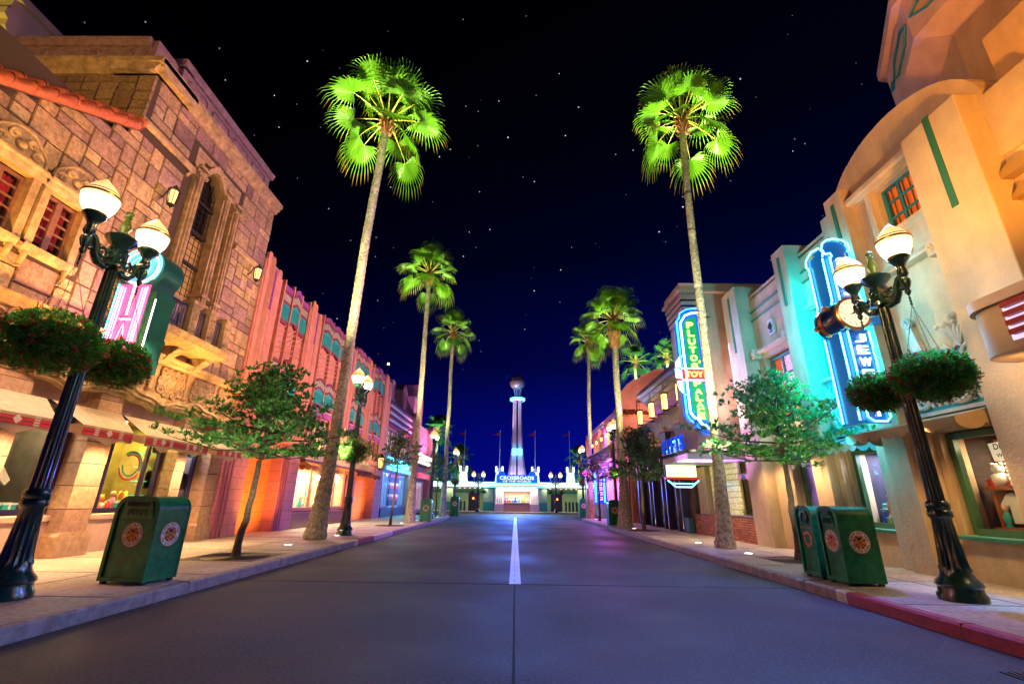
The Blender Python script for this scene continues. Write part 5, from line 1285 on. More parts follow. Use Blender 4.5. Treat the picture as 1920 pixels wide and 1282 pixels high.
def scallop_awning(s0, s1, zt, zo, d0, d1, label, m1, m2, n=6, group='scalloped awnings', F=F, stripes=False, trim=None):
    t = thing('shop_awning', label, 'awning', F((s0+s1)/2, zt, d0), group)
    a = MB(); vs = [F(s0, zt, d0), F(s1, zt, d0), F(s1, zo, d1), F(s0, zo, d1)]
    if stripes:
        k = n*2
        for i in range(k): p, q = s0+(s1-s0)*i/k, s0+(s1-s0)*(i+1)/k; a.add([F(p, zt, d0), F(q, zt, d0), F(q, zo, d1), F(p, zo, d1)], [(0, 1, 2, 3)], i % 2)
    else: a.add(vs, [(0, 1, 2, 3)])
    a.add([F(s0, zt, d0), F(s0, zo, d1), F(s0, zo, d0)], [(0, 1, 2)]); a.add([F(s1, zt, d0), F(s1, zo, d1), F(s1, zo, d0)], [(0, 1, 2)])
    a.build('canopy_cloth', [m1, m2] if stripes else m1, t, recalc=False)
    v = MB()
    def side(P, Q, nn):
        for i in range(nn):
            k = 8
            for j in range(k):
                u0, u1 = (i+j/k)/nn, (i+(j+1)/k)/nn; b0, b1 = .10+.10*math.sin(PI*j/k)**.6, .10+.10*math.sin(PI*(j+1)/k)**.6
                A = Vector(P).lerp(Vector(Q), u0); B = Vector(P).lerp(Vector(Q), u1)
                v.add([A, B, B-Vector((0, 0, b1)), A-Vector((0, 0, b0))], [(0, 1, 2, 3)], (i % 2) if stripes else 0)
    side(F(s0, zo, d1), F(s1, zo, d1), n); side(F(s0, zo, d0), F(s0, zo, d1), max(2, int(n*(d1-d0)/(s1-s0)))); side(F(s1, zo, d0), F(s1, zo, d1), max(2, int(n*(d1-d0)/(s1-s0))))
    v.build('valance', [m2, m1] if stripes else (trim or m1), t, recalc=False)
    return t
scallop_awning(20.1, 26.2, 2.95, 2.68, 0, .5, 'yellow and orange scalloped awning over the bright pink building window', mat('awn_yellow', (.7, .4, .08), .8), mat('awn_orange', (.6, .12, .04), .8), n=9, stripes=True)
scallop_awning(26.8, 30.9, 2.85, 2.72, 0, .45, 'dark scalloped awning over the orange recess', mat('awn_dark', (.08, .015, .02), .8), MAR, n=14)

# ================================================================== LEFT: striped diner and far pink towers
DN = thing('striped_building', 'diner building with navy red and white horizontal stripes past the pink building', 'building', (XL, 37, .15))
m = MB(); m.fbox(F, 32.95, 40.6, .15, 8.3, -6, -.12); m.build('wall', mat('diner_wall', (.5, .42, .5), .7), DN)
cols = [mat('stripe_navy', (.02, .02, .09), .5), mat('stripe_red', (.5, .02, .05), .5), mat('stripe_white', (.7, .68, .72), .5)]
m = MB(); z = 6.35
for k in range(11):
    h = .17; m.fbox(F, 32.95, 40.6, z, z+h*.96, -.2, (.12, .10, .16)[k % 3], (1, 0, 2)[k % 3]); z += h
m.build('cornice_stripes', cols, DN)
m = MB()
for k in range(13): m.fbox(F, 34.9, 37.6, .5+k*.2, .69+k*.2, -.1, .03, (1, 2, 0, 0)[k % 4])
m.build('door_stripes', cols, DN)
for s0, s1 in ((33.1, 34.7), (37.8, 39.8)):
    wf = win_frame(F, s0, s1, .85, 3.1, .0, .07, DN, mat('steel_frame', (.4, .42, .5), .3, .8), mull=[(s0+s1)/2], name='shop_window')
    bd = MB(); bd.fbox(F, s0, s1, .85, 3.1, -.11, -.1); bd.build('lit_room', mat('diner_room', (.2, .3, .5), .6, emit=(.25, .55, 1), es=.5), wf)
for s0 in (33.2, 34.7, 36.2, 37.7, 39.1):
    wf = win_frame(F, s0, s0+1.0, 4.5, 6.1, .0, .06, DN, cols[0], mull=[s0+.5], trans=[4.9, 5.3, 5.7], mw=.03)
    bd = MB(); bd.fbox(F, s0+.05, s0+.95, 4.55, 6.05, -.11, -.1); bd.build('lit_room', mat('warm_room', (.6, .4, .2), .6, emit=(1, .6, .3), es=.8), wf)
m = MB(); m.fbox(F, 32.95, 40.6, .15, .75, -.1, .08); m.build('base_course', cols[0], DN)
dn = thing('neon_sign', 'cyan neon sign band on the striped diner behind the slim tree', 'neon sign', F(36.8, 3.8, .2))
m = MB(); m.fbox(F, 33.2, 40.3, 3.3, 4.25, -.1, .14); m.build('sign_board', mat('diner_sign_blue', (.01, .1, .25), .4, emit=(.02, .35, .7), es=.5), dn)
m = MB()
for z in (3.38, 3.5, 4.05, 4.17): ftube(m, F, [(33.3, z), (40.2, z)], .03, .18)
for k in range(10): ftube(m, F, [(33.9+k*.62, 3.62), (34.05+k*.62, 3.95), (34.25+k*.62, 3.62), (34.4+k*.62, 3.95)], .03, .18)
m.build('neon_tubing', glow('neon_cyan2', (.08, .8, 1), 7), dn)
lightobj('AREA', F(36.8, 3.8, .5), 90, (.1, .75, 1), sx=7, sy=1, target=F(36.8, 1, 4), name='neon_light')
TW = thing('pink_tower_building', 'pale pink castle like building with tall slab towers and scrolled pilasters', 'building', (XL, 45, .15))
LIL = mat('lilac_stucco', (.58, .30, .40), .75, var=.1, vs=2)
m = MB(); m.fbox(F, 40.7, 52, .15, 8.2, -8, -.1)
for s0, s1, z, d in ((35.0, 35.9, 10.3, -1.2), (36.6, 37.6, 9.6, -1.4), (37.2, 38.1, 10.8, -1.1), (38.2, 40.2, 9.7, -1.5), (46.5, 47.5, 12.6, -.6), (44.6, 46.5, 11.0, -.8), (47.6, 48.3, 11.3, -.7)): m.fbox(F, s0, s1, 7, z, d-1.5, d)
m.build('wall', LIL, TW)
m = MB(); m.fprism(F, [(40.1, 8), (41.9, 8), (41.9, 10.6), (41.0, 11.3), (40.1, 10.6)], -2.4, -.9); frame_panel(m, FL(XL-.9), 40.4, 41.6, 8.4, 10.3, .06); m.build('gable_panel', mat('rose_gable', (.62, .22, .30), .7), TW, split=0.01)
m = MB()
for c, zt, w_ in ((40.95, 8.5, .75), (49.6, 8.6, .9)):
    m.fprism(F, [(c-w_, .15), (c+w_, .15), (c+w_*.8, zt-w_), (c-w_*.8, zt-w_)], -.1, .35)
    m.fprism(F, [(c+w_*math.cos(2*PI*i/20), zt-w_*.8+w_*math.sin(2*PI*i/20)) for i in range(20)], -.1, .42)
    ftube(m, F, spiral(c, zt-w_*.8, w_*.8, 1.8, -PI/2, 1, .15, 26), .05, .44)
    for q in (-.5, -.25, 0, .25, .5): m.tube([F(c+q*w_*1.3, .3, .36), F(c+q*w_, zt-w_*1.9, .36)], .06, 6)
m.build('scroll_pilaster', mat('peach_stucco', (.62, .32, .28), .7, var=.1), TW, smooth=40, split=0.01)
for s0, s1, z0, z1, c, nm in ((42.2, 48.4, 4.4, 5.3, (1, .85, .6), 'white lit marquee over the pale pink tower building shop'), (42.4, 47.5, 3.2, 3.6, (1, .03, .05), 'small red glowing sign under the white marquee')):
    q = thing('lit_marquee' if 'marquee over' in nm else 'neon_sign', nm, 'lit sign', F((s0+s1)/2, z0, .3)); m = MB()
    m.fbox(F, s0, s1, z0, z1, -.1, .6); m.build('lightbox', glow('box_%d' % int(z0*10), c, 1.6), q); m = MB(); m.fbox(F, s0-.05, s1+.05, z1, z1+.1, -.1, .66); m.fbox(F, s0-.05, s1+.05, z0-.1, z0, -.1, .66); m.build('rim', LIL, q)
wf = win_frame(F, 42.4, 47.5, .4, 2.9, .0, .08, TW, cols[2], mull=(44.1, 45.8), name='shop_window'); bd = MB(); bd.fbox(F, 42.4, 47.5, .4, 2.9, -.11, -.09); bd.build('lit_room', mat('rose_room', (.5, .2, .3), .6, emit=(1, .45, .55), es=.5), wf)
# ================================================================== RIGHT: cream deco building with cyan neon
XR = 7.95; G = FR(XR)
def GT(X0): return lambda a, z, d=0: (X0-d, -a, z)      # readable lettering on the right-hand walls (a = -Y)
CRM = mat('cream_stucco', (.60, .43, .25), .8, var=.09, vs=1.3, bump=.55, bs=16, streak=.10)
CRM2 = mat('cream_trim', (.64, .47, .28), .75, var=.06, vs=2, bump=.45, bs=18, streak=.08)
MINT = mat('mint_line', (.03, .17, .09), .5)
DB = thing('cream_building', 'cream art deco building with rounded gable, pylons and tan scalloped awning', 'building', (XR, 10, .15))
m = MB()
def wall_with_holes(mb, F, s0, s1, z0, z1, holes, d0, d1):
    xs = sorted({s0, s1, *[h[0] for h in holes], *[h[1] for h in holes]}); zs = sorted({z0, z1, *[h[2] for h in holes], *[h[3] for h in holes]})
    for i in range(len(xs)-1):
        run = None
        for j in range(len(zs)-1):
            cx, cz = (xs[i]+xs[i+1])/2, (zs[j]+zs[j+1])/2
            hole = any(h[0] < cx < h[1] and h[2] < cz < h[3] for h in holes)
            if not hole:
                if run is None: run = zs[j]
            if hole and run is not None: mb.fbox(F, xs[i], xs[i+1], run, zs[j], d0, d1); run = None
        if run is not None: mb.fbox(F, xs[i], xs[i+1], run, zs[-1], d0, d1)
wall_with_holes(m, G, 5.3, 15.6, .15, 7.9, [(5.3, 8.78, .85, 2.65), (10.21, 11.36, .85, 2.62), (12.35, 13.55, .85, 2.62), (7.3, 8.62, 6.8, 7.95), (10.85, 11.95, 3.6, 6.4), (12.7, 14.1, 3.7, 5.75)], -.45, 0)
# rounded gable over the upper window
arch = [(5.3, 7.9)] + [(8.0+1.95*math.cos(PI-PI*i/20), 7.95+1.35*math.sin(PI-PI*i/20)) for i in range(21)] + [(9.95, 7.9)]
m.fprism(G, arch, -.45, .04); m.fbox(G, 9.95, 15.6, 7.9, 8.05, -.45, 0)
m.fbox(G, 5.3, 7.28, 6.75, 7.97, -.02, .06)
m.build('wall', CRM, DB)
m = MB(); m.box(XR+2.2, 20, 4, 15.6, .15, 7.5); m.box(XR+.45, 20, 15.0, 15.6, .15, 7.9); m.build('rear_mass', CRM, DB)
# pylons
py = MB(); sl = MB()
def pylon(s0, s1, zt, d, slot=None, z0=.15, back=-.6):
    py.fbox(G, s0, s1, z0, zt, back, d)
    py.fbox(G, s0+.0, s1-.22, zt, zt+.001, back, d)
    if slot:
        a, zb = slot; sl.fbox(G, a-.05, a+.05, zb, zt-.25, d-.001, d+.025); 
pylon(9.2, 9.75, 8.45, .32, (9.48, 6.2)); pylon(9.75, 10.15, 8.2, .2, None, 2.9)
pylon(11.55, 12.15, 8.35, .38, (11.85, 6.6)); pylon(12.15, 12.3, 7.9, .2)
pylon(14.45, 15.45, 8.45, .45, (14.95, 6.2))
py.build('pylon', CRM, DB, bevel=.02, split=0.006); sl.build('mint_fin', MINT, DB, split=0.006)
cpm = MB()
for z in (7.45, 7.15): cpm.tube([G(10.15, z, .02), G(11.55, z, .02)], .03, 6); cpm.tube([G(12.3, z, .02), G(14.45, z, .02)], .03, 6)
cpm.build('mint_line', MINT, DB, split=0.006)
# near projecting block with slot
nb = MB(); nb.fbox(G, 6.15, 7.3, .15, 8.1, -.5, .45); nb.build('projecting_block', CRM2, DB, bevel=.02)
m = MB(); m.fbox(G, 6.64, 6.73, 6.2, 8.12, .42, .47); m.fbox(G, 6.735, 6.77, 6.2, 8.12, .42, .455); m.build('mint_fin', MINT, DB, split=0.006)
# upper window with curtains
OC = mat('orange_curtain', (.6, .1, .015), .8, emit=(1, .13, .01), es=.55)
wf = win_frame(G, 7.30, 8.60, 6.82, 7.93, -.12, .07, DB, mat('teal_sash', (.01, .22, .22), .45), mull=[7.75, 8.18], trans=[7.18, 7.54], mw=.045)
curtain(G, 7.33, 8.57, 6.85, 7.9, -.26, wf, OC, 10)
def vbands(par, a0, a1, z0, z1, n, mt):
    q = MB()
    for i in range(n): a = a0+(a1-a0)*(i+.3)/n; q.fbox(G, a, a+(a1-a0)/n*.25, z0, z1, -.232, -.225)
    q.build('curtain_fold', mt, par)
vbands(wf, 7.35, 8.55, 6.86, 7.89, 8, mat('curtain_olive', (.2, .16, .02), .8))
m = MB(); moulding(m, G, 7.2, 8.75, [(6.82, 0), (6.82, .10), (6.74, .10), (6.68, .0)]); moulding(m, G, 7.2, 9.2, [(7.95, 0), (7.95, .22), (8.0, .26), (8.1, .26), (8.14, .12), (8.14, 0)])
m.fbox(G, 8.66, 8.8, 6.8, 7.95, 0, .12); m.build('window_ledge', CRM2, DB)
# scroll brackets, emblem panels
m = MB()
for s, z in ((7.5, 5.85), (11.35+.6, 6.25), (12.4, 5.9), (14.3, 5.9)):
    m.fbox(G, s-.12, s+.12, z-.12, z+.18, 0, .28); ftube(m, lambda a, b, d: G(s-.125+d, b, a), spiral(.16, z+.03, .11, 1.6, 0, 1, .2, 16), .018, -.005); ftube(m, G, spiral(s, z+.03, .09, 1.6, 0, 1, .2, 16), .018, .29)
m.fprism(lambda a, z, d: G(d, z, a), [(0, 5.92), (.2, 5.92), (.2, 5.98), (0, 6.16)], 7.6, 9.2); m.fprism(lambda a, z, d: G(d, z, a), [(0, 5.92), (.2, 5.92), (.2, 5.98), (0, 6.12)], 12.5, 14.2); m.fprism(lambda a, z, d: G(d, z, a), [(0, 6.3), (.2, 6.3), (.2, 6.36), (0, 6.5)], 10.2, 11.5)
m.build('scroll_bracket', CRM2, DB, smooth=40, split=0.006)
m = MB(); mk = MB()
for s, z, w_, h_ in ((8.35, 6.62-.25, .20, .26), (10.75, 6.75, .16, .24), (13.35, 6.55, .14, .24)):
    m.fbox(G, s-w_, s+w_, z-h_, z+h_, 0, .07)
    for q in (-1, 1): mk.tube([G(s+q*.0, z+h_*.6, .08), G(s+q*w_*.5, z, .09), G(s+q*w_*.2, z-h_*.5, .08)], [.01, .035, .01], 6)
    mk.ball(G(s, z-.02, .08), .04, 8, 6); mk.fbox(G, s-w_*.5, s+w_*.5, z-h_*.75, z-h_*.62, .07, .1)
pn = m.build('emblem_plaque', mat('plaque_white', (.62, .58, .5), .6), DB, bevel=.01, split=0.006); mk.build('emblem_relief', mat('plaque_dark', (.05, .04, .04), .6), pn, smooth=50)
# lower upper windows
wf = win_frame(G, 10.9, 11.5, 3.65, 6.3, -.1, .07, DB, mat('teal_sash'), mull=[11.2], trans=[4.3, 4.95, 5.6], mw=.04)
b = MB(); b.fbox(G, 10.85, 11.95, 3.6, 6.4, -.3, -.25); b.build('cream_shade', mat('shade_cream', (.5, .4, .3), .8, emit=(1, .6, .35), es=.15), wf)
wf = win_frame(G, 12.75, 13.95, 3.75, 5.65, -.1, .08, DB, mat('green_sash', (.03, .14, .07), .5), mull=[13.35], trans=[4.4, 5.05], mw=.06)
curtain(G, 12.8, 13.9, 3.8, 5.6, -.2, wf, OC, 9)
# carved foliage relief above the shop front
CARV = mat('carved_cream', (.60, .52, .42), .7, var=.1, vs=5, bump=.2, bs=50)
rl = MB(); bk = MB()
def leaf_scroll(c, z, r, dirn, d=.07):
    sp = spiral(c, z, r, 1.7, PI/2, dirn, .15, 24); rl.tube([G(a, b, d) for a, b in sp], [.085*(1-.6*i/24)*r/.4 for i in range(25)], 6)
rl.fbox(G, 6.95, 9.1, 2.95, 3.02, 0, .12); bk.fbox(G, 7.0, 9.05, 3.02, 4.1, 0, .02); bk.fbox(G, 10.17, 11.48, 2.97, 4.3, 0, .02)
for (c, z, r, dn) in ((7.25, 3.35, .28, 1), (7.6, 3.85, .20, -1), (8.05, 3.35, .32, 1), (8.5, 3.8, .22, -1), (8.85, 3.3, .25, 1), (7.15, 4.0, .16, 1), (8.1, 3.95, .15, 1)): leaf_scroll(c, z, r, dn)
for k in range(16):
    a = 7.0+k*.135; rl.tube([G(a, 3.1, .05), G(a+.1, 3.4, .09), G(a-.02, 3.75, .05)], [.03, .04, .008], 5)
for k in range(9): rl.fprism(G, [(7.05+k*.22, 4.02), (7.16+k*.22, 4.18), (7.27+k*.22, 4.02), (7.16+k*.22, 4.08)], 0, .08)
for k in range(5): a = 7.75+(k-2)*.07; rl.tube([G(7.75, 4.1, .05), G(a, 4.35, .09), G(7.75+(k-2)*.17, 4.5, .06)], [.03, .035, .02], 6); rl.ball(G(7.75+(k-2)*.17, 4.5, .08), .045, 8, 6)
rl.ball(G(7.75, 4.62, .07), .07, 8, 6)
rl.fbox(G, 7.0, 7.35, 4.12, 4.36, 0, .1)
for s0 in (6.95,):       # tall stem with a scroll top
    rl.fprism(G, [(7.12, 4.3), (7.34, 4.3), (7.40, 5.0), (7.27, 5.05)], 0, .1); rl.tube([G(7.36+p, 5.08+q, .1) for p, q in spiral(0, 0, .15, 1.7, PI, 1, .2, 20)], .035, 6); ftube(rl, G, [(7.2+.02*(k % 2), 4.35+k*.05) for k in range(13)], .018, .11)
    rl.fprism(G, [(8.5, 4.2), (8.7, 4.2), (8.72, 4.75), (8.62, 4.8)], 0, .1); rl.tube([G(8.66+p, 4.82+q, .1) for p, q in spiral(0, 0, .12, 1.7, PI, 1, .2, 20)], .03, 6)
rl.fbox(G, 10.15, 11.5, 2.9, 2.97, 0, .14)
for (c, z, r, dn) in ((10.5, 3.25, .25, 1), (11.1, 3.25, .28, -1), (10.8, 3.8, .2, 1), (11.35, 3.9, .16, -1)): leaf_scroll(c, z, r, dn)
for k in range(10):
    a = 10.2+k*.13; rl.tube([G(a, 3.0, .05), G(a+.12, 3.5, .1), G(a+.1, 4.2, .05)], [.03, .045, .008], 5)
rl.fbox(G, 10.15, 11.55, 4.3, 4.36, 0, .15)
ro_ = rl.build('carved_relief', CARV, DB, smooth=50); bk.build('relief_backing', mat('cyan_lit_backing', (.05, .33, .38), .7, var=.1), ro_)  # cyan neon light on the backing is painted into its colour
# ground floor: pilasters, shop windows, awnings
gp = MB(); gp.fbox(G, 8.9, 10.2, .15, 2.9, 0, .14); gp.fbox(G, 11.4, 12.3, .15, 2.9, 0, .16); gp.fbox(G, 12.3, 12.42, .15, 3.0, 0, .06); gp.fbox(G, 13.5, 14.45, .15, 3.0, 0, .12)
gp.build('ground_pilaster', CRM2, DB, bevel=.015, split=0.006)
GRF = mat('green_shop_frame', (.04, .13, .06), .4, var=.1)
sill = MB()
for s0, s1 in ((5.3, 8.82), (10.2, 11.4), (12.42, 13.5)): moulding(sill, G, s0, s1, [(.80, 0), (.80, .12), (.86, .14), (.88, .08), (.88, 0)])
sill.build('window_sill', mat('sill_mint', (.05, .25, .17), .45), DB, split=0.006)
for nm, s0, s1, z1, mull, c, lc, en in (('near', 5.3, 8.76, 2.62, (), (.025, .015, .015), (1, .72, .42), 70), ('mid', 10.23, 11.34, 2.58, (), (.015, .012, .03), (.8, .8, 1), 40), ('far', 12.4, 13.5, 2.58, (), (.04, .02, .06), (.9, .7, 1), 60)):
    wf = win_frame(G, s0, s1, .88, z1, -.12, .11, DB, GRF, mull=mull, name='shop_window', depth=.1)
    interior(G, s0, s1, .9, z1-.02, -1.5, -.2, wf, c, lightcol=lc, en=en)
    q = MB(); 
    if nm != 'far': q.fbox(G, s1-.3, s1-.11, .95, z1-.1, -.9, -.86); q.build('side_panel', mat('panel_'+nm, (.20, .13, .09) if nm == 'near' else (.22, .2, .08), .7), wf)
GI = FR(XR+.2)
W1, W2, W3 = 'in the large window under the tan awning', 'in the window under the cyan lit awning', 'in the narrow shop window behind the tree'
cab = thing('display_cabinet', 'reddish wood cabinet stacked with caps and toys ' + W1, 'cabinet', GI(8.1, .9, -.7))
m = MB(); m.fbox(GI, 6.9, 8.62, .9, 1.02, -.8, -.15); m.fbox(GI, 6.9, 8.62, 1.62, 1.68, -.8, -.2); 
for a in (6.93, 7.5, 8.05, 8.59): m.fbox(GI, a-.03, a+.03, 1.02, 1.62, -.8, -.3)
m.build('wood_frame', mat('cabinet_wood', (.28, .07, .02), .4, var=.2), cab, bevel=.008)
for i, (kind, col, s, z, sc) in enumerate([('soft toy', 'white', 7.35, 1.78, 1.1), ('hat', 'red', 7.1, 1.78, 1.4), ('hat', 'blue', 6.75, 2.05, 1.4), ('soft toy', 'pink', 6.8, 1.78, 1.2), ('hat', 'black', 6.3, 1.78, 1.4), ('figurine', 'yellow', 6.05, 1.78, 1.6),
        ('dress shirt', 'yellow', 6.65, 1.08, .95), ('dress shirt', 'white', 7.25, 1.08, .85), ('soft toy', 'black', 6.15, 1.02, 1.8), ('figurine', 'teal', 7.5, 1.02, 1.2), ('gift box', 'orange', 6.95, 1.02, 1.0), ('mug', 'red', 7.6, 1.78, 1.3)]):
    goods(kind, col, GI(s+1.0, z-(.1 if z > 1.5 else 0), -.28-.06*(i % 2)), W1, sc)
sg_ = thing('hanging_shop_sign', 'white hanging sign reading DRIVE IN with bulbs under it', 'shop sign', GI(8.0, 2.3, -.25))
m = MB(); m.fprism(GI, [(7.65, 2.1), (8.3, 2.1), (8.33, 2.4), (7.65, 2.46)], -.26, -.22); m.build('board', mat('sign_white_lit', (.7, .65, .55), .5, emit=(1, .8, .5), es=.6), sg_)
m = MB(); T = lambda a, z, d=0: (XR+.2+.215-d, -a, z); put_text(m, T, 'DRIVE IN', w=.52, h=.10, off=.02, cx=-7.98, cz=2.34); put_text(m, T, 'WATERING', w=.5, h=.07, off=.02, cx=-7.98, cz=2.19); m.build('lettering', INK, sg_, recalc=False)
m = MB()
for k in range(3):
    for j in range(5): m.ball(GI(7.75+k*.2, 2.05-j*.06, -.24), .014, 6, 4)
m.build('bulb', glow('bulb_warm', (1, .8, .4), 6), sg_)
for i, (kind, col, s, z, sc) in enumerate([('lollipop', 'pink', 10.62, 1.7, 1.5), ('lollipop', 'yellow', 10.55, 1.3, 1.6), ('soft toy', 'red', 10.45, 1.2, 1.2), ('figurine', 'orange', 10.7, 1.15, 1.5), ('gift box', 'green', 10.5, .9, 1.6), ('gift box', 'yellow', 10.75, .9, 1.3), ('mug', 'white', 10.62, 1.17, 1.5), ('bottle', 'blue', 11.0, .9, 1.4), ('hat', 'teal', 10.95, 1.25, 1.2)]):
    goods(kind, col, GI(s+.22, z, -.25-.05*(i % 3)), W2, sc)
for i, (kind, col, s, z, sc) in enumerate([('gift box', 'purple', 13.0, .9, 1.7), ('figurine', 'blue', 12.8, .9, 2.0), ('bottle', 'white', 12.6, .9, 1.8), ('soft toy', 'red', 12.95, 1.2, 1.4), ('hat', 'purple', 12.7, 1.5, 1.5), ('soft toy', 'white', 12.7, 1.75, 1.2), ('mug', 'teal', 12.55, 1.3, 1.5)]):
    goods(kind, col, GI(s+.15, z, -.25-.05*(i % 3)), W3, sc)
sg_ = thing('window_sign', 'dark sign reading BEAR in white above red cloth in the narrow window behind the tree', 'window sign', GI(12.95, 2.25, -.3)); m = MB(); m.fbox(GI, 12.45, 13.4, 2.0, 2.45, -.34, -.3); m.build('board', mat('sign_navy', (.02, .02, .08), .5), sg_); m = MB(); T = lambda a, z, d=0: (XR+.2+.295-d, -a, z); put_text(m, T, 'BEAR', w=.8, h=.2, off=.03, cx=-12.92, cz=2.24); m.build('lettering', glow('lett_white', (1, 1, 1), .8), sg_, recalc=False)
nq = thing('neon_square_sign', 'small blue neon frame in the window under the cyan lit awning', 'neon sign', GI(11.0, 2.0, -.9)); m = MB(); ftube(m, GI, [(10.8, 1.75), (11.2, 1.75), (11.22, 2.2), (11.05, 2.3), (10.9, 2.25), (10.78, 2.2)], .015, -.9, closed=True); m.build('neon_tubing', glow('neon_blue2', (.05, .55, 1), 5), nq)
TAN = mat('awning_tan', (.42, .26, .12), .8, trans=.1, var=.08); DKT = mat('awning_underside', (.10, .07, .05), .8)
scallop_awning(7.35, 9.9, 2.95, 2.72, .0, .95, 'large tan scalloped awning beside the red slatted marquee', TAN, TAN, n=8, F=G, group='scalloped awnings on the cream building', trim=TAN)
scallop_awning(10.2, 11.5, 2.88, 2.66, .0, .55, 'cyan lit scalloped awning over the window behind the green bins', mat('awning_mint', (.3, .45, .42), .8), TAN, n=5, F=G, group='scalloped awnings on the cream building')
scallop_awning(12.4, 13.55, 2.85, 2.65, .0, .45, 'green scalloped awning over the narrow window behind the tree', mat('awning_green', (.03, .25, .12), .8), TAN, n=5, F=G, group='scalloped awnings on the cream building')
q = thing('wall_lantern', 'round white glowing wall lamp on the cream building', 'wall lantern', G(13.0, 3.3, .3)); m = MB(); m.ball(G(13.0, 3.3, .35), .19, 16, 10); m.build('glass_globe', glow('lamp_white_hot', (1, .88, .6), 7), q, smooth=80); m = MB(); m.tube([G(13.0, 3.1, 0), G(13.0, 3.05, .2), G(13.0, 3.12, .35)], .02, 6); m.build('wall_arm', BLACKMET, q)
lightobj('POINT', G(13.0, 3.3, .35), 60, (1, .78, .42), .2, name='lantern_light')

# neon blade sign with clock
BL = thing('neon_clock_sign', 'tall blue and cyan neon blade sign with a round clock on the cream building', 'neon sign', (7.0, 9.1, 4.7))
YB = 8.85; FB = FC(YB); x0, x1 = 6.66, 7.20
BLU = mat('sign_blue_enamel', (.005, .035, .22), .3, emit=(.0, .32, .9), es=.26, coat=.4)
m = MB()
for (za, zb) in ((5.35, 6.62), (2.85, 4.75)):
    m.box(x0+.04, x1, YB, YB+.14, za, zb); m.box(x0+.04, x0+.16, YB+.14, YB+.62, za, zb)
cap = [(x0-.02+.28*(1-math.cos(PI*i/12)), 6.62+.2*math.sin(PI*i/12)) for i in range(13)]
m.fprism(FB, cap, -.3, 0); m.box(x1, XR, YB+.2, YB+.4, 5.0, 5.2); m.box(x1, XR, YB+.2, YB+.4, 3.2, 3.4)
m.build('cabinet', BLU, BL, smooth=40)
CY = glow('neon_cyan_hot', (.10, .75, 1), 9)
nm_ = MB()
ftube(nm_, FB, [(x0, 6.48), (x0-.05, 6.6), (x0, 6.74), (x0+.12, 6.83), (x0+.28, 6.86), (x0+.44, 6.83), (x0+.55, 6.73), (x0+.57, 6.6), (x0+.5, 6.55)], .017, .04)
ftube(nm_, FB, [(x0, 6.48), (x0+.12, 6.5), (x0+.14, 6.43), (x0+.1, 6.38)], .017, .04)
SIDE_ = lambda a, z, d=0: (x0+.03-d, YB+a, z)
ftube(nm_, SIDE_, [(.05, 6.46), (.0, 6.55), (.1, 6.7), (.35, 6.75), (.58, 6.65), (.62, 6.5), (.55, 6.42)], .017, .03)
for a in (.06, .55): ftube(nm_, SIDE_, [(a, 6.42), (a, 5.42), (a+.05, 5.36), (a-.03, 5.3)], .017, .03); ftube(nm_, SIDE_, [(a, 4.7), (a, 2.9)], .017, .03)
ftube(nm_, FB, [(x0+.09, 6.4), (x0+.09, 5.4)], .017, .04); ftube(nm_, FB, [(x1-.02, 6.4), (x1-.02, 5.4)], .017, .04)
ftube(nm_, FB, [(x0+.09, 4.7), (x0+.09, 2.95), (x0+.2, 2.87), (x1-.1, 2.87), (x1-.02, 2.95), (x1-.02, 4.7)], .017, .04)
nm_.build('cyan_tubing', CY, BL)
NW = glow('neon_whiteblue', (.62, .82, 1), 5)
nm_ = MB()
xc = (x0+x1)/2+.04
for i, ch in enumerate('SCLS'): put_text(nm_, lambda a, z, d=0: FB(a, z, .03+d), ch, h=.17, w=.2, off=.01, depth=.03, cx=xc, cz=6.3-i*.235)
for i, ch in enumerate('JEWELRY'): put_text(nm_, lambda a, z, d=0: FB(a, z, .03+d), ch, h=.17, w=.22, off=.01, depth=.03, cx=xc, cz=4.55-i*.25)
nm_.build('lettering', NW, BL)
# clock drum
cz = 5.05; cxk = 6.88
m = MB(); TD = lambda p: (cxk+p[0], YB-.12-p[2]+.0, cz+p[1])
m.lathe([(.30, -.72), (.36, -.68), (.37, -.1), (.33, .0)], (0, 0, 0), 36, T=TD); dr = m.build('clock_drum', mat('drum_blue_lacquer', (.005, .02, .10), .15, coat=.8), BL, smooth=40)
COP = mat('copper_ring', (.55, .2, .07), .3, .9)
m = MB(); m.lathe([(.33, -.04), (.36, -.02), (.36, .03), (.31, .05), (.30, .02)], (0, 0, 0), 36, T=TD); m.lathe([(.38, -.56), (.385, -.5), (.37, -.46)], (0, 0, 0), 36, T=TD)
for (q, h) in ((R(150), -.25), (R(200), -.55)):
    m.lathe([(.05, 0), (.06, .02), (.06, .1), (.04, .12)], (0, 0, 0), 12, T=lambda p, q=q, h=h: TD(((.36+p[2])*math.cos(q)-p[0]*math.sin(q), (.36+p[2])*math.sin(q)+p[0]*math.cos(q), h+p[1])))
m.build('copper_ring', COP, dr, smooth=40)
m = MB(); m.lathe([(.30, .03), (.30, .035), (.005, .035)], (0, 0, 0), 36, T=TD); dl = m.build('clock_dial', mat('dial_cream', (.75, .72, .62), .5, emit=(1, .93, .7), es=.55), dr)
m = MB(); TQ = lambda a, z, d=0: (cxk+a, YB-.12-.038-d, cz+z)
for k in range(12):
    a = PI/2 - 2*PI*(k+1)/12; put_text(m, lambda u, v, d=0, a=a: TQ(.245*math.cos(a)+u, .245*math.sin(a)+v), str(k+1), h=.05, off=.01)
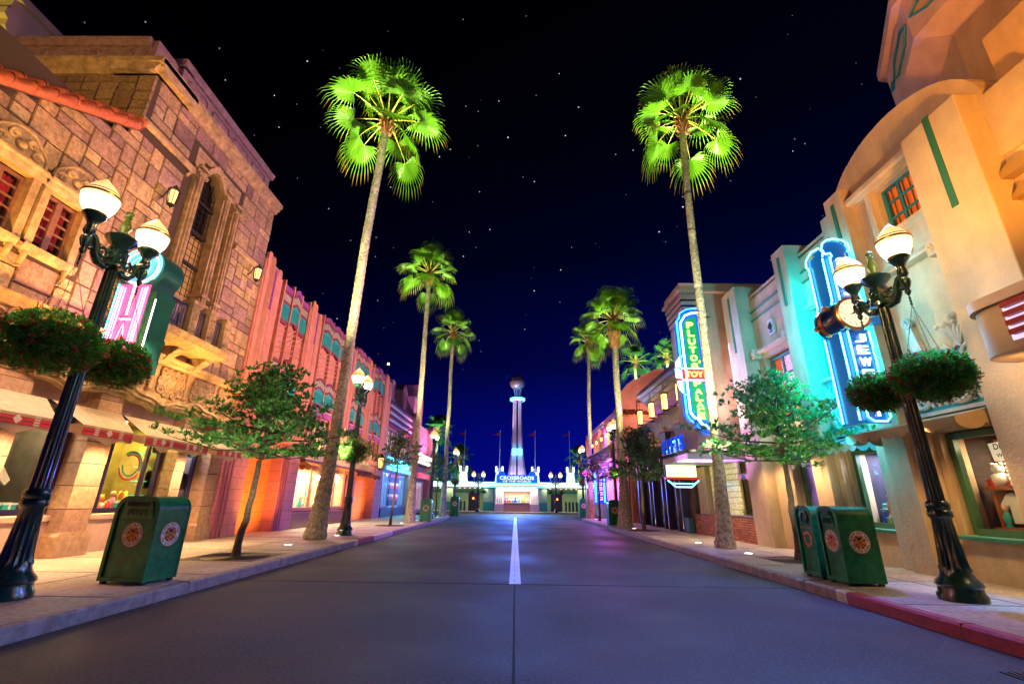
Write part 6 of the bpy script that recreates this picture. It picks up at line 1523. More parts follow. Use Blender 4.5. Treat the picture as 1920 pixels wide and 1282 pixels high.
for a, L_, w_ in ((R(80), .19, .012), (R(200), .12, .016)):
    m.add([TQ(-w_*math.sin(a), w_*math.cos(a), .004), TQ(w_*math.sin(a), -w_*math.cos(a), .004), TQ(L_*math.cos(a), L_*math.sin(a), .004)], [(0, 1, 2)])
m.ball(TQ(0, 0, .004), .02, 8, 5)
m.build('numerals_and_hands', INK, dl, recalc=False)
lightobj('AREA', (7.2, 9.7, 5.2), 75, (.0, .62, 1), sx=.5, sy=3.6, target=(8.3, 10.1, 5.2), name='neon_light').data.spread = PI
lightobj('AREA', (6.9, 10.6, 5.2), 60, (.0, .62, 1), sx=.5, sy=3.4, target=(8.0, 11.8, 4.8), name='neon_light')
lightobj('AREA', (7.25, 8.7, 4.9), 9, (.0, .6, 1), sx=.5, sy=3.4, target=(8.2, 6.9, 4.0), name='neon_light')

# near right: orange lit tower, marquee drum and fins
OT = thing('corner_tower_building', 'big orange lit corner tower with a flared octagonal top', 'building', (11, 4.5, .15))
ORS = mat('apricot_stucco', (.58, .36, .18), .8, var=.09, vs=1.2, bump=.5, bs=14, streak=.10)
m = MB(); m.box(8.35, 16, -3, 6.1, .15, 9.3)
m.fprism(lambda a, b, d: (a, b, d), [(9.3, -2), (9.3, 7.2), (10.4, 9.0), (14, 9.6), (17, 8), (17, -2)], 8.0, 10.9)
m.build('wall', ORS, OT)
m = MB(); 
def ringwall(mb, lo, hi, z0, z1):
    n = len(lo); mb.add([(x, y, z0) for x, y in lo] + [(x, y, z1) for x, y in hi], [(i, (i+1) % n, n+(i+1) % n, n+i) for i in range(n)] + [list(range(n))[::-1], [n+i for i in range(n)]])
lo = [(9.3, -2), (9.3, 7.2), (10.4, 9.0), (14, 9.6), (17, 8), (17, -2)]; hi = [(8.9, -2.3), (8.9, 7.6), (10.1, 9.6), (14, 10.2), (17.4, 8.4), (17.4, -2.3)]
ringwall(m, lo, hi, 10.9, 11.3); hi2 = [(x*1.0, y) for x, y in hi]; ringwall(m, hi, hi2, 11.302, 12.5)
hi3 = [(x-.12 if x < 15 else x+.1, y+.12 if y > 0 else y) for x, y in hi]; ringwall(m, hi3, hi3, 12.45, 12.7)
m.build('cornice_frieze', mat('apricot_trim', (.62, .38, .26), .7, var=.1, vs=2), OT)
m = MB()
def lozen(p, q, n):
    """interlaced band of elongated hexagons along the frieze face"""
    P, Q = Vector(p), Vector(q); d = (Q-P)/n; o = Vector((-.03, 0, 0))
    for i in range(n):
        a = P+d*i+o
        m.tube([a, a+d*.18+Vector((0, 0, .22)), a+d*.62+Vector((0, 0, .22)), a+d*.8], .028, 5); m.tube([a, a+d*.18-Vector((0, 0, .22)), a+d*.62-Vector((0, 0, .22)), a+d*.8], .028, 5)
        m.tube([a+d*.8, a+d*.9+Vector((0, 0, .1)), a+d], .028, 5); m.tube([a+d*.8, a+d*.9-Vector((0, 0, .1)), a+d], .028, 5)
lozen((8.9, 7.5, 11.85), (8.9, -1.0, 11.85), 4); lozen((8.95, 7.7, 11.85), (10.05, 9.5, 11.85), 1)
m.build('teal_lattice_band', mat('teal_band', (.02, .22, .2), .5), OT)
m = MB()
for k in range(5):
    z = 4.75+k*.34+.05*k; w_ = .14+k*.07
    m.fprism(lambda a, b, d: (8.35-d, a, b), [(5.86-w_, z), (5.86+w_, z), (5.86+w_*.35, z+.2), (5.86-w_*.35, z+.2)], 0, .40+.05*k)
m.build('stepped_fin', mat('fin_brown', (.35, .20, .05), .7), OT, split=0.006)
mq = thing('marquee_drum', 'rounded cream marquee with dark red louvre slats', 'marquee', (7.5, 5.4, 3.7))
dd_ = []
for i in range(9): a = PI/2*i/8; dd_.append((7.25-.45*math.sin(a)+.0, 5.15+.45+.45*math.cos(a)-.0)) 
outl = [(8.35, 6.6)] + [(7.25-.45*math.sin(PI/2*i/8), 6.15+.45*math.cos(PI/2*i/8)) for i in range(9)] + [(6.8, 2.4), (8.35, 2.4)]
m = MB(); PT = lambda a, b, d: (a, b, d)
m.fprism(PT, outl, 3.38, 4.05); o2 = [(x-.05 if x < 8 else x, y+.04 if y > 5 else y) for x, y in outl]; m.fprism(PT, o2, 4.07, 4.22)
m.build('drum_body', mat('marquee_cream', (.50, .32, .22), .5, var=.06), mq, smooth=35)
m = MB(); m.fprism(PT, [(6.785, 5.95), (6.785, 2.4), (6.80, 2.4), (6.80, 5.95)], 3.5, 4.0); m.build('light_panel', mat('panel_backlit', (.7, .6, .8), .5, emit=(.85, .7, 1), es=.9), mq)
m = MB()
for k in range(4): m.box(6.70, 6.79, 2.4, 5.9, 3.56+k*.13, 3.63+k*.13)
m.build('red_slat', mat('slat_red', (.35, .02, .02), .45), mq, split=0.006)
m = MB(); m.lathe([(.08, -.02), (.08, .0), (.005, .0)], (7.3, 5.4, 3.375), 16); m.build('downlight', glow('downlight', (1, .75, .35), 12), mq)
lightobj('SPOT', (7.3, 5.4, 3.33), 60, (1, .66, .25), .08, target=(7.6, 5.2, 0), spot=140, blend=.8, name='downlight_lamp')
br = thing('wall_bracket_light', 'small scalloped bronze light fitting under the red slatted marquee', 'wall lantern', (7.6, 5.9, 3.1)); m = MB()
for k in range(3): m.lathe([(.02, 0), (.16-.04*k, .03), (.14-.04*k, .06), (.02, .06)], (7.55, 5.95, 3.22-k*.07), 14)
m.tube([(7.55, 5.95, 3.1), (7.55, 5.95, 3.38)], .015, 6); m.build('bronze_body', mat('bronze', (.4, .22, .08), .4, .6), br, smooth=40)

# ================================================================== RIGHT: corner entrance tower, planter and green neon sign
ET = thing('entrance_tower', 'cream entrance tower with black bands, marquee canopy and brick planter past the cream building', 'building', (8, 17, .15))
m = MB(); m.box(6.35, 9.6, 16.2, 17.8, 3.1, 9.0)
m.box(XR+.5, 14, 15.6, 17.8, .15, 7.2); m.box(XR+.35, XR+.5, 15.6, 16.2, .15, 6.6)
m.build('wall', CRM, ET, bevel=.02)
m = MB(); 
for k in range(4): e = .05+.03*k; m.box(6.35-e, 7.35-.12*k, 16.2-e, 17.8, 8.05+k*.22, 8.2+k*.22)
m.box(6.15, 9.9, 16.0, 18.0, 9.0, 9.12); m.box(6.25, 9.7, 16.1, 17.9, 9.125, 9.4)
m.build('stepped_band', CRM2, ET, bevel=.01)
m = MB()
for k in range(4): m.box(6.34-.03*k, 7.35-.12*k, 16.19-.03*k, 17.8, 8.01+k*.22, 8.048+k*.22)
m.build('black_band', BLACKMET, ET)
m = MB(); m.box(6.0, 8.3, 16.45, 19.3, 2.78, 3.02); m.build('canopy', mat('canopy_white', (.62, .58, .52), .5, var=.05), ET, bevel=.03)
m = MB(); m.box(5.95, 8.3, 16.4, 19.35, 3.025, 3.12); m.build('canopy_edge', mat('canopy_black_glass', (.02, .015, .02), .12, coat=.8), ET)
m = MB(); m.lathe([(.13, -.0), (.13, .012), (.005, .012)], (6.9, 17.0, 2.765), 18); m.build('downlight', glow('downlight', (1, .75, .35), 12), ET)
lightobj('SPOT', (6.9, 17.0, 2.72), 90, (1, .72, .35), .1, target=(6.9, 17.0, 0), spot=130, blend=.8, name='downlight_lamp')
m = MB(); T = lambda a, z, d=0: (6.02-d, -a, z)
for i, ch in enumerate('GIFTS'): put_text(m, T, ch, h=.55, w=.34 if ch != 'I' else .12, off=.03, depth=.08, cx=-(18.9-i*.52), cz=3.42)
lt_ = thing('standing_letters', 'blue standing letters GIFTS on the edge of the white canopy', 'sign letters', (6.0, 17.8, 3.12)); m.build('lettering', mat('letter_blue', (.01, .05, .45), .35, emit=(0, .06, .8), es=.5), lt_)
m = MB(); m.box(7.8, 8.6, 19.7, 20.6, .15, 2.78); m.build('entry_column', CRM2, ET, bevel=.02)
m = MB()
for k in range(6): ftube(m, FR(7.8), [(20.1+.13*math.cos(q), 2.4-k*.16+.05*math.sin(q)) for q in [2*PI*i/16 for i in range(16)]], .016, .01, closed=True)
ftube(m, FR(7.8), [(20.05+.22*math.cos(q), 1.2+.38*math.sin(q)) for q in [2*PI*i/24 for i in range(24)]], .02, .01, closed=True)
m.build('porthole_rings', CRM2, ET, smooth=60, split=0.006)
BRK = mat('planter_brick', (.30, .07, .035), .75, var=.2, vs=6, bump=.5, bs=60, brick=(.22, .075, .012, (.50, .20, .08)))
m = MB(); m.box(7.55, 7.85, 15.46, 20.62, .15, .92); m.build('brick_planter', BRK, ET)
m = MB(); m.box(7.53, 8.3, 15.46, 17.2, .92, .97); m.build('planter_cap', mat('planter_cap', (.2, .17, .18), .6), ET)
GB = mat('glass_block', (.45, .45, .25), .12, var=.35, vs=14, bump=1.2, bs=9, emit=(.9, .75, .2), es=.32, coat=.6)
m = MB()
for i in range(12):
    for k in range(9):
        a = 17.1+i*.205; z = .93+k*.205; m.fbox(FR(8.0), a+.01, a+.195, z+.01, z+.195, -.05, .04)
m.build('glass_block', GB, ET, bevel=.02); m = MB(); m.fbox(FR(8.0), 17.05, 19.65, .9, 2.78, -.06, .0); m.build('block_mortar', mat('block_mortar', (.25, .22, .1), .7, emit=(.9, .75, .3), es=.08), ET)
wf = win_frame(FR(8.3), 15.7, 17.0, .95, 2.3, .0, .06, ET, mat('dark_sash', (.05, .02, .02), .4), mull=[16.3], name='shop_window')
b = MB(); b.fbox(FR(8.3), 15.7, 17.0, .95, 2.3, -.3, -.25); b.build('lit_room', mat('amber_room', (.6, .35, .1), .6, emit=(1, .5, .1), es=.7), wf)
scallop_awning(15.65, 17.0, 2.45, 2.3, .0, .4, 'small green and pink striped awning above the brick planter', mat('awn_dgreen', (.02, .15, .1), .8), mat('awn_pink', (.6, .3, .3), .8), n=5, F=FR(8.3), stripes=True)
hd = MB()
for i in range(60): leafpatch(hd, (8.0+rnd.uniform(-.12, .12), 15.55+i*.027, 1.02+rnd.uniform(-.03, .09)), 14, .12, .03, [(.02, .06, .015), (.03, .09, .02)])
tag(hd.build('planter_hedge', LEAF, recalc=False), 'low clipped dark hedge in the brick planter behind the mottled palm', 'hedge')
m = MB(); m.box(XR+.4, XR+.5, 15.6, 16.18, 3.6, 5.3); m.build('poster_window', mat('dark_sash'), ET)
m = MB(); m.box(XR+.33, XR+.395, 15.65, 16.1, 5.45, 5.55); m.build('light_ledge', CRM2, ET)
# tall sign
PS = thing('neon_theatre_sign', 'tall green and blue neon blade sign reading PLUTOS TOY PALACE', 'neon sign', (6.6, 15.85, 5.8))
YS = 15.80; FS = FC(YS); a0, a1 = 5.92, 6.68
shape = [(a0, 4.25), (a0, 7.65), (a0+.1, 7.8), (a0+.12, 7.95), (a0+.4, 8.12), (a1, 8.16), (a1, 3.55), (a1-.18, 3.6), (a1-.26, 3.72), (a1-.42, 3.78), (a1-.5, 3.95), (a1-.66, 4.05)]
m = MB(); m.fprism(FS, shape, -.34, 0); m.build('cabinet', mat('sign_cobalt', (.01, .05, .35), .3, emit=(.0, .16, .95), es=.9, coat=.3), PS)
ins = [(a0+.2, 4.35), (a0+.2, 7.55), (a0+.3, 7.72), (a0+.5, 7.82), (a1-.07, 7.85), (a1-.07, 4.0), (a1-.2, 4.05), (a1-.35, 4.2)]
m = MB(); m.fprism(FS, ins, 0, .012); m.build('green_face', mat('sign_green_face', (.01, .22, .08), .35, emit=(.0, .55, .16), es=.5), PS)
m = MB(); off_ = [(a0+.1, 4.3), (a0+.1, 7.6), (a0+.2, 7.75), (a0+.3, 7.9), (a0+.55, 8.0), (a1, 8.02)]; ftube(m, FS, off_, .032, .04); ftube(m, FS, [(a0+.1, 4.3), (a0+.22, 4.12), (a0+.36, 4.06), (a0+.45, 3.9), (a0+.58, 3.85), (a0+.66, 3.76), (a1, 3.7)], .032, .04)
m.build('white_blue_tubing', glow('neon_whiteblue2', (.35, .72, 1), 8), PS)
m = MB(); 
for q in (0, .05): ftube(m, FS, [(a0-.02-q*.4, 4.25), (a0-.02-q*.4, 7.66), (a0+.08, 7.84-q), (a0+.12, 7.99), (a0+.4, 8.16), (a1, 8.2)], .02, .02)
m.build('blue_tubing', glow('neon_deep_blue', (.02, .22, 1), 9), PS)
m = MB(); cxs = (a0+.2+a1-.07)/2+.0
L1 = "PLUTO'S"; zz_ = [7.55, 7.22, 6.89, 6.58, 6.27, 6.1, 5.95]
for ch, z in zip("PLUTO", (7.52, 7.20, 6.88, 6.57, 6.26)): put_text(m, lambda a, z_, d=0: FS(a, z_, .015+d), ch, h=.23, w=.24, off=.02, depth=.03, cx=cxs, cz=z)
put_text(m, lambda a, z_, d=0: FS(a, z_, .015+d), "'", h=.08, w=.04, off=.02, depth=.03, cx=cxs+.19, cz=6.12); put_text(m, lambda a, z_, d=0: FS(a, z_, .015+d), "S", h=.2, w=.24, off=.02, depth=.03, cx=cxs, cz=5.96)
for ch, z in zip("PALACE", (5.32, 5.04, 4.80, 4.57, 4.36, 4.16)): put_text(m, lambda a, z_, d=0: FS(a, z_, .015+d), ch, h=.185, w=.24, off=.02, depth=.03, cx=cxs+.02, cz=z)
m.build('lettering', glow('neon_yellow_green', (.75, 1, .12), 4), PS)
m = MB(); m.fbox(FS, a0-.04, a1+.02, 5.47, 5.83, -.36, .05); toy = m.build('toy_panel', mat('toy_red', (.6, .03, .02), .4, emit=(1, .06, .03), es=.7), PS)
m = MB(); put_text(m, lambda a, z_, d=0: FS(a, z_, .055+d), 'TOY', h=.2, w=.62, off=.025, depth=.025, cx=(a0+a1)/2, cz=5.65); m.build('lettering', glow('neon_amber', (1, .6, .1), 3.5), toy)
m = MB(); ftube(m, FS, [(a0-.04, 5.86), (a1+.02, 5.86)], .02, .06); ftube(m, FS, [(a0-.04, 5.44), (a1+.02, 5.44)], .02, .06); m.build('pink_tubing', glow('neon_pink2', (1, .3, .6), 6), toy)
m = MB()
for k in range(5): ftube(m, FS, [(a0-.02, 5.52+k*.07), (a0-.22-.02*(k % 2), 5.55+k*.07), (a0-.26, 5.58+k*.07)], .016, .0)
for k in range(3): a = a0-.20+k*.07; ftube(m, FS, [(a, 5.9), (a, 6.1+.1*k), (a+.05, 6.16+.1*k), (a+.09, 6.1+.1*k)], .016, .0); ftube(m, FS, [(a, 5.4), (a, 5.2-.1*k), (a+.05, 5.1-.1*k), (a+.1, 5.14-.1*k)], .016, .0)
m.build('fan_tubing', glow('neon_whiteblue2', (.35, .72, 1), 8), PS)
m = MB(); m.fbox(FS, a1+.03, a1+.28, 3.6, 7.7, -.36, -.02); m.build('neon_lit_strip', mat('lit_strip_white', (.8, .8, .85), .5, emit=(.75, .8, 1), es=.7), PS)  # glowing strip stands in for the wall lit white by the neon
lightobj('AREA', (6.5, 15.6, 5.8), 60, (.12, .3, 1), sx=.7, sy=4.0, target=(6.2, 12, 5.0), name='neon_light')
lightobj('AREA', (5.9, 16.3, 6.4), 25, (.1, .25, 1), sx=.5, sy=3.0, target=(7.5, 19.0, 5.5), name='neon_light')
lightobj('AREA', (7.2, 15.7, 5.4), 10, (.55, .35, 1), sx=.4, sy=3.0, target=(8.4, 15.2, 5.0), name='neon_light')

# ================================================================== RIGHT: dark plank building with lanterns
PB = thing('dark_plank_building', 'dark building of vertical planks with a deep raking eave and hanging lanterns', 'building', (7.5, 24, .15))
PLK = mat('dark_planks', (.055, .03, .02), .45, var=.4, vs=3, bump=.6, bs=20, brick=(.16, 6.0, .014, (.10, .055, .03)))
H = FR(7.6)
m = MB(); m.fbox(H, 20.65, 30.0, .15, 5.2, -6, 0); m.fbox(H, 17.9, 20.65, 3.05, 5.2, -.3, 0); m.fbox(H, 17.9, 30.0, 5.2, 5.72, -6, -.02)
m.build('wall', PLK, PB)
EF = lambda a, z, d: (7.6-a, d, z)
m = MB(); m.fprism(EF, [(-3, 5.74), (.0, 5.76), (.95, 6.78), (.95, 6.9), (.1, 6.9), (-3, 6.9)], 17.9, 24.8); m.build('raking_eave', mat('eave_dark', (.012, .010, .012), .4, var=.2, vs=2), PB)
m = MB()
for k in range(5): e = .1+.17*k; m.fprism(EF, [(e, 5.76+e*1.07+.01), (e+.03, 5.76+e*1.07-.03), (e+.05, 5.76+e*1.07+.02), (e+.02, 5.76+e*1.07+.08)], 17.9, 24.8)
m.fprism(EF, [(.951, 6.76), (1.0, 6.76), (1.0, 6.93), (.951, 6.93)], 17.9, 24.8)
m.build('eave_batten', mat('batten_blue', (.10, .09, .15), .5), PB)
m = MB(); m2 = MB(); m3 = MB()
IV = mat('ivory_pilaster', (.55, .36, .16), .6, var=.12, vs=5)
for i, s in enumerate((21.7, 23.7, 25.9, 28.3)):
    for q in (-.14, 0, .14): m.tube([H(s+q, .3, .05), H(s+q, 4.9, .05)], .09, 8)
    for q in (-.14, 0, .14): m.ball(H(s+q, 4.9, .05), .10, 8, 6)
    m2.fbox(H, s+.26, s+.38, .15, 3.9, 0, .3); m2.fbox(H, s-.38, s-.26, .15, 3.9, 0, .3)
    for k in range(3): m3.fprism(H, [(s+.5+k*.3, 4.3), (s+.8+k*.3, 4.3), (s+.65+k*.3, 4.55)], 0, .12)
    m3.fbox(H, s+.4, s+1.5, 4.15, 4.3, 0, .14)
m.build('ivory_pilaster', IV, PB, smooth=50, split=.01); m2.build('steel_fin', mat('fin_purple_dark', (.05, .035, .08), .4), PB, split=.01); m3.build('gold_frieze', mat('gold_trim', (.7, .45, .06), .4, .4), PB, split=.01)
m = MB(); m.fbox(H, 18.2, 19.9, 3.2, 5.3, 0, .5); m.fbox(H, 20.2, 21.1, 3.0, 4.7, 0, .4); m.fbox(H, 22.4, 23.2, 3.0, 4.6, 0, .4); m.build('plank_box', mat('planks_violet', (.05, .035, .06), .45, var=.3, brick=(.2, 6, .012, (.06, .04, .07))), PB, split=.01)
m = MB(); m.fbox(H, 18.15, 19.95, 5.3, 5.42, 0, .55); m.fbox(H, 20.15, 21.15, 4.7, 4.8, 0, .45); m.fbox(H, 22.35, 23.25, 4.6, 4.7, 0, .45); m.build('box_cap', mat('cap_rose', (.6, .3, .35), .6), PB, split=.01)
m = MB(); m.fbox(H, 20.66, 30, .15, .6, 0, .05); m.build('black_base', BLACKMET, PB)
m = MB(); m.fbox(H, 20.7, 21.2, .15, .75, .06, .3); m.build('step_block', mat('step_green', (.04, .10, .09), .5), PB)
sc_ = MB()
for s in (22.6, 24.8, 27.0):
    for k in range(3): sc_.tube([H(s+p, .5+.25*k+q, .1) for p, q in spiral(0, 0, .12, 1.4, 0, 1 if k % 2 else -1, .3, 12)], .014, 5)
sc_.build('iron_scroll_grille', mat('grille_white', (.4, .38, .4), .5), PB, split=.01)
for i, s in enumerate((18.8, 20.8, 22.9, 25.1)):
    t = thing('hanging_lantern', ('first', 'second', 'third', 'fourth')[i] + ' glowing rectangular lantern from the near end under the dark eave', 'lantern', H(s, 5.8, .75), 'lanterns under the dark eave')
    c = H(s, 5.72, .8); m = MB(); m.box(c[0]-.10, c[0]+.10, c[1]-.10, c[1]+.10, c[2]-.33, c[2]+.33); m.build('lantern_glass', glow('eave_lantern', (1, .55, .14), 4), t); m = MB()
    for sx in (-1, 1):
        for sy in (-1, 1): m.box(c[0]+sx*.11-.014, c[0]+sx*.11+.014, c[1]+sy*.11-.014, c[1]+sy*.11+.014, c[2]-.38, c[2]+.38)
    m.box(c[0]-.14, c[0]+.14, c[1]-.14, c[1]+.14, c[2]+.36, c[2]+.42); m.box(c[0]-.13, c[0]+.13, c[1]-.13, c[1]+.13, c[2]-.42, c[2]-.36); m.tube([(c[0], c[1], c[2]+.42), (c[0], c[1], 6.75)], .015, 5); m.tube([(c[0], c[1], c[2]-.2), (7.6, c[1], c[2]-.2)], .02, 5)
    m.build('lantern_frame', BLACKMET, t)
    lightobj('POINT', H(s, 5.72, 1.1), 4, (1, .5, .14), .1, name='lantern_light')
# projecting small signs
q = thing('lit_bracket_sign', 'lit cyan and red bracket sign with a domed white top', 'lit sign', (6.7, 19.6, 2.9)); FQ = FC(19.5)
m = MB(); m.fbox(FQ, 6.25, 7.4, 2.35, 3.15, -.25, 0); m.build('lightbox', glow('lightbox_yellow', (.85, 1, .45), 1.8), q)
m = MB(); m.fprism(FQ, [(6.2, 3.25), (7.45, 3.25), (7.2, 3.5), (7.05, 3.72), (6.82, 3.8), (6.6, 3.72), (6.45, 3.5)], -.2, 0); dm = m.build('domed_top', mat('dome_white_sign', (.6, .7, .75), .5, emit=(.5, .85, 1), es=.6), q)
m = MB(); put_text(m, lambda a, z, d=0: FQ(a, z, .005), 'WONDER', w=.55, h=.09, off=.02, cx=6.82, cz=3.52); put_text(m, lambda a, z, d=0: FQ(a, z, .005), 'BAR', w=.25, h=.07, off=.02, cx=6.82, cz=3.38); m.build('lettering', INK, dm, recalc=False)
m = MB()
for z in (3.2, 2.3): m.fbox(FQ, 6.15, 7.5, z-.04, z+.04, -.27, .03)
m.build('red_rail', mat('rail_red', (.6, .03, .03), .4, emit=(1, .05, .03), es=.5), q, split=0.006)
m = MB(); ftube(m, FQ, [(6.2, 3.28), (6.42, 3.52), (6.58, 3.76), (6.82, 3.85), (7.08, 3.76), (7.22, 3.52), (7.48, 3.28)], .02, .03); ftube(m, FQ, [(6.2, 2.2), (6.35, 2.08), (7.3, 2.08), (7.45, 2.2)], .022, .03); ftube(m, FQ, [(6.3, 2.13), (6.5, 1.95), (7.15, 1.95), (7.35, 2.13)], .022, .03); ftube(m, FQ, [(6.25, 2.4), (6.25, 3.1)], .02, .03); m.build('cyan_tubing', CY, q)

# ================================================================== RIGHT: mission style building, farther
MS = thing('mission_building', 'salmon mission style building with curved gable, red tiles and an iron balcony', 'building', (8, 37, .15))
SAL = mat('salmon_stucco', (.58, .26, .19), .8, var=.1, vs=1.5)
m = MB(); m.box(8.05, 14, 30.1, 44, .15, 7.6)
gp_ = [(6.9, 5.2), (6.9, 8.1), (7.1, 8.4), (7.5, 8.9), (7.9, 9.2), (8.4, 9.35), (8.5, 9.55), (8.9, 9.65), (9.4, 9.95), (10.0, 10.0), (10.6, 9.8), (11.2, 9.2), (11.6, 8.6), (11.6, 5.2)]
m.fprism(FC(30.4), gp_, -.35, 0); m.box(7.3, 8.05, 30.45, 44, .15, 7.2)
m.build('wall', SAL, MS)
m = MB(); m.fprism(FC(30.36), [(x, z) for x, z in gp_[1:-1]] + [(x, z-.12) for x, z in gp_[1:-1]][::-1], -.43, .04); m.build('gable_coping', mat('coping_pink', (.66, .34, .26), .7), MS)
m = MB(); m.fprism(lambda a, z, d: (a, d, z), [(6.7, 7.0), (6.85, 7.0), (8.6, 8.0), (8.6, 8.15), (6.7, 7.15)], 30.9, 44.2); m.fprism(lambda a, z, d: (d, a, z), [(29.3, 6.5), (29.3, 6.62), (30.4, 7.15), (30.4, 7.0)], 6.5, 10.5)
for i in range(34): m.tube([(6.66, 31.0+i*.39, 7.06), (8.5, 31.0+i*.39, 8.12)], .09, 6)
for i in range(13): m.tube([(6.6+i*.32, 29.25, 6.6), (6.6+i*.32, 30.4, 7.14)], .08, 6)
rf = m.build('roof', TILE, MS)
m = MB(); m.box(6.75, 7.3, 31.2, 44, 6.7, 6.98); m.box(6.35, 7.3, 31.5, 43, 4.0, 4.12); m.build('eave_band', mat('white_trim', (.68, .6, .58), .6), MS)
m = MB()
for i in range(22): m.box(6.4, 7.3, 31.6+i*.53, 31.7+i*.53, 3.86, 3.99)
m.build('balcony_joist', mat('joist_blue', (.16, .12, .3), .5), MS)
m = MB()
for z in (4.2, 5.0): m.box(6.38, 6.42, 31.5, 43, z, z+.04)
for i in range(90): m.box(6.39, 6.41, 31.5+i*.128, 31.52+i*.128, 4.12, 5.04)
m.build('balcony_railing', BLACKMET, MS)
m = MB()
for i in range(6): m.box(6.42, 6.56, 31.6+i*2.2, 31.75+i*2.2, 4.12, 6.7)
m.build('balcony_post', mat('post_rose', (.45, .2, .2), .6), MS, split=0.006)
m = MB()
for i in range(5):
    for k in range(6): m.fprism(FR(6.45), [(31.8+i*2.2+k*.33, 6.5), (32.1+i*2.2+k*.33, 6.5), (31.95+i*2.2+k*.33, 6.15)], 0, .03)
m.build('red_pennant_valance', mat('valance_red', (.6, .03, .02), .6, emit=(.8, .05, .02), es=.2), MS)
for i in range(5):
    t = thing('balcony_lamp', ('first', 'second', 'third', 'fourth', 'fifth')[i] + ' amber lamp from the near end under the balcony roof', 'hanging lamp', (6.8, 32.5+i*2.3, 6.0), 'amber lamps on the balcony'); m = MB(); m.lathe([(.05, -.1), (.12, 0), (.1, .12), (.03, .16)], (6.8, 32.5+i*2.3, 6.0), 10); m.build('lamp_glass', glow('amber_lamp', (1, .5, .06), 7), t, smooth=50); m = MB(); m.tube([(6.8, 32.5+i*2.3, 6.16), (6.8, 32.5+i*2.3, 6.7)], .015, 4); m.build('lamp_rod', BLACKMET, t)
lightobj('AREA', (6.9, 37, 6.3), 120, (1, .5, .15), sx=.4, sy=8, target=(8, 37, 4.5), name='lantern_light')
m = MB(); m.box(7.28, 7.3, 33.4, 34.6, 1.4, 3.4); m.box(7.28, 7.3, 36, 37.2, 1.4, 3.4); m.build('lit_window', mat('pink_room', (.5, .1, .3), .6, emit=(1, .12, .45), es=1.2), MS, split=0.006)
m = MB(); m.box(7.2, 7.31, 30.6, 32.6, .15, 2.9); m.build('brick_front', BRK, MS, split=0.006)
t = thing('neon_sign', 'vertical blue neon sign under the iron balcony', 'neon sign', (6.7, 38.5, 2.8)); FV = FC(38.4)
m = MB(); m.fbox(FV, 6.3, 7.2, 1.2, 3.8, -.3, 0); m.build('cabinet', mat('sign_blue2', (.01, .02, .3), .4, emit=(0, .08, 1), es=.6), t); m = MB()
for a in (6.36, 6.44, 7.06, 7.14): ftube(m, FV, [(a, 1.3), (a, 3.7)], .025, .03)
m.build('blue_tubing', glow('neon_deep_blue', (.02, .22, 1), 9), t); m = MB()
for k in range(6): ftube(m, FV, [(6.6, 1.5+k*.37), (6.9, 1.5+k*.37), (6.9, 1.68+k*.37), (6.6, 1.68+k*.37)], .022, .03, closed=True)
m.build('orange_tubing', glow('neon_orange', (1, .25, .05), 6), t)
lightobj('POINT', (6.3, 37.6, 3.0), 260, (.2, .15, 1), .5, name='neon_light')
t = thing('neon_sign', 'small magenta and red neon sign low on the mission building', 'neon sign', (7.0, 33.0, 2.2)); m = MB(); ftube(m, FC(33), [(6.6, 3.0), (6.6, 4.6)], .04, 0); ftube(m, FC(33), [(6.75, 2.2), (7.1, 2.5), (6.9, 2.0), (7.2, 2.1)], .04, 0); m.build('magenta_tubing', glow('neon_magenta', (1, .08, .75), 8), t); m = MB(); ftube(m, FC(33), [(6.7, 2.75), (7.2, 2.75)], .05, 0); m.build('red_tubing', glow('neon_red', (1, .03, .03), 8), t)
lightobj('POINT', (6.2, 32.4, 3.6), 160, (1, .15, .8), .4, name='neon_light')
t = thing('barber_pole', 'thin black and white striped pole topped by a pink star', 'striped pole', (5.5, 37.6, .15)); m = MB()
n = 40
for i in range(n): m.lathe([(.06, i*.075), (.06, i*.075+.0375)], (5.5, 37.6, .15), 10, m=0); m.lathe([(.06, i*.075+.0375), (.06, (i+1)*.075)], (5.5, 37.6, .15), 10, m=1)
m.build('striped_shaft', [mat('pole_white', (.7, .68, .7), .4), INK], t); m = MB()
for a in (0, PI/2, PI/4, -PI/4): m.tube([(5.5-.22*math.cos(a), 37.6, 3.45-.22*math.sin(a)), (5.5+.22*math.cos(a), 37.6, 3.45+.22*math.sin(a))], .02, 5)
m.build('star_tubing', glow('neon_magenta', (1, .08, .75), 8), t)
# ================================================================== entrance gate, kiosk and tower
YK = 54.8
WG = thing('entrance_gate', 'long low entrance gate with white neon banded roof and mint walls behind the kiosk', 'building', (0, 59, .15))
MNT = mat('mint_wall', (.16, .46, .34), .6, var=.06); WNW = mat('gate_white', (.68, .72, .66), .5)
FG = FC(58.0)
m = MB()
for sx in (-1, 1):
    for a, b in ((2.6, 3.8), (7.6, 8.6), (11.2, 12.4), (17, 18)): m.fbox(FG, min(sx*a, sx*b), max(sx*a, sx*b), .16, 2.7, -1.5, .1)
m.fbox(FG, -20, 20, .16, 2.7, -4, -3.6); m.build('wall', mat('gate_wall', (.40, .62, .42), .6, var=.08), WG)
m = MB()
for sx in (-1, 1):
    for a, b in ((2.6, 3.8), (7.6, 8.6), (11.2, 12.4)): m.fbox(FG, min(sx*a, sx*b)-.02, max(sx*a, sx*b)+.02, .16, 1.15, -1.52, .12)
m.fbox(FG, -20, 20, 2.25, 2.5, -3.6, -3.4); m.build('teal_dado', mat('gate_teal', (.03, .35, .30), .5), WG, split=0.004)
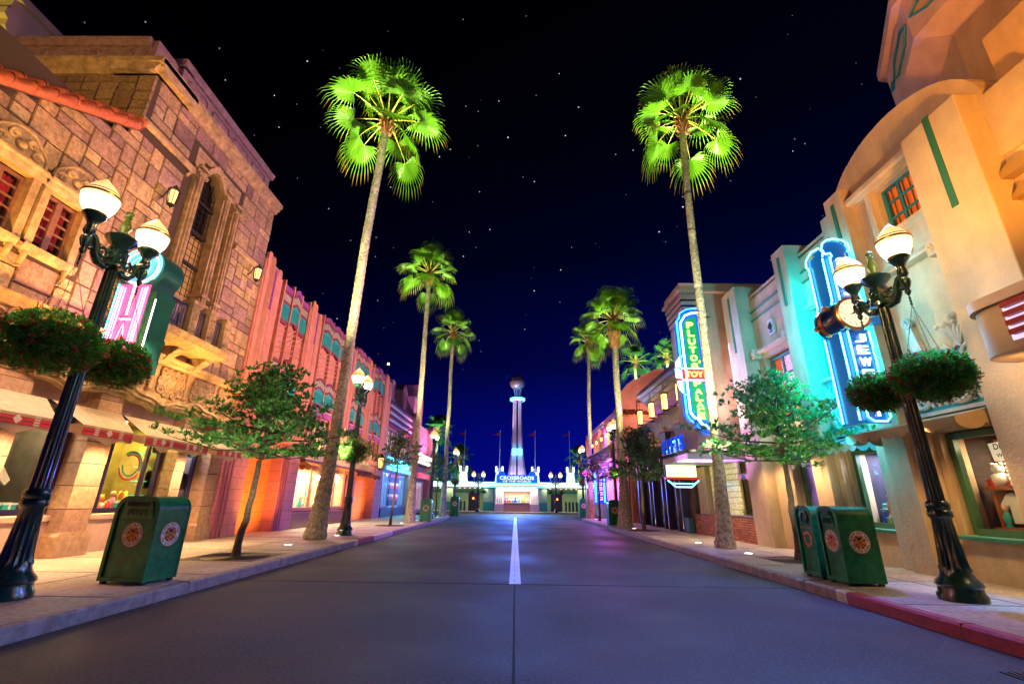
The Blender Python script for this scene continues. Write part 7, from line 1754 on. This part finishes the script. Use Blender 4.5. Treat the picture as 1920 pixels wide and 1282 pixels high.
m = MB(); m.fbox(FG, -20, 20, 2.72, 2.85, -4.2, .6); m.fbox(FG, -20, 20, 2.85, 3.45, -4.0, .3); m.build('roof_band', WNW, WG)
m = MB()
for z in (2.92, 3.08, 3.24, 3.40): ftube(m, FG, [(-20, z), (20, z)], .03, .36)
m.build('white_tubing', glow('gate_neon', (.65, 1, .85), 2.6), WG)
m = MB()
for sx in (-1, 1):
    for k in range(6): a = sx*(4.2+k*.62); m.lathe([(.07, -.02), (.07, 0), (.005, 0)], (a+sx*0, 57.6, 2.71), 8)
    for k in range(5): a = sx*(9+k*1.1); m.lathe([(.07, -.02), (.07, 0), (.005, 0)], (a, 57.6, 2.71), 8)
m.build('soffit_lamp', glow('soffit_bulb', (1, .65, .25), 14), WG, split=0.004)
for sx in (-1, 1):
    lightobj('AREA', (sx*6.3, 57.9, 2.65), 45, (1, .85, .5), sx=6, sy=1.0, target=(sx*6.3, 58.2, 0), name='soffit_light')
    lightobj('AREA', (sx*13, 57.9, 2.65), 45, (1, .85, .5), sx=7, sy=1.0, target=(sx*13, 58.2, 0), name='soffit_light')
for i, x in enumerate((-6.3, -1.95, 2.4, 6.65)):
    nm = ('far left', 'inner left', 'inner right', 'far right')[i]
    t = thing('neon_pylon', nm + ' stepped white neon pylon carrying a flagpole on the gate', 'pylon', (x, 57.6, 3.4), 'white neon pylons with flagpoles')
    m = MB(); m.box(x-.40, x+.40, 57.4, 58.0, 3.45, 5.05); m.build('core', WNW, t, split=0.004); m = MB()
    for k in range(6): m.box(x-.5+.02*k, x+.5-.02*k, 57.33, 58.0, 3.5+k*.19, 3.61+k*.19)
    for sg in (-1, 1): m.box(x+sg*.38-.1, x+sg*.38+.1, 57.33, 57.9, 4.6, 5.25)
    m.build('neon_fins', glow('pylon_neon', (.8, 1, .88), 1.8), t)
    fp = thing('flagpole', nm + ' white flagpole with a small red pennant', 'flagpole', (x, 57.7, 4.9), 'flagpoles with red pennants')
    m = MB(); m.tube([(x, 57.7, 4.9), (x, 57.7, 9.5)], [.045, .025], 8); m.ball((x, 57.7, 9.55), .06, 8, 6); m.build('pole', mat('pole_pale', (.7, .7, .75), .4), fp, smooth=50)
    m = MB(); n = 8; up_ = [(x-.0-.95*k/n, 57.7+.08*math.sin(k*1.3), 9.35-.35*(k/n)**1.3) for k in range(n+1)]; dn = [(p[0], p[1], p[2]-.42*(1-k/n)) for k, p in enumerate(up_)]
    m.add(up_+dn, [(k, k+1, n+2+k, n+1+k) for k in range(n)]); m.build('pennant', mat('pennant_red', (.6, .02, .06), .7, trans=.3), fp, recalc=False)
for sx, nm in ((-1, 'left'), (1, 'right')):
    t = thing('turnstiles', 'row of dark turnstile posts in the ' + nm + ' wing of the gate', 'turnstiles', (sx*7, 57.3, .16))
    for k in range(4): m = MB(); m.box(sx*(6.0+k*.42)-.09, sx*(6.0+k*.42)+.09, 57.2, 57.9, .16, 1.2); m.lathe([(.09, 0), (.09, .05), (.02, .1)], (sx*(6.0+k*.42), 57.3, 1.2), 10); m.build('post', mat('turnstile_dark', (.02, .02, .06), .4), t)
    t = thing('dark_display', 'dark merchandise stand in the ' + nm + ' wing of the gate', 'stand', (sx*4.6, 57.4, .16)); m = MB(); m.box(sx*4.9-.65, sx*4.9+.65, 57.3, 57.9, .16, 2.1); m.box(sx*4.9-.75, sx*4.9+.75, 57.2, 58, 2.1, 2.2); m.build('stand_body', mat('stand_dark', (.05, .02, .03), .5), t, bevel=.02); m = MB(); m.ball((sx*4.95, 57.2, 1.55), .09, 10, 6); m.build('lamp_bulb', glow('stand_lamp', (1, .3, .05), 12), t)
KS = thing('kiosk', 'round kiosk under a blue neon canopy reading CROSSROADS OF THE WORLD', 'kiosk', (.15, YK+1.5, .15))
kx = .17; FK = FC(YK)
m = MB()
for sx in (-1, 1): m.fbox(FK, min(kx+sx*1.55, kx+sx*2.5), max(kx+sx*1.55, kx+sx*2.5), .16, 2.75, -2.8, .0)
for sx in (-1, 1):
    for k in range(4): m.tube([FK(kx+sx*(1.62+k*.24), .3, .02), FK(kx+sx*(1.62+k*.24), 2.7, .02)], .08, 6)
m.fbox(FK, kx-1.5, kx+1.5, 2.35, 2.75, -2.8, -.05); m.fbox(FK, kx-1.5, kx+1.5, .16, 2.4, -2.8, -2.4)
m.build('wall', mat('kiosk_cream', (.62, .50, .44), .6, var=.06), KS, smooth=40)
m = MB(); m.fbox(FK, kx-1.5, kx+1.5, .16, 1.1, -.6, -.02); m.build('counter_front', mat('counter_plum', (.16, .06, .07), .4), KS, split=0.004); m = MB(); m.fbox(FK, kx-1.55, kx+1.55, 1.1, 1.15, -.7, .05); m.build('counter_top', mat('counter_top', (.5, .45, .4), .4), KS)
m = MB()
for sx in (-1, 1): m.fbox(FK, min(kx+sx*1.5, kx+sx*2.54), max(kx+sx*1.5, kx+sx*2.54), .16, .95, -2.8, .11)
m.build('base_course', mat('kiosk_base', (.25, .14, .2), .5), KS)
r3 = random.Random(31)
for i in range(12):
    kind = r3.choice(['soft toy', 'gift box', 'hat', 'figurine']); col = r3.choice([c for c in GOODS_COL])
    while (kind, col, 'k') in USED: kind = r3.choice(['soft toy', 'gift box', 'hat', 'figurine', 'bottle']); col = r3.choice([c for c in GOODS_COL])
    USED.add((kind, col, 'k')); goods(kind, col, FK(kx-1.3+i*.235, 1.15, -.2-.1*(i % 2)), 'on the counter of the far kiosk', 1.6)
lightobj('AREA', (kx, YK+.8, 2.3), 70, (1, .8, .5), sx=2.4, sy=.8, target=(kx, YK+.8, 0), name='kiosk_light')
def slab(mb, R_, z0, z1, n=40, yc=YK+2.0, ry=3.0):
    pts = [(kx+R_*math.cos(PI+PI*i/n), yc+ry*(R_/4)*math.sin(PI+PI*i/n)) for i in range(n+1)] + [(kx+R_, yc+2), (kx-R_, yc+2)]
    mb.fprism(lambda a, b, d: (a, b, d), pts, z0, z1)
SB = mat('canopy_blue', (.01, .10, .45), .35, emit=(.0, .16, .95), es=.55)
m = MB(); slab(m, 3.9, 2.76, 2.86); slab(m, 3.3, 2.87, 3.02); slab(m, 3.55, 3.1, 3.22); m.build('canopy', SB, KS)
m = MB()
for R_, z in ((3.93, 2.81), (3.58, 3.16)): m.tube([(kx+R_*math.cos(PI+PI*i/30), YK+2.0+3.0*(R_/4)*math.sin(PI+PI*i/30)-.02, z) for i in range(31)], .045, 6)
m.build('blue_tubing', glow('canopy_neon', (.1, .5, 1), 6), KS, split=0.004)
m = MB(); m.tube([(kx+3.42*math.cos(PI+PI*i/30), YK+2.0+3.0*(3.42/4)*math.sin(PI+PI*i/30)-.02, 3.03) for i in range(31)], .05, 6); m.build('white_tubing', glow('gate_neon', (.65, 1, .85), 2.6), KS)
m = MB()
for x in (-1.9, -.65, .65, 1.9): m.ball((kx+x, YK-.35, 2.7), .085, 10, 6)
m.build('canopy_bulb', glow('soffit_bulb', (1, .65, .25), 14), KS, split=0.004)
lightobj('AREA', (kx, YK-.4, 2.68), 90, (1, .72, .4), sx=4.4, sy=.5, target=(kx, YK-.1, 0), name='kiosk_light')
sg = thing('crossroads_sign', 'blue sign board with white lit words CROSSROADS OF THE WORLD above the kiosk', 'sign', (kx, YK, 3.25)); FX = FC(YK-.2)
m = MB(); m.fbox(FX, kx-2.35, kx+2.35, 3.24, 4.12, -.25, 0); 
for sx in (-1, 1): m.fprism(FX, [(kx+sx*1.75+.42*math.cos(PI*i/12), 4.12+.42*math.sin(PI*i/12)) for i in range(13)], -.2, -.05)
m.build('board', mat('board_blue', (.01, .10, .5), .35, emit=(0, .13, .95), es=.7), sg)
m = MB(); TX_ = lambda a, z, d=0: FX(a, z, .01+d); put_text(m, TX_, 'CROSSROADS', w=3.9, h=.40, off=.02, depth=.04, cx=kx, cz=3.80); put_text(m, TX_, 'OF THE WORLD', w=3.2, h=.20, off=.012, depth=.04, cx=kx, cz=3.43)
m.build('lettering', glow('letters_white', (.85, .97, 1), 1.3), sg)
lightobj('AREA', (kx, YK-.9, 3.5), 260, (.05, .35, 1), sx=7, sy=.6, target=(kx, YK-8, 0), name='neon_light')
lightobj("AREA", (kx, YK-2.2, 2.6), 50, (.05, .3, 1), sx=9, sy=.6, target=(kx, YK+.5, 2.0), name='neon_light')  # added blue fill in front of the kiosk; no tube there
TR = thing('globe_tower', 'tall tapering pink tower with blue neon ring and a silver globe above the kiosk', 'tower', (kx, YK+2.2, 3.2)); yc = YK+2.2
TWR = mat('tower_rose', (.55, .40, .42), .55, var=.06, vs=2)
def wprof(z): f = (z-3.9)/(13.2-3.9); return .56+.62*max(0, 1-f)**3.0
for sx in (-1, 1):
    m = MB(); n = 24; vs = []
    for i in range(n+1):
        z = 3.9+(13.2-3.9)*i/n; w_ = wprof(z)
        for a, b in ((.10, -.3), (w_*.8, -.38), (w_, -.2), (w_, .2), (w_*.8, .38), (.10, .3)): vs.append((kx+sx*a, yc+b, z))
    fs = [(i*6+j, i*6+(j+1) % 6, (i+1)*6+(j+1) % 6, (i+1)*6+j) for i in range(n) for j in range(6)] + [tuple(range(6)), tuple(n*6+j for j in range(6))]
    m.add(vs, fs)
    for f0 in (.35, .7): m.tube([(kx+sx*wprof(3.9+9.3*i/n)*f0, yc-.37, 3.9+9.3*i/n) for i in range(n+1)], .045, 5)
    m.build('tower_leg', TWR, TR)
m = MB(); m.box(kx-.1, kx+.1, yc-.1, yc+.1, 3.9, 13.2); m.build('dark_core', mat('core_dark', (.03, .02, .05), .6), TR)
m = MB(); m.lathe([(.62, 13.2), (.85, 13.25), (.85, 13.5), (.6, 13.55)], (kx-.02, yc, 0), 24)
for k in range(6): a = 2*PI*k/6+.3; m.tube([(kx+.42*math.cos(a), yc+.42*math.sin(a), 13.5), (kx+.34*math.cos(a), yc+.34*math.sin(a), 14.1), (kx+.5*math.cos(a), yc+.5*math.sin(a), 14.7)], .07, 6)
m.build('collar', TWR, TR, smooth=40)
m = MB()
for z in (13.28, 13.46): m.tube([(kx+.9*math.cos(2*PI*i/24), yc+.9*math.sin(2*PI*i/24), z) for i in range(24)], .045, 6, True)
for z in (6.55, 6.75, 6.95, 7.15): m.box(kx-.62, kx+.62, yc-.5, yc-.42, z, z+.1)
m.build('blue_tubing', glow('tower_neon', (.08, .55, 1), 7), TR, split=0.004)
m = MB(); gy = 15.55; m.ball((kx-.03, yc, gy), .95, 32, 20); gl = m.build('globe', mat('globe_silver', (.5, .42, .42), .35, .35, var=.12, vs=3), TR, smooth=80)
m = MB()
for k in range(6): a = PI*k/6; m.tube([(kx-.03+.955*math.cos(a)*math.sin(q), yc+.955*math.sin(a)*math.sin(q), gy+.955*math.cos(q)) for q in [2*PI*i/36 for i in range(36)]], .012, 4, True)
for la in (-.6, -.3, 0, .3, .6): m.tube([(kx-.03+.955*math.cos(la*1.4)*math.cos(q), yc+.955*math.cos(la*1.4)*math.sin(q), gy+.955*math.sin(la*1.4)) for q in [2*PI*i/36 for i in range(36)]], .012, 4, True)
m.build('globe_meridian', mat('globe_seam', (.25, .18, .2), .5), gl)
m = MB(); m.lathe([(.25, 0), (.2, .08), (.03, .12), (.02, .5), (.005, .52)], (kx-.03, yc, gy+.93), 12); m.build('finial', mat('globe_seam'), TR, smooth=40)
lightobj('POINT', (kx, yc-1.3, 13.4), 30, (.05, .4, 1), .3, name='neon_light')
lightobj('SPOT', (kx, YK+.5, 3.6), 130, (.5, .55, 1), .2, target=(kx, yc, 6), spot=120, name='tower_fill_light')  # tower and globe fills, added to brighten them; no fixtures there
lightobj('SPOT', (kx-2.5, YK+.2, 3.6), 2600, (1, .6, .5), .2, target=(kx, yc, 15.5), spot=16, name='tower_fill_light')
lightobj('SPOT', (kx, YK-.2, 4.3), 260, (.6, .5, 1), .2, target=(kx, yc, 12), spot=40, name='tower_fill_light')
lightobj('SPOT', (kx-6, 50, 4.0), 2400, (.45, .5, 1), .2, target=(kx, yc, 12.5), spot=22, name='tower_fill_light')
lightobj('AREA', (kx, yc-.8, 6.9), 12, (.05, .45, 1), sx=1.2, sy=.8, target=(kx, yc, 6.9), name='neon_light')
tl_ = MB(); r4 = random.Random(8)
for i in range(90):
    x = r4.uniform(-30, 30); 
    if abs(x) < 7: continue
    leafpatch(tl_, (x, 66+r4.random()*4, 2.5+r4.random()*3), 60, 1.6, .3, [(.015, .05, .02), (.02, .07, .03)], r_=r4)
tag(tl_.build('distant_foliage', LEAF, recalc=False), 'dark mass of trees behind the entrance gate', 'trees', kind='stuff')
w1 = MB(); 
def wire(p, q, sag, r=.012):
    P, Q = Vector(p), Vector(q); w1.tube([P.lerp(Q, i/20)-Vector((0, 0, sag*4*(i/20)*(1-i/20))) for i in range(21)], r, 5)
wire((6.4, 16.0, 7.9), (7.2, 30.3, 8.6), .2); wire((5.72, 25.4, 8.2), (7.2, 19.0, 7.6), .3)
tag(w1.build('overhead_wire', mat('wire_grey', (.2, .2, .3), .5)), 'two thin wires strung from the green neon sign tower to the gable', 'wires')

# ================================================================== floodlights
def flood(loc, target, en, col, spot=60, size=.2, blend=.7): return lightobj('SPOT', loc, en, col, size, target=target, spot=spot, blend=blend, name='floodlight')
AMB = (1, .44, .09); PNK = (1, .52, .48); VIO = (.75, .35, 1); GRNW = (.75, 1, .35)
# palms, from the in-ground uplights
for (x, y, tx, tz, e) in ((-6.03, 13.24, -5.65, 16.5, 6500), (-6.3, 16.4, -5.65, 16.5, 6000), (5.79, 15.75, 6.35, 15.6, 5000), (5.75, 13.4, 6.35, 15.6, 5600), (-5.9, 25.6, -5.9, 15.6, 4500), (-5.9, 29.2, -5.9, 15.6, 2500), (5.7, 23.6, 5.8, 11.6, 2600), (5.7, 27.3, 5.8, 11.6, 1500), (-5.5, 34.8, -5.4, 15, 3200), (5.7, 34.7, 6.0, 14, 3200)):
    py_ = {13.24: 15.36, 16.4: 15.36, 15.75: 14.23, 13.4: 14.23, 25.6: 27.47, 29.2: 27.47, 23.6: 25.38, 27.3: 25.38, 34.8: 36.7, 34.7: 36.34}[y]
    flood((x, y, .25), (tx, py_, tz), e*2.1, (.95, 1, .5), 21, .08)
for (x, y, z) in ((12.1, 45, 15), (15.4, 45, 15.6), (-8.3, 70, 7.2), (9.4, 70, 7.4), (-11.5, 68, 11)): flood((x-1.5, y-5, z-5 if z > 9 else 1.5), (x, y, z), 3500, (.6, 1, .55), 55)  # added in mid-air to light the distant palms
# facade floods on the stone building (grazing up) and from across the street; assumed, fixtures unseen
for s, e in ((6.0, 420), (8.6, 380), (11.6, 190), (14.0, 110)): flood((-7.9, s, 3.3), (XL, s+.2, 7.2), e, AMB, 95, .15, .9)
flood((4.5, 6.0, 9.8), (-9.2, 9.0, 7.0), 1500, (1, .52, .22), 55)
flood((7.4, 16.0, 9.6), (-9.2, 12.5, 10.5), 2200, (.85, .36, .70), 44)
flood((-11.0, 3.5, 9.0), (-12, 9, 11), 220, (1, .55, .12), 90)
for s in (5.2, 8.2, 10.2, 12.9): flood((-8.6, s, 2.5), (-9.0, s, .2), 140, (1, .58, .26), 140, .1, .9)  # added warm fill for the sidewalk and piers; no fixtures
flood((-24, 5, 8), (-20, 12, 18), 2200, (1, .75, .12), 60)
# pink building
for s in (17.0, 21, 25, 29): flood((4.9, s+1, 8.2), (-9.2, s, 7.0), 1450, PNK, 42)
for s in (17.3, 29.3): flood((-7.8, s, .5), (-9.6, s, 1.8), 160, (1, .42, .06), 110)
for s in (18.0, 22.5, 26, 30): flood((-8.4, s, 3.9), (-9.2, s+.3, 8.5), 60, (1, .38, .2), 110, .1, .9)
flood((-7.2, 36.5, .4), (-9.2, 37, 5), 300, VIO, 100); flood((-6.5, 42, 3.5), (-9.8, 41, 9.5), 900, (1, .4, .75), 90); flood((-6, 47.5, 4), (-10, 47, 10), 900, (1, .4, .75), 80)
# right side
flood((5.0, 2.0, 3.5), (8.2, 6.0, 8.5), 950, (1, .40, .05), 60, .2)
flood((4.4, 4.4, 9.6), (9.5, 6.0, 10.5), 130, (1, .46, .14), 80)
flood((-8.0, 4.0, 8.5), (9.0, 8.4, 11.5), 210, (.85, .4, .65), 40)
flood((-7.9, 10.5, 9.5), (8.0, 12.5, 6.5), 450, (1, .62, .5), 48)
for s, c, e in ((8.0, (1, .6, .2), 50), (12.0, (1, .62, .3), 60), (14.0, (1, .66, .35), 50)): flood((7.0, s, 2.6), (7.9, s, .2), e, c, 120, .1, .9)
flood((5.3, 17.5, .4), (8.2, 15.2, 6.0), 1000, (.5, .22, 1), 60); flood((6.6, 15.2, 3.2), (8.2, 16, 8.0), 160, (1, .6, .4), 80)
for s in (21.7, 23.7, 25.9, 28.3): flood((7.3, s-.3, .3), (7.55, s, 3.0), 45, (1, .5, .14), 80, .08)
flood((8.3, 27.6, 6.1), (8.8, 30.3, 8.2), 170, (1, .5, .42), 120); flood((5.4, 34, .4), (7.3, 36, 4.5), 400, (.55, .15, 1), 90)
# washes on the road, added for their colour; no such lamps on the roofs
flood((7.3, 24.0, 7.4), (1.5, 24.0, 0), 2800, (.24, .08, 1), 80, .3); flood((7.2, 33.0, 6.6), (1.0, 36.0, 0), 3000, (.10, .06, 1), 85, .3)
flood((7.4, 13.0, 7.9), (2.4, 9.5, 0), 1100, (.2, .18, 1), 80, .3); flood((6.9, 7.5, 6.6), (3.4, 5.0, 0), 900, (.06, .34, 1), 90, .3)
flood((-8.6, 20.0, 9.4), (-2.5, 19.0, 0), 800, (.9, .3, .7), 80, .3); flood((-8.4, 8.0, 8.6), (-2.0, 5.0, 0), 220, (.9, .4, .5), 85, .3)
flood((0, 50, 3.4), (0, 38, 0), 1800, (.08, .16, 1), 120, .3)
for s in (7.0, 9.3, 11.4, 13.5): flood((-7.7, s, 4.5), (-8.9, s+.1, 2.8), 60, (1, .62, .34), 120, .15, .9)  # added to light the awning tops; no fixtures there
for (x, y, tx, ty, e) in ((-5.3, 9.5, -5.9, 10.7, 120), (5.6, 10.2, 6.4, 11.5, 100), (-5.4, 22.3, -5.9, 23.4, 120), (5.3, 21.2, 5.8, 22.3, 70)): flood((x, y, .25), (tx, ty, 3.3), e, (1, .95, .62), 90, .15, .8)  # added to brighten the street tree crowns; no fixtures modelled
flood((-4.8, 2.5, 8.5), (7.5, 6.6, 5.6), 1100, (1, .62, .22), 24); flood((7.1, 5.9, 3.25), (7.5, 7.6, 2.7), 22, (1, .6, .2), 110, .08)  # added fills for the projecting block and the tan awning
flood((6.9, 9.95, 2.62), (7.95, 9.7, 2.0), 16, (.0, .6, 1), 130, .1)  # added cyan fill on the pier, standing in for neon spill
rl_ = thing('roof_floodlight', 'bright roof floodlight on the far end of the pink building', 'floodlight', (-9.0, 30.9, 9.9)); m = MB(); m.lathe([(.05, 0), (.14, .05), (.16, .18), (.13, .2)], (0, 0, 0), 14, T=lambda p: (-8.95+p[0], 30.9-p[2], 10.25+p[1])); m.tube([(-9.1, 31, 9.6), (-9.0, 31, 10.25)], .025, 6); m.build('housing', BLACKMET, rl_, smooth=40); m = MB(); m.ball((-8.95, 30.69, 10.25), .08, 10, 6); m.build('lens', glow('flood_lens', (1, .7, .35), 12), rl_)
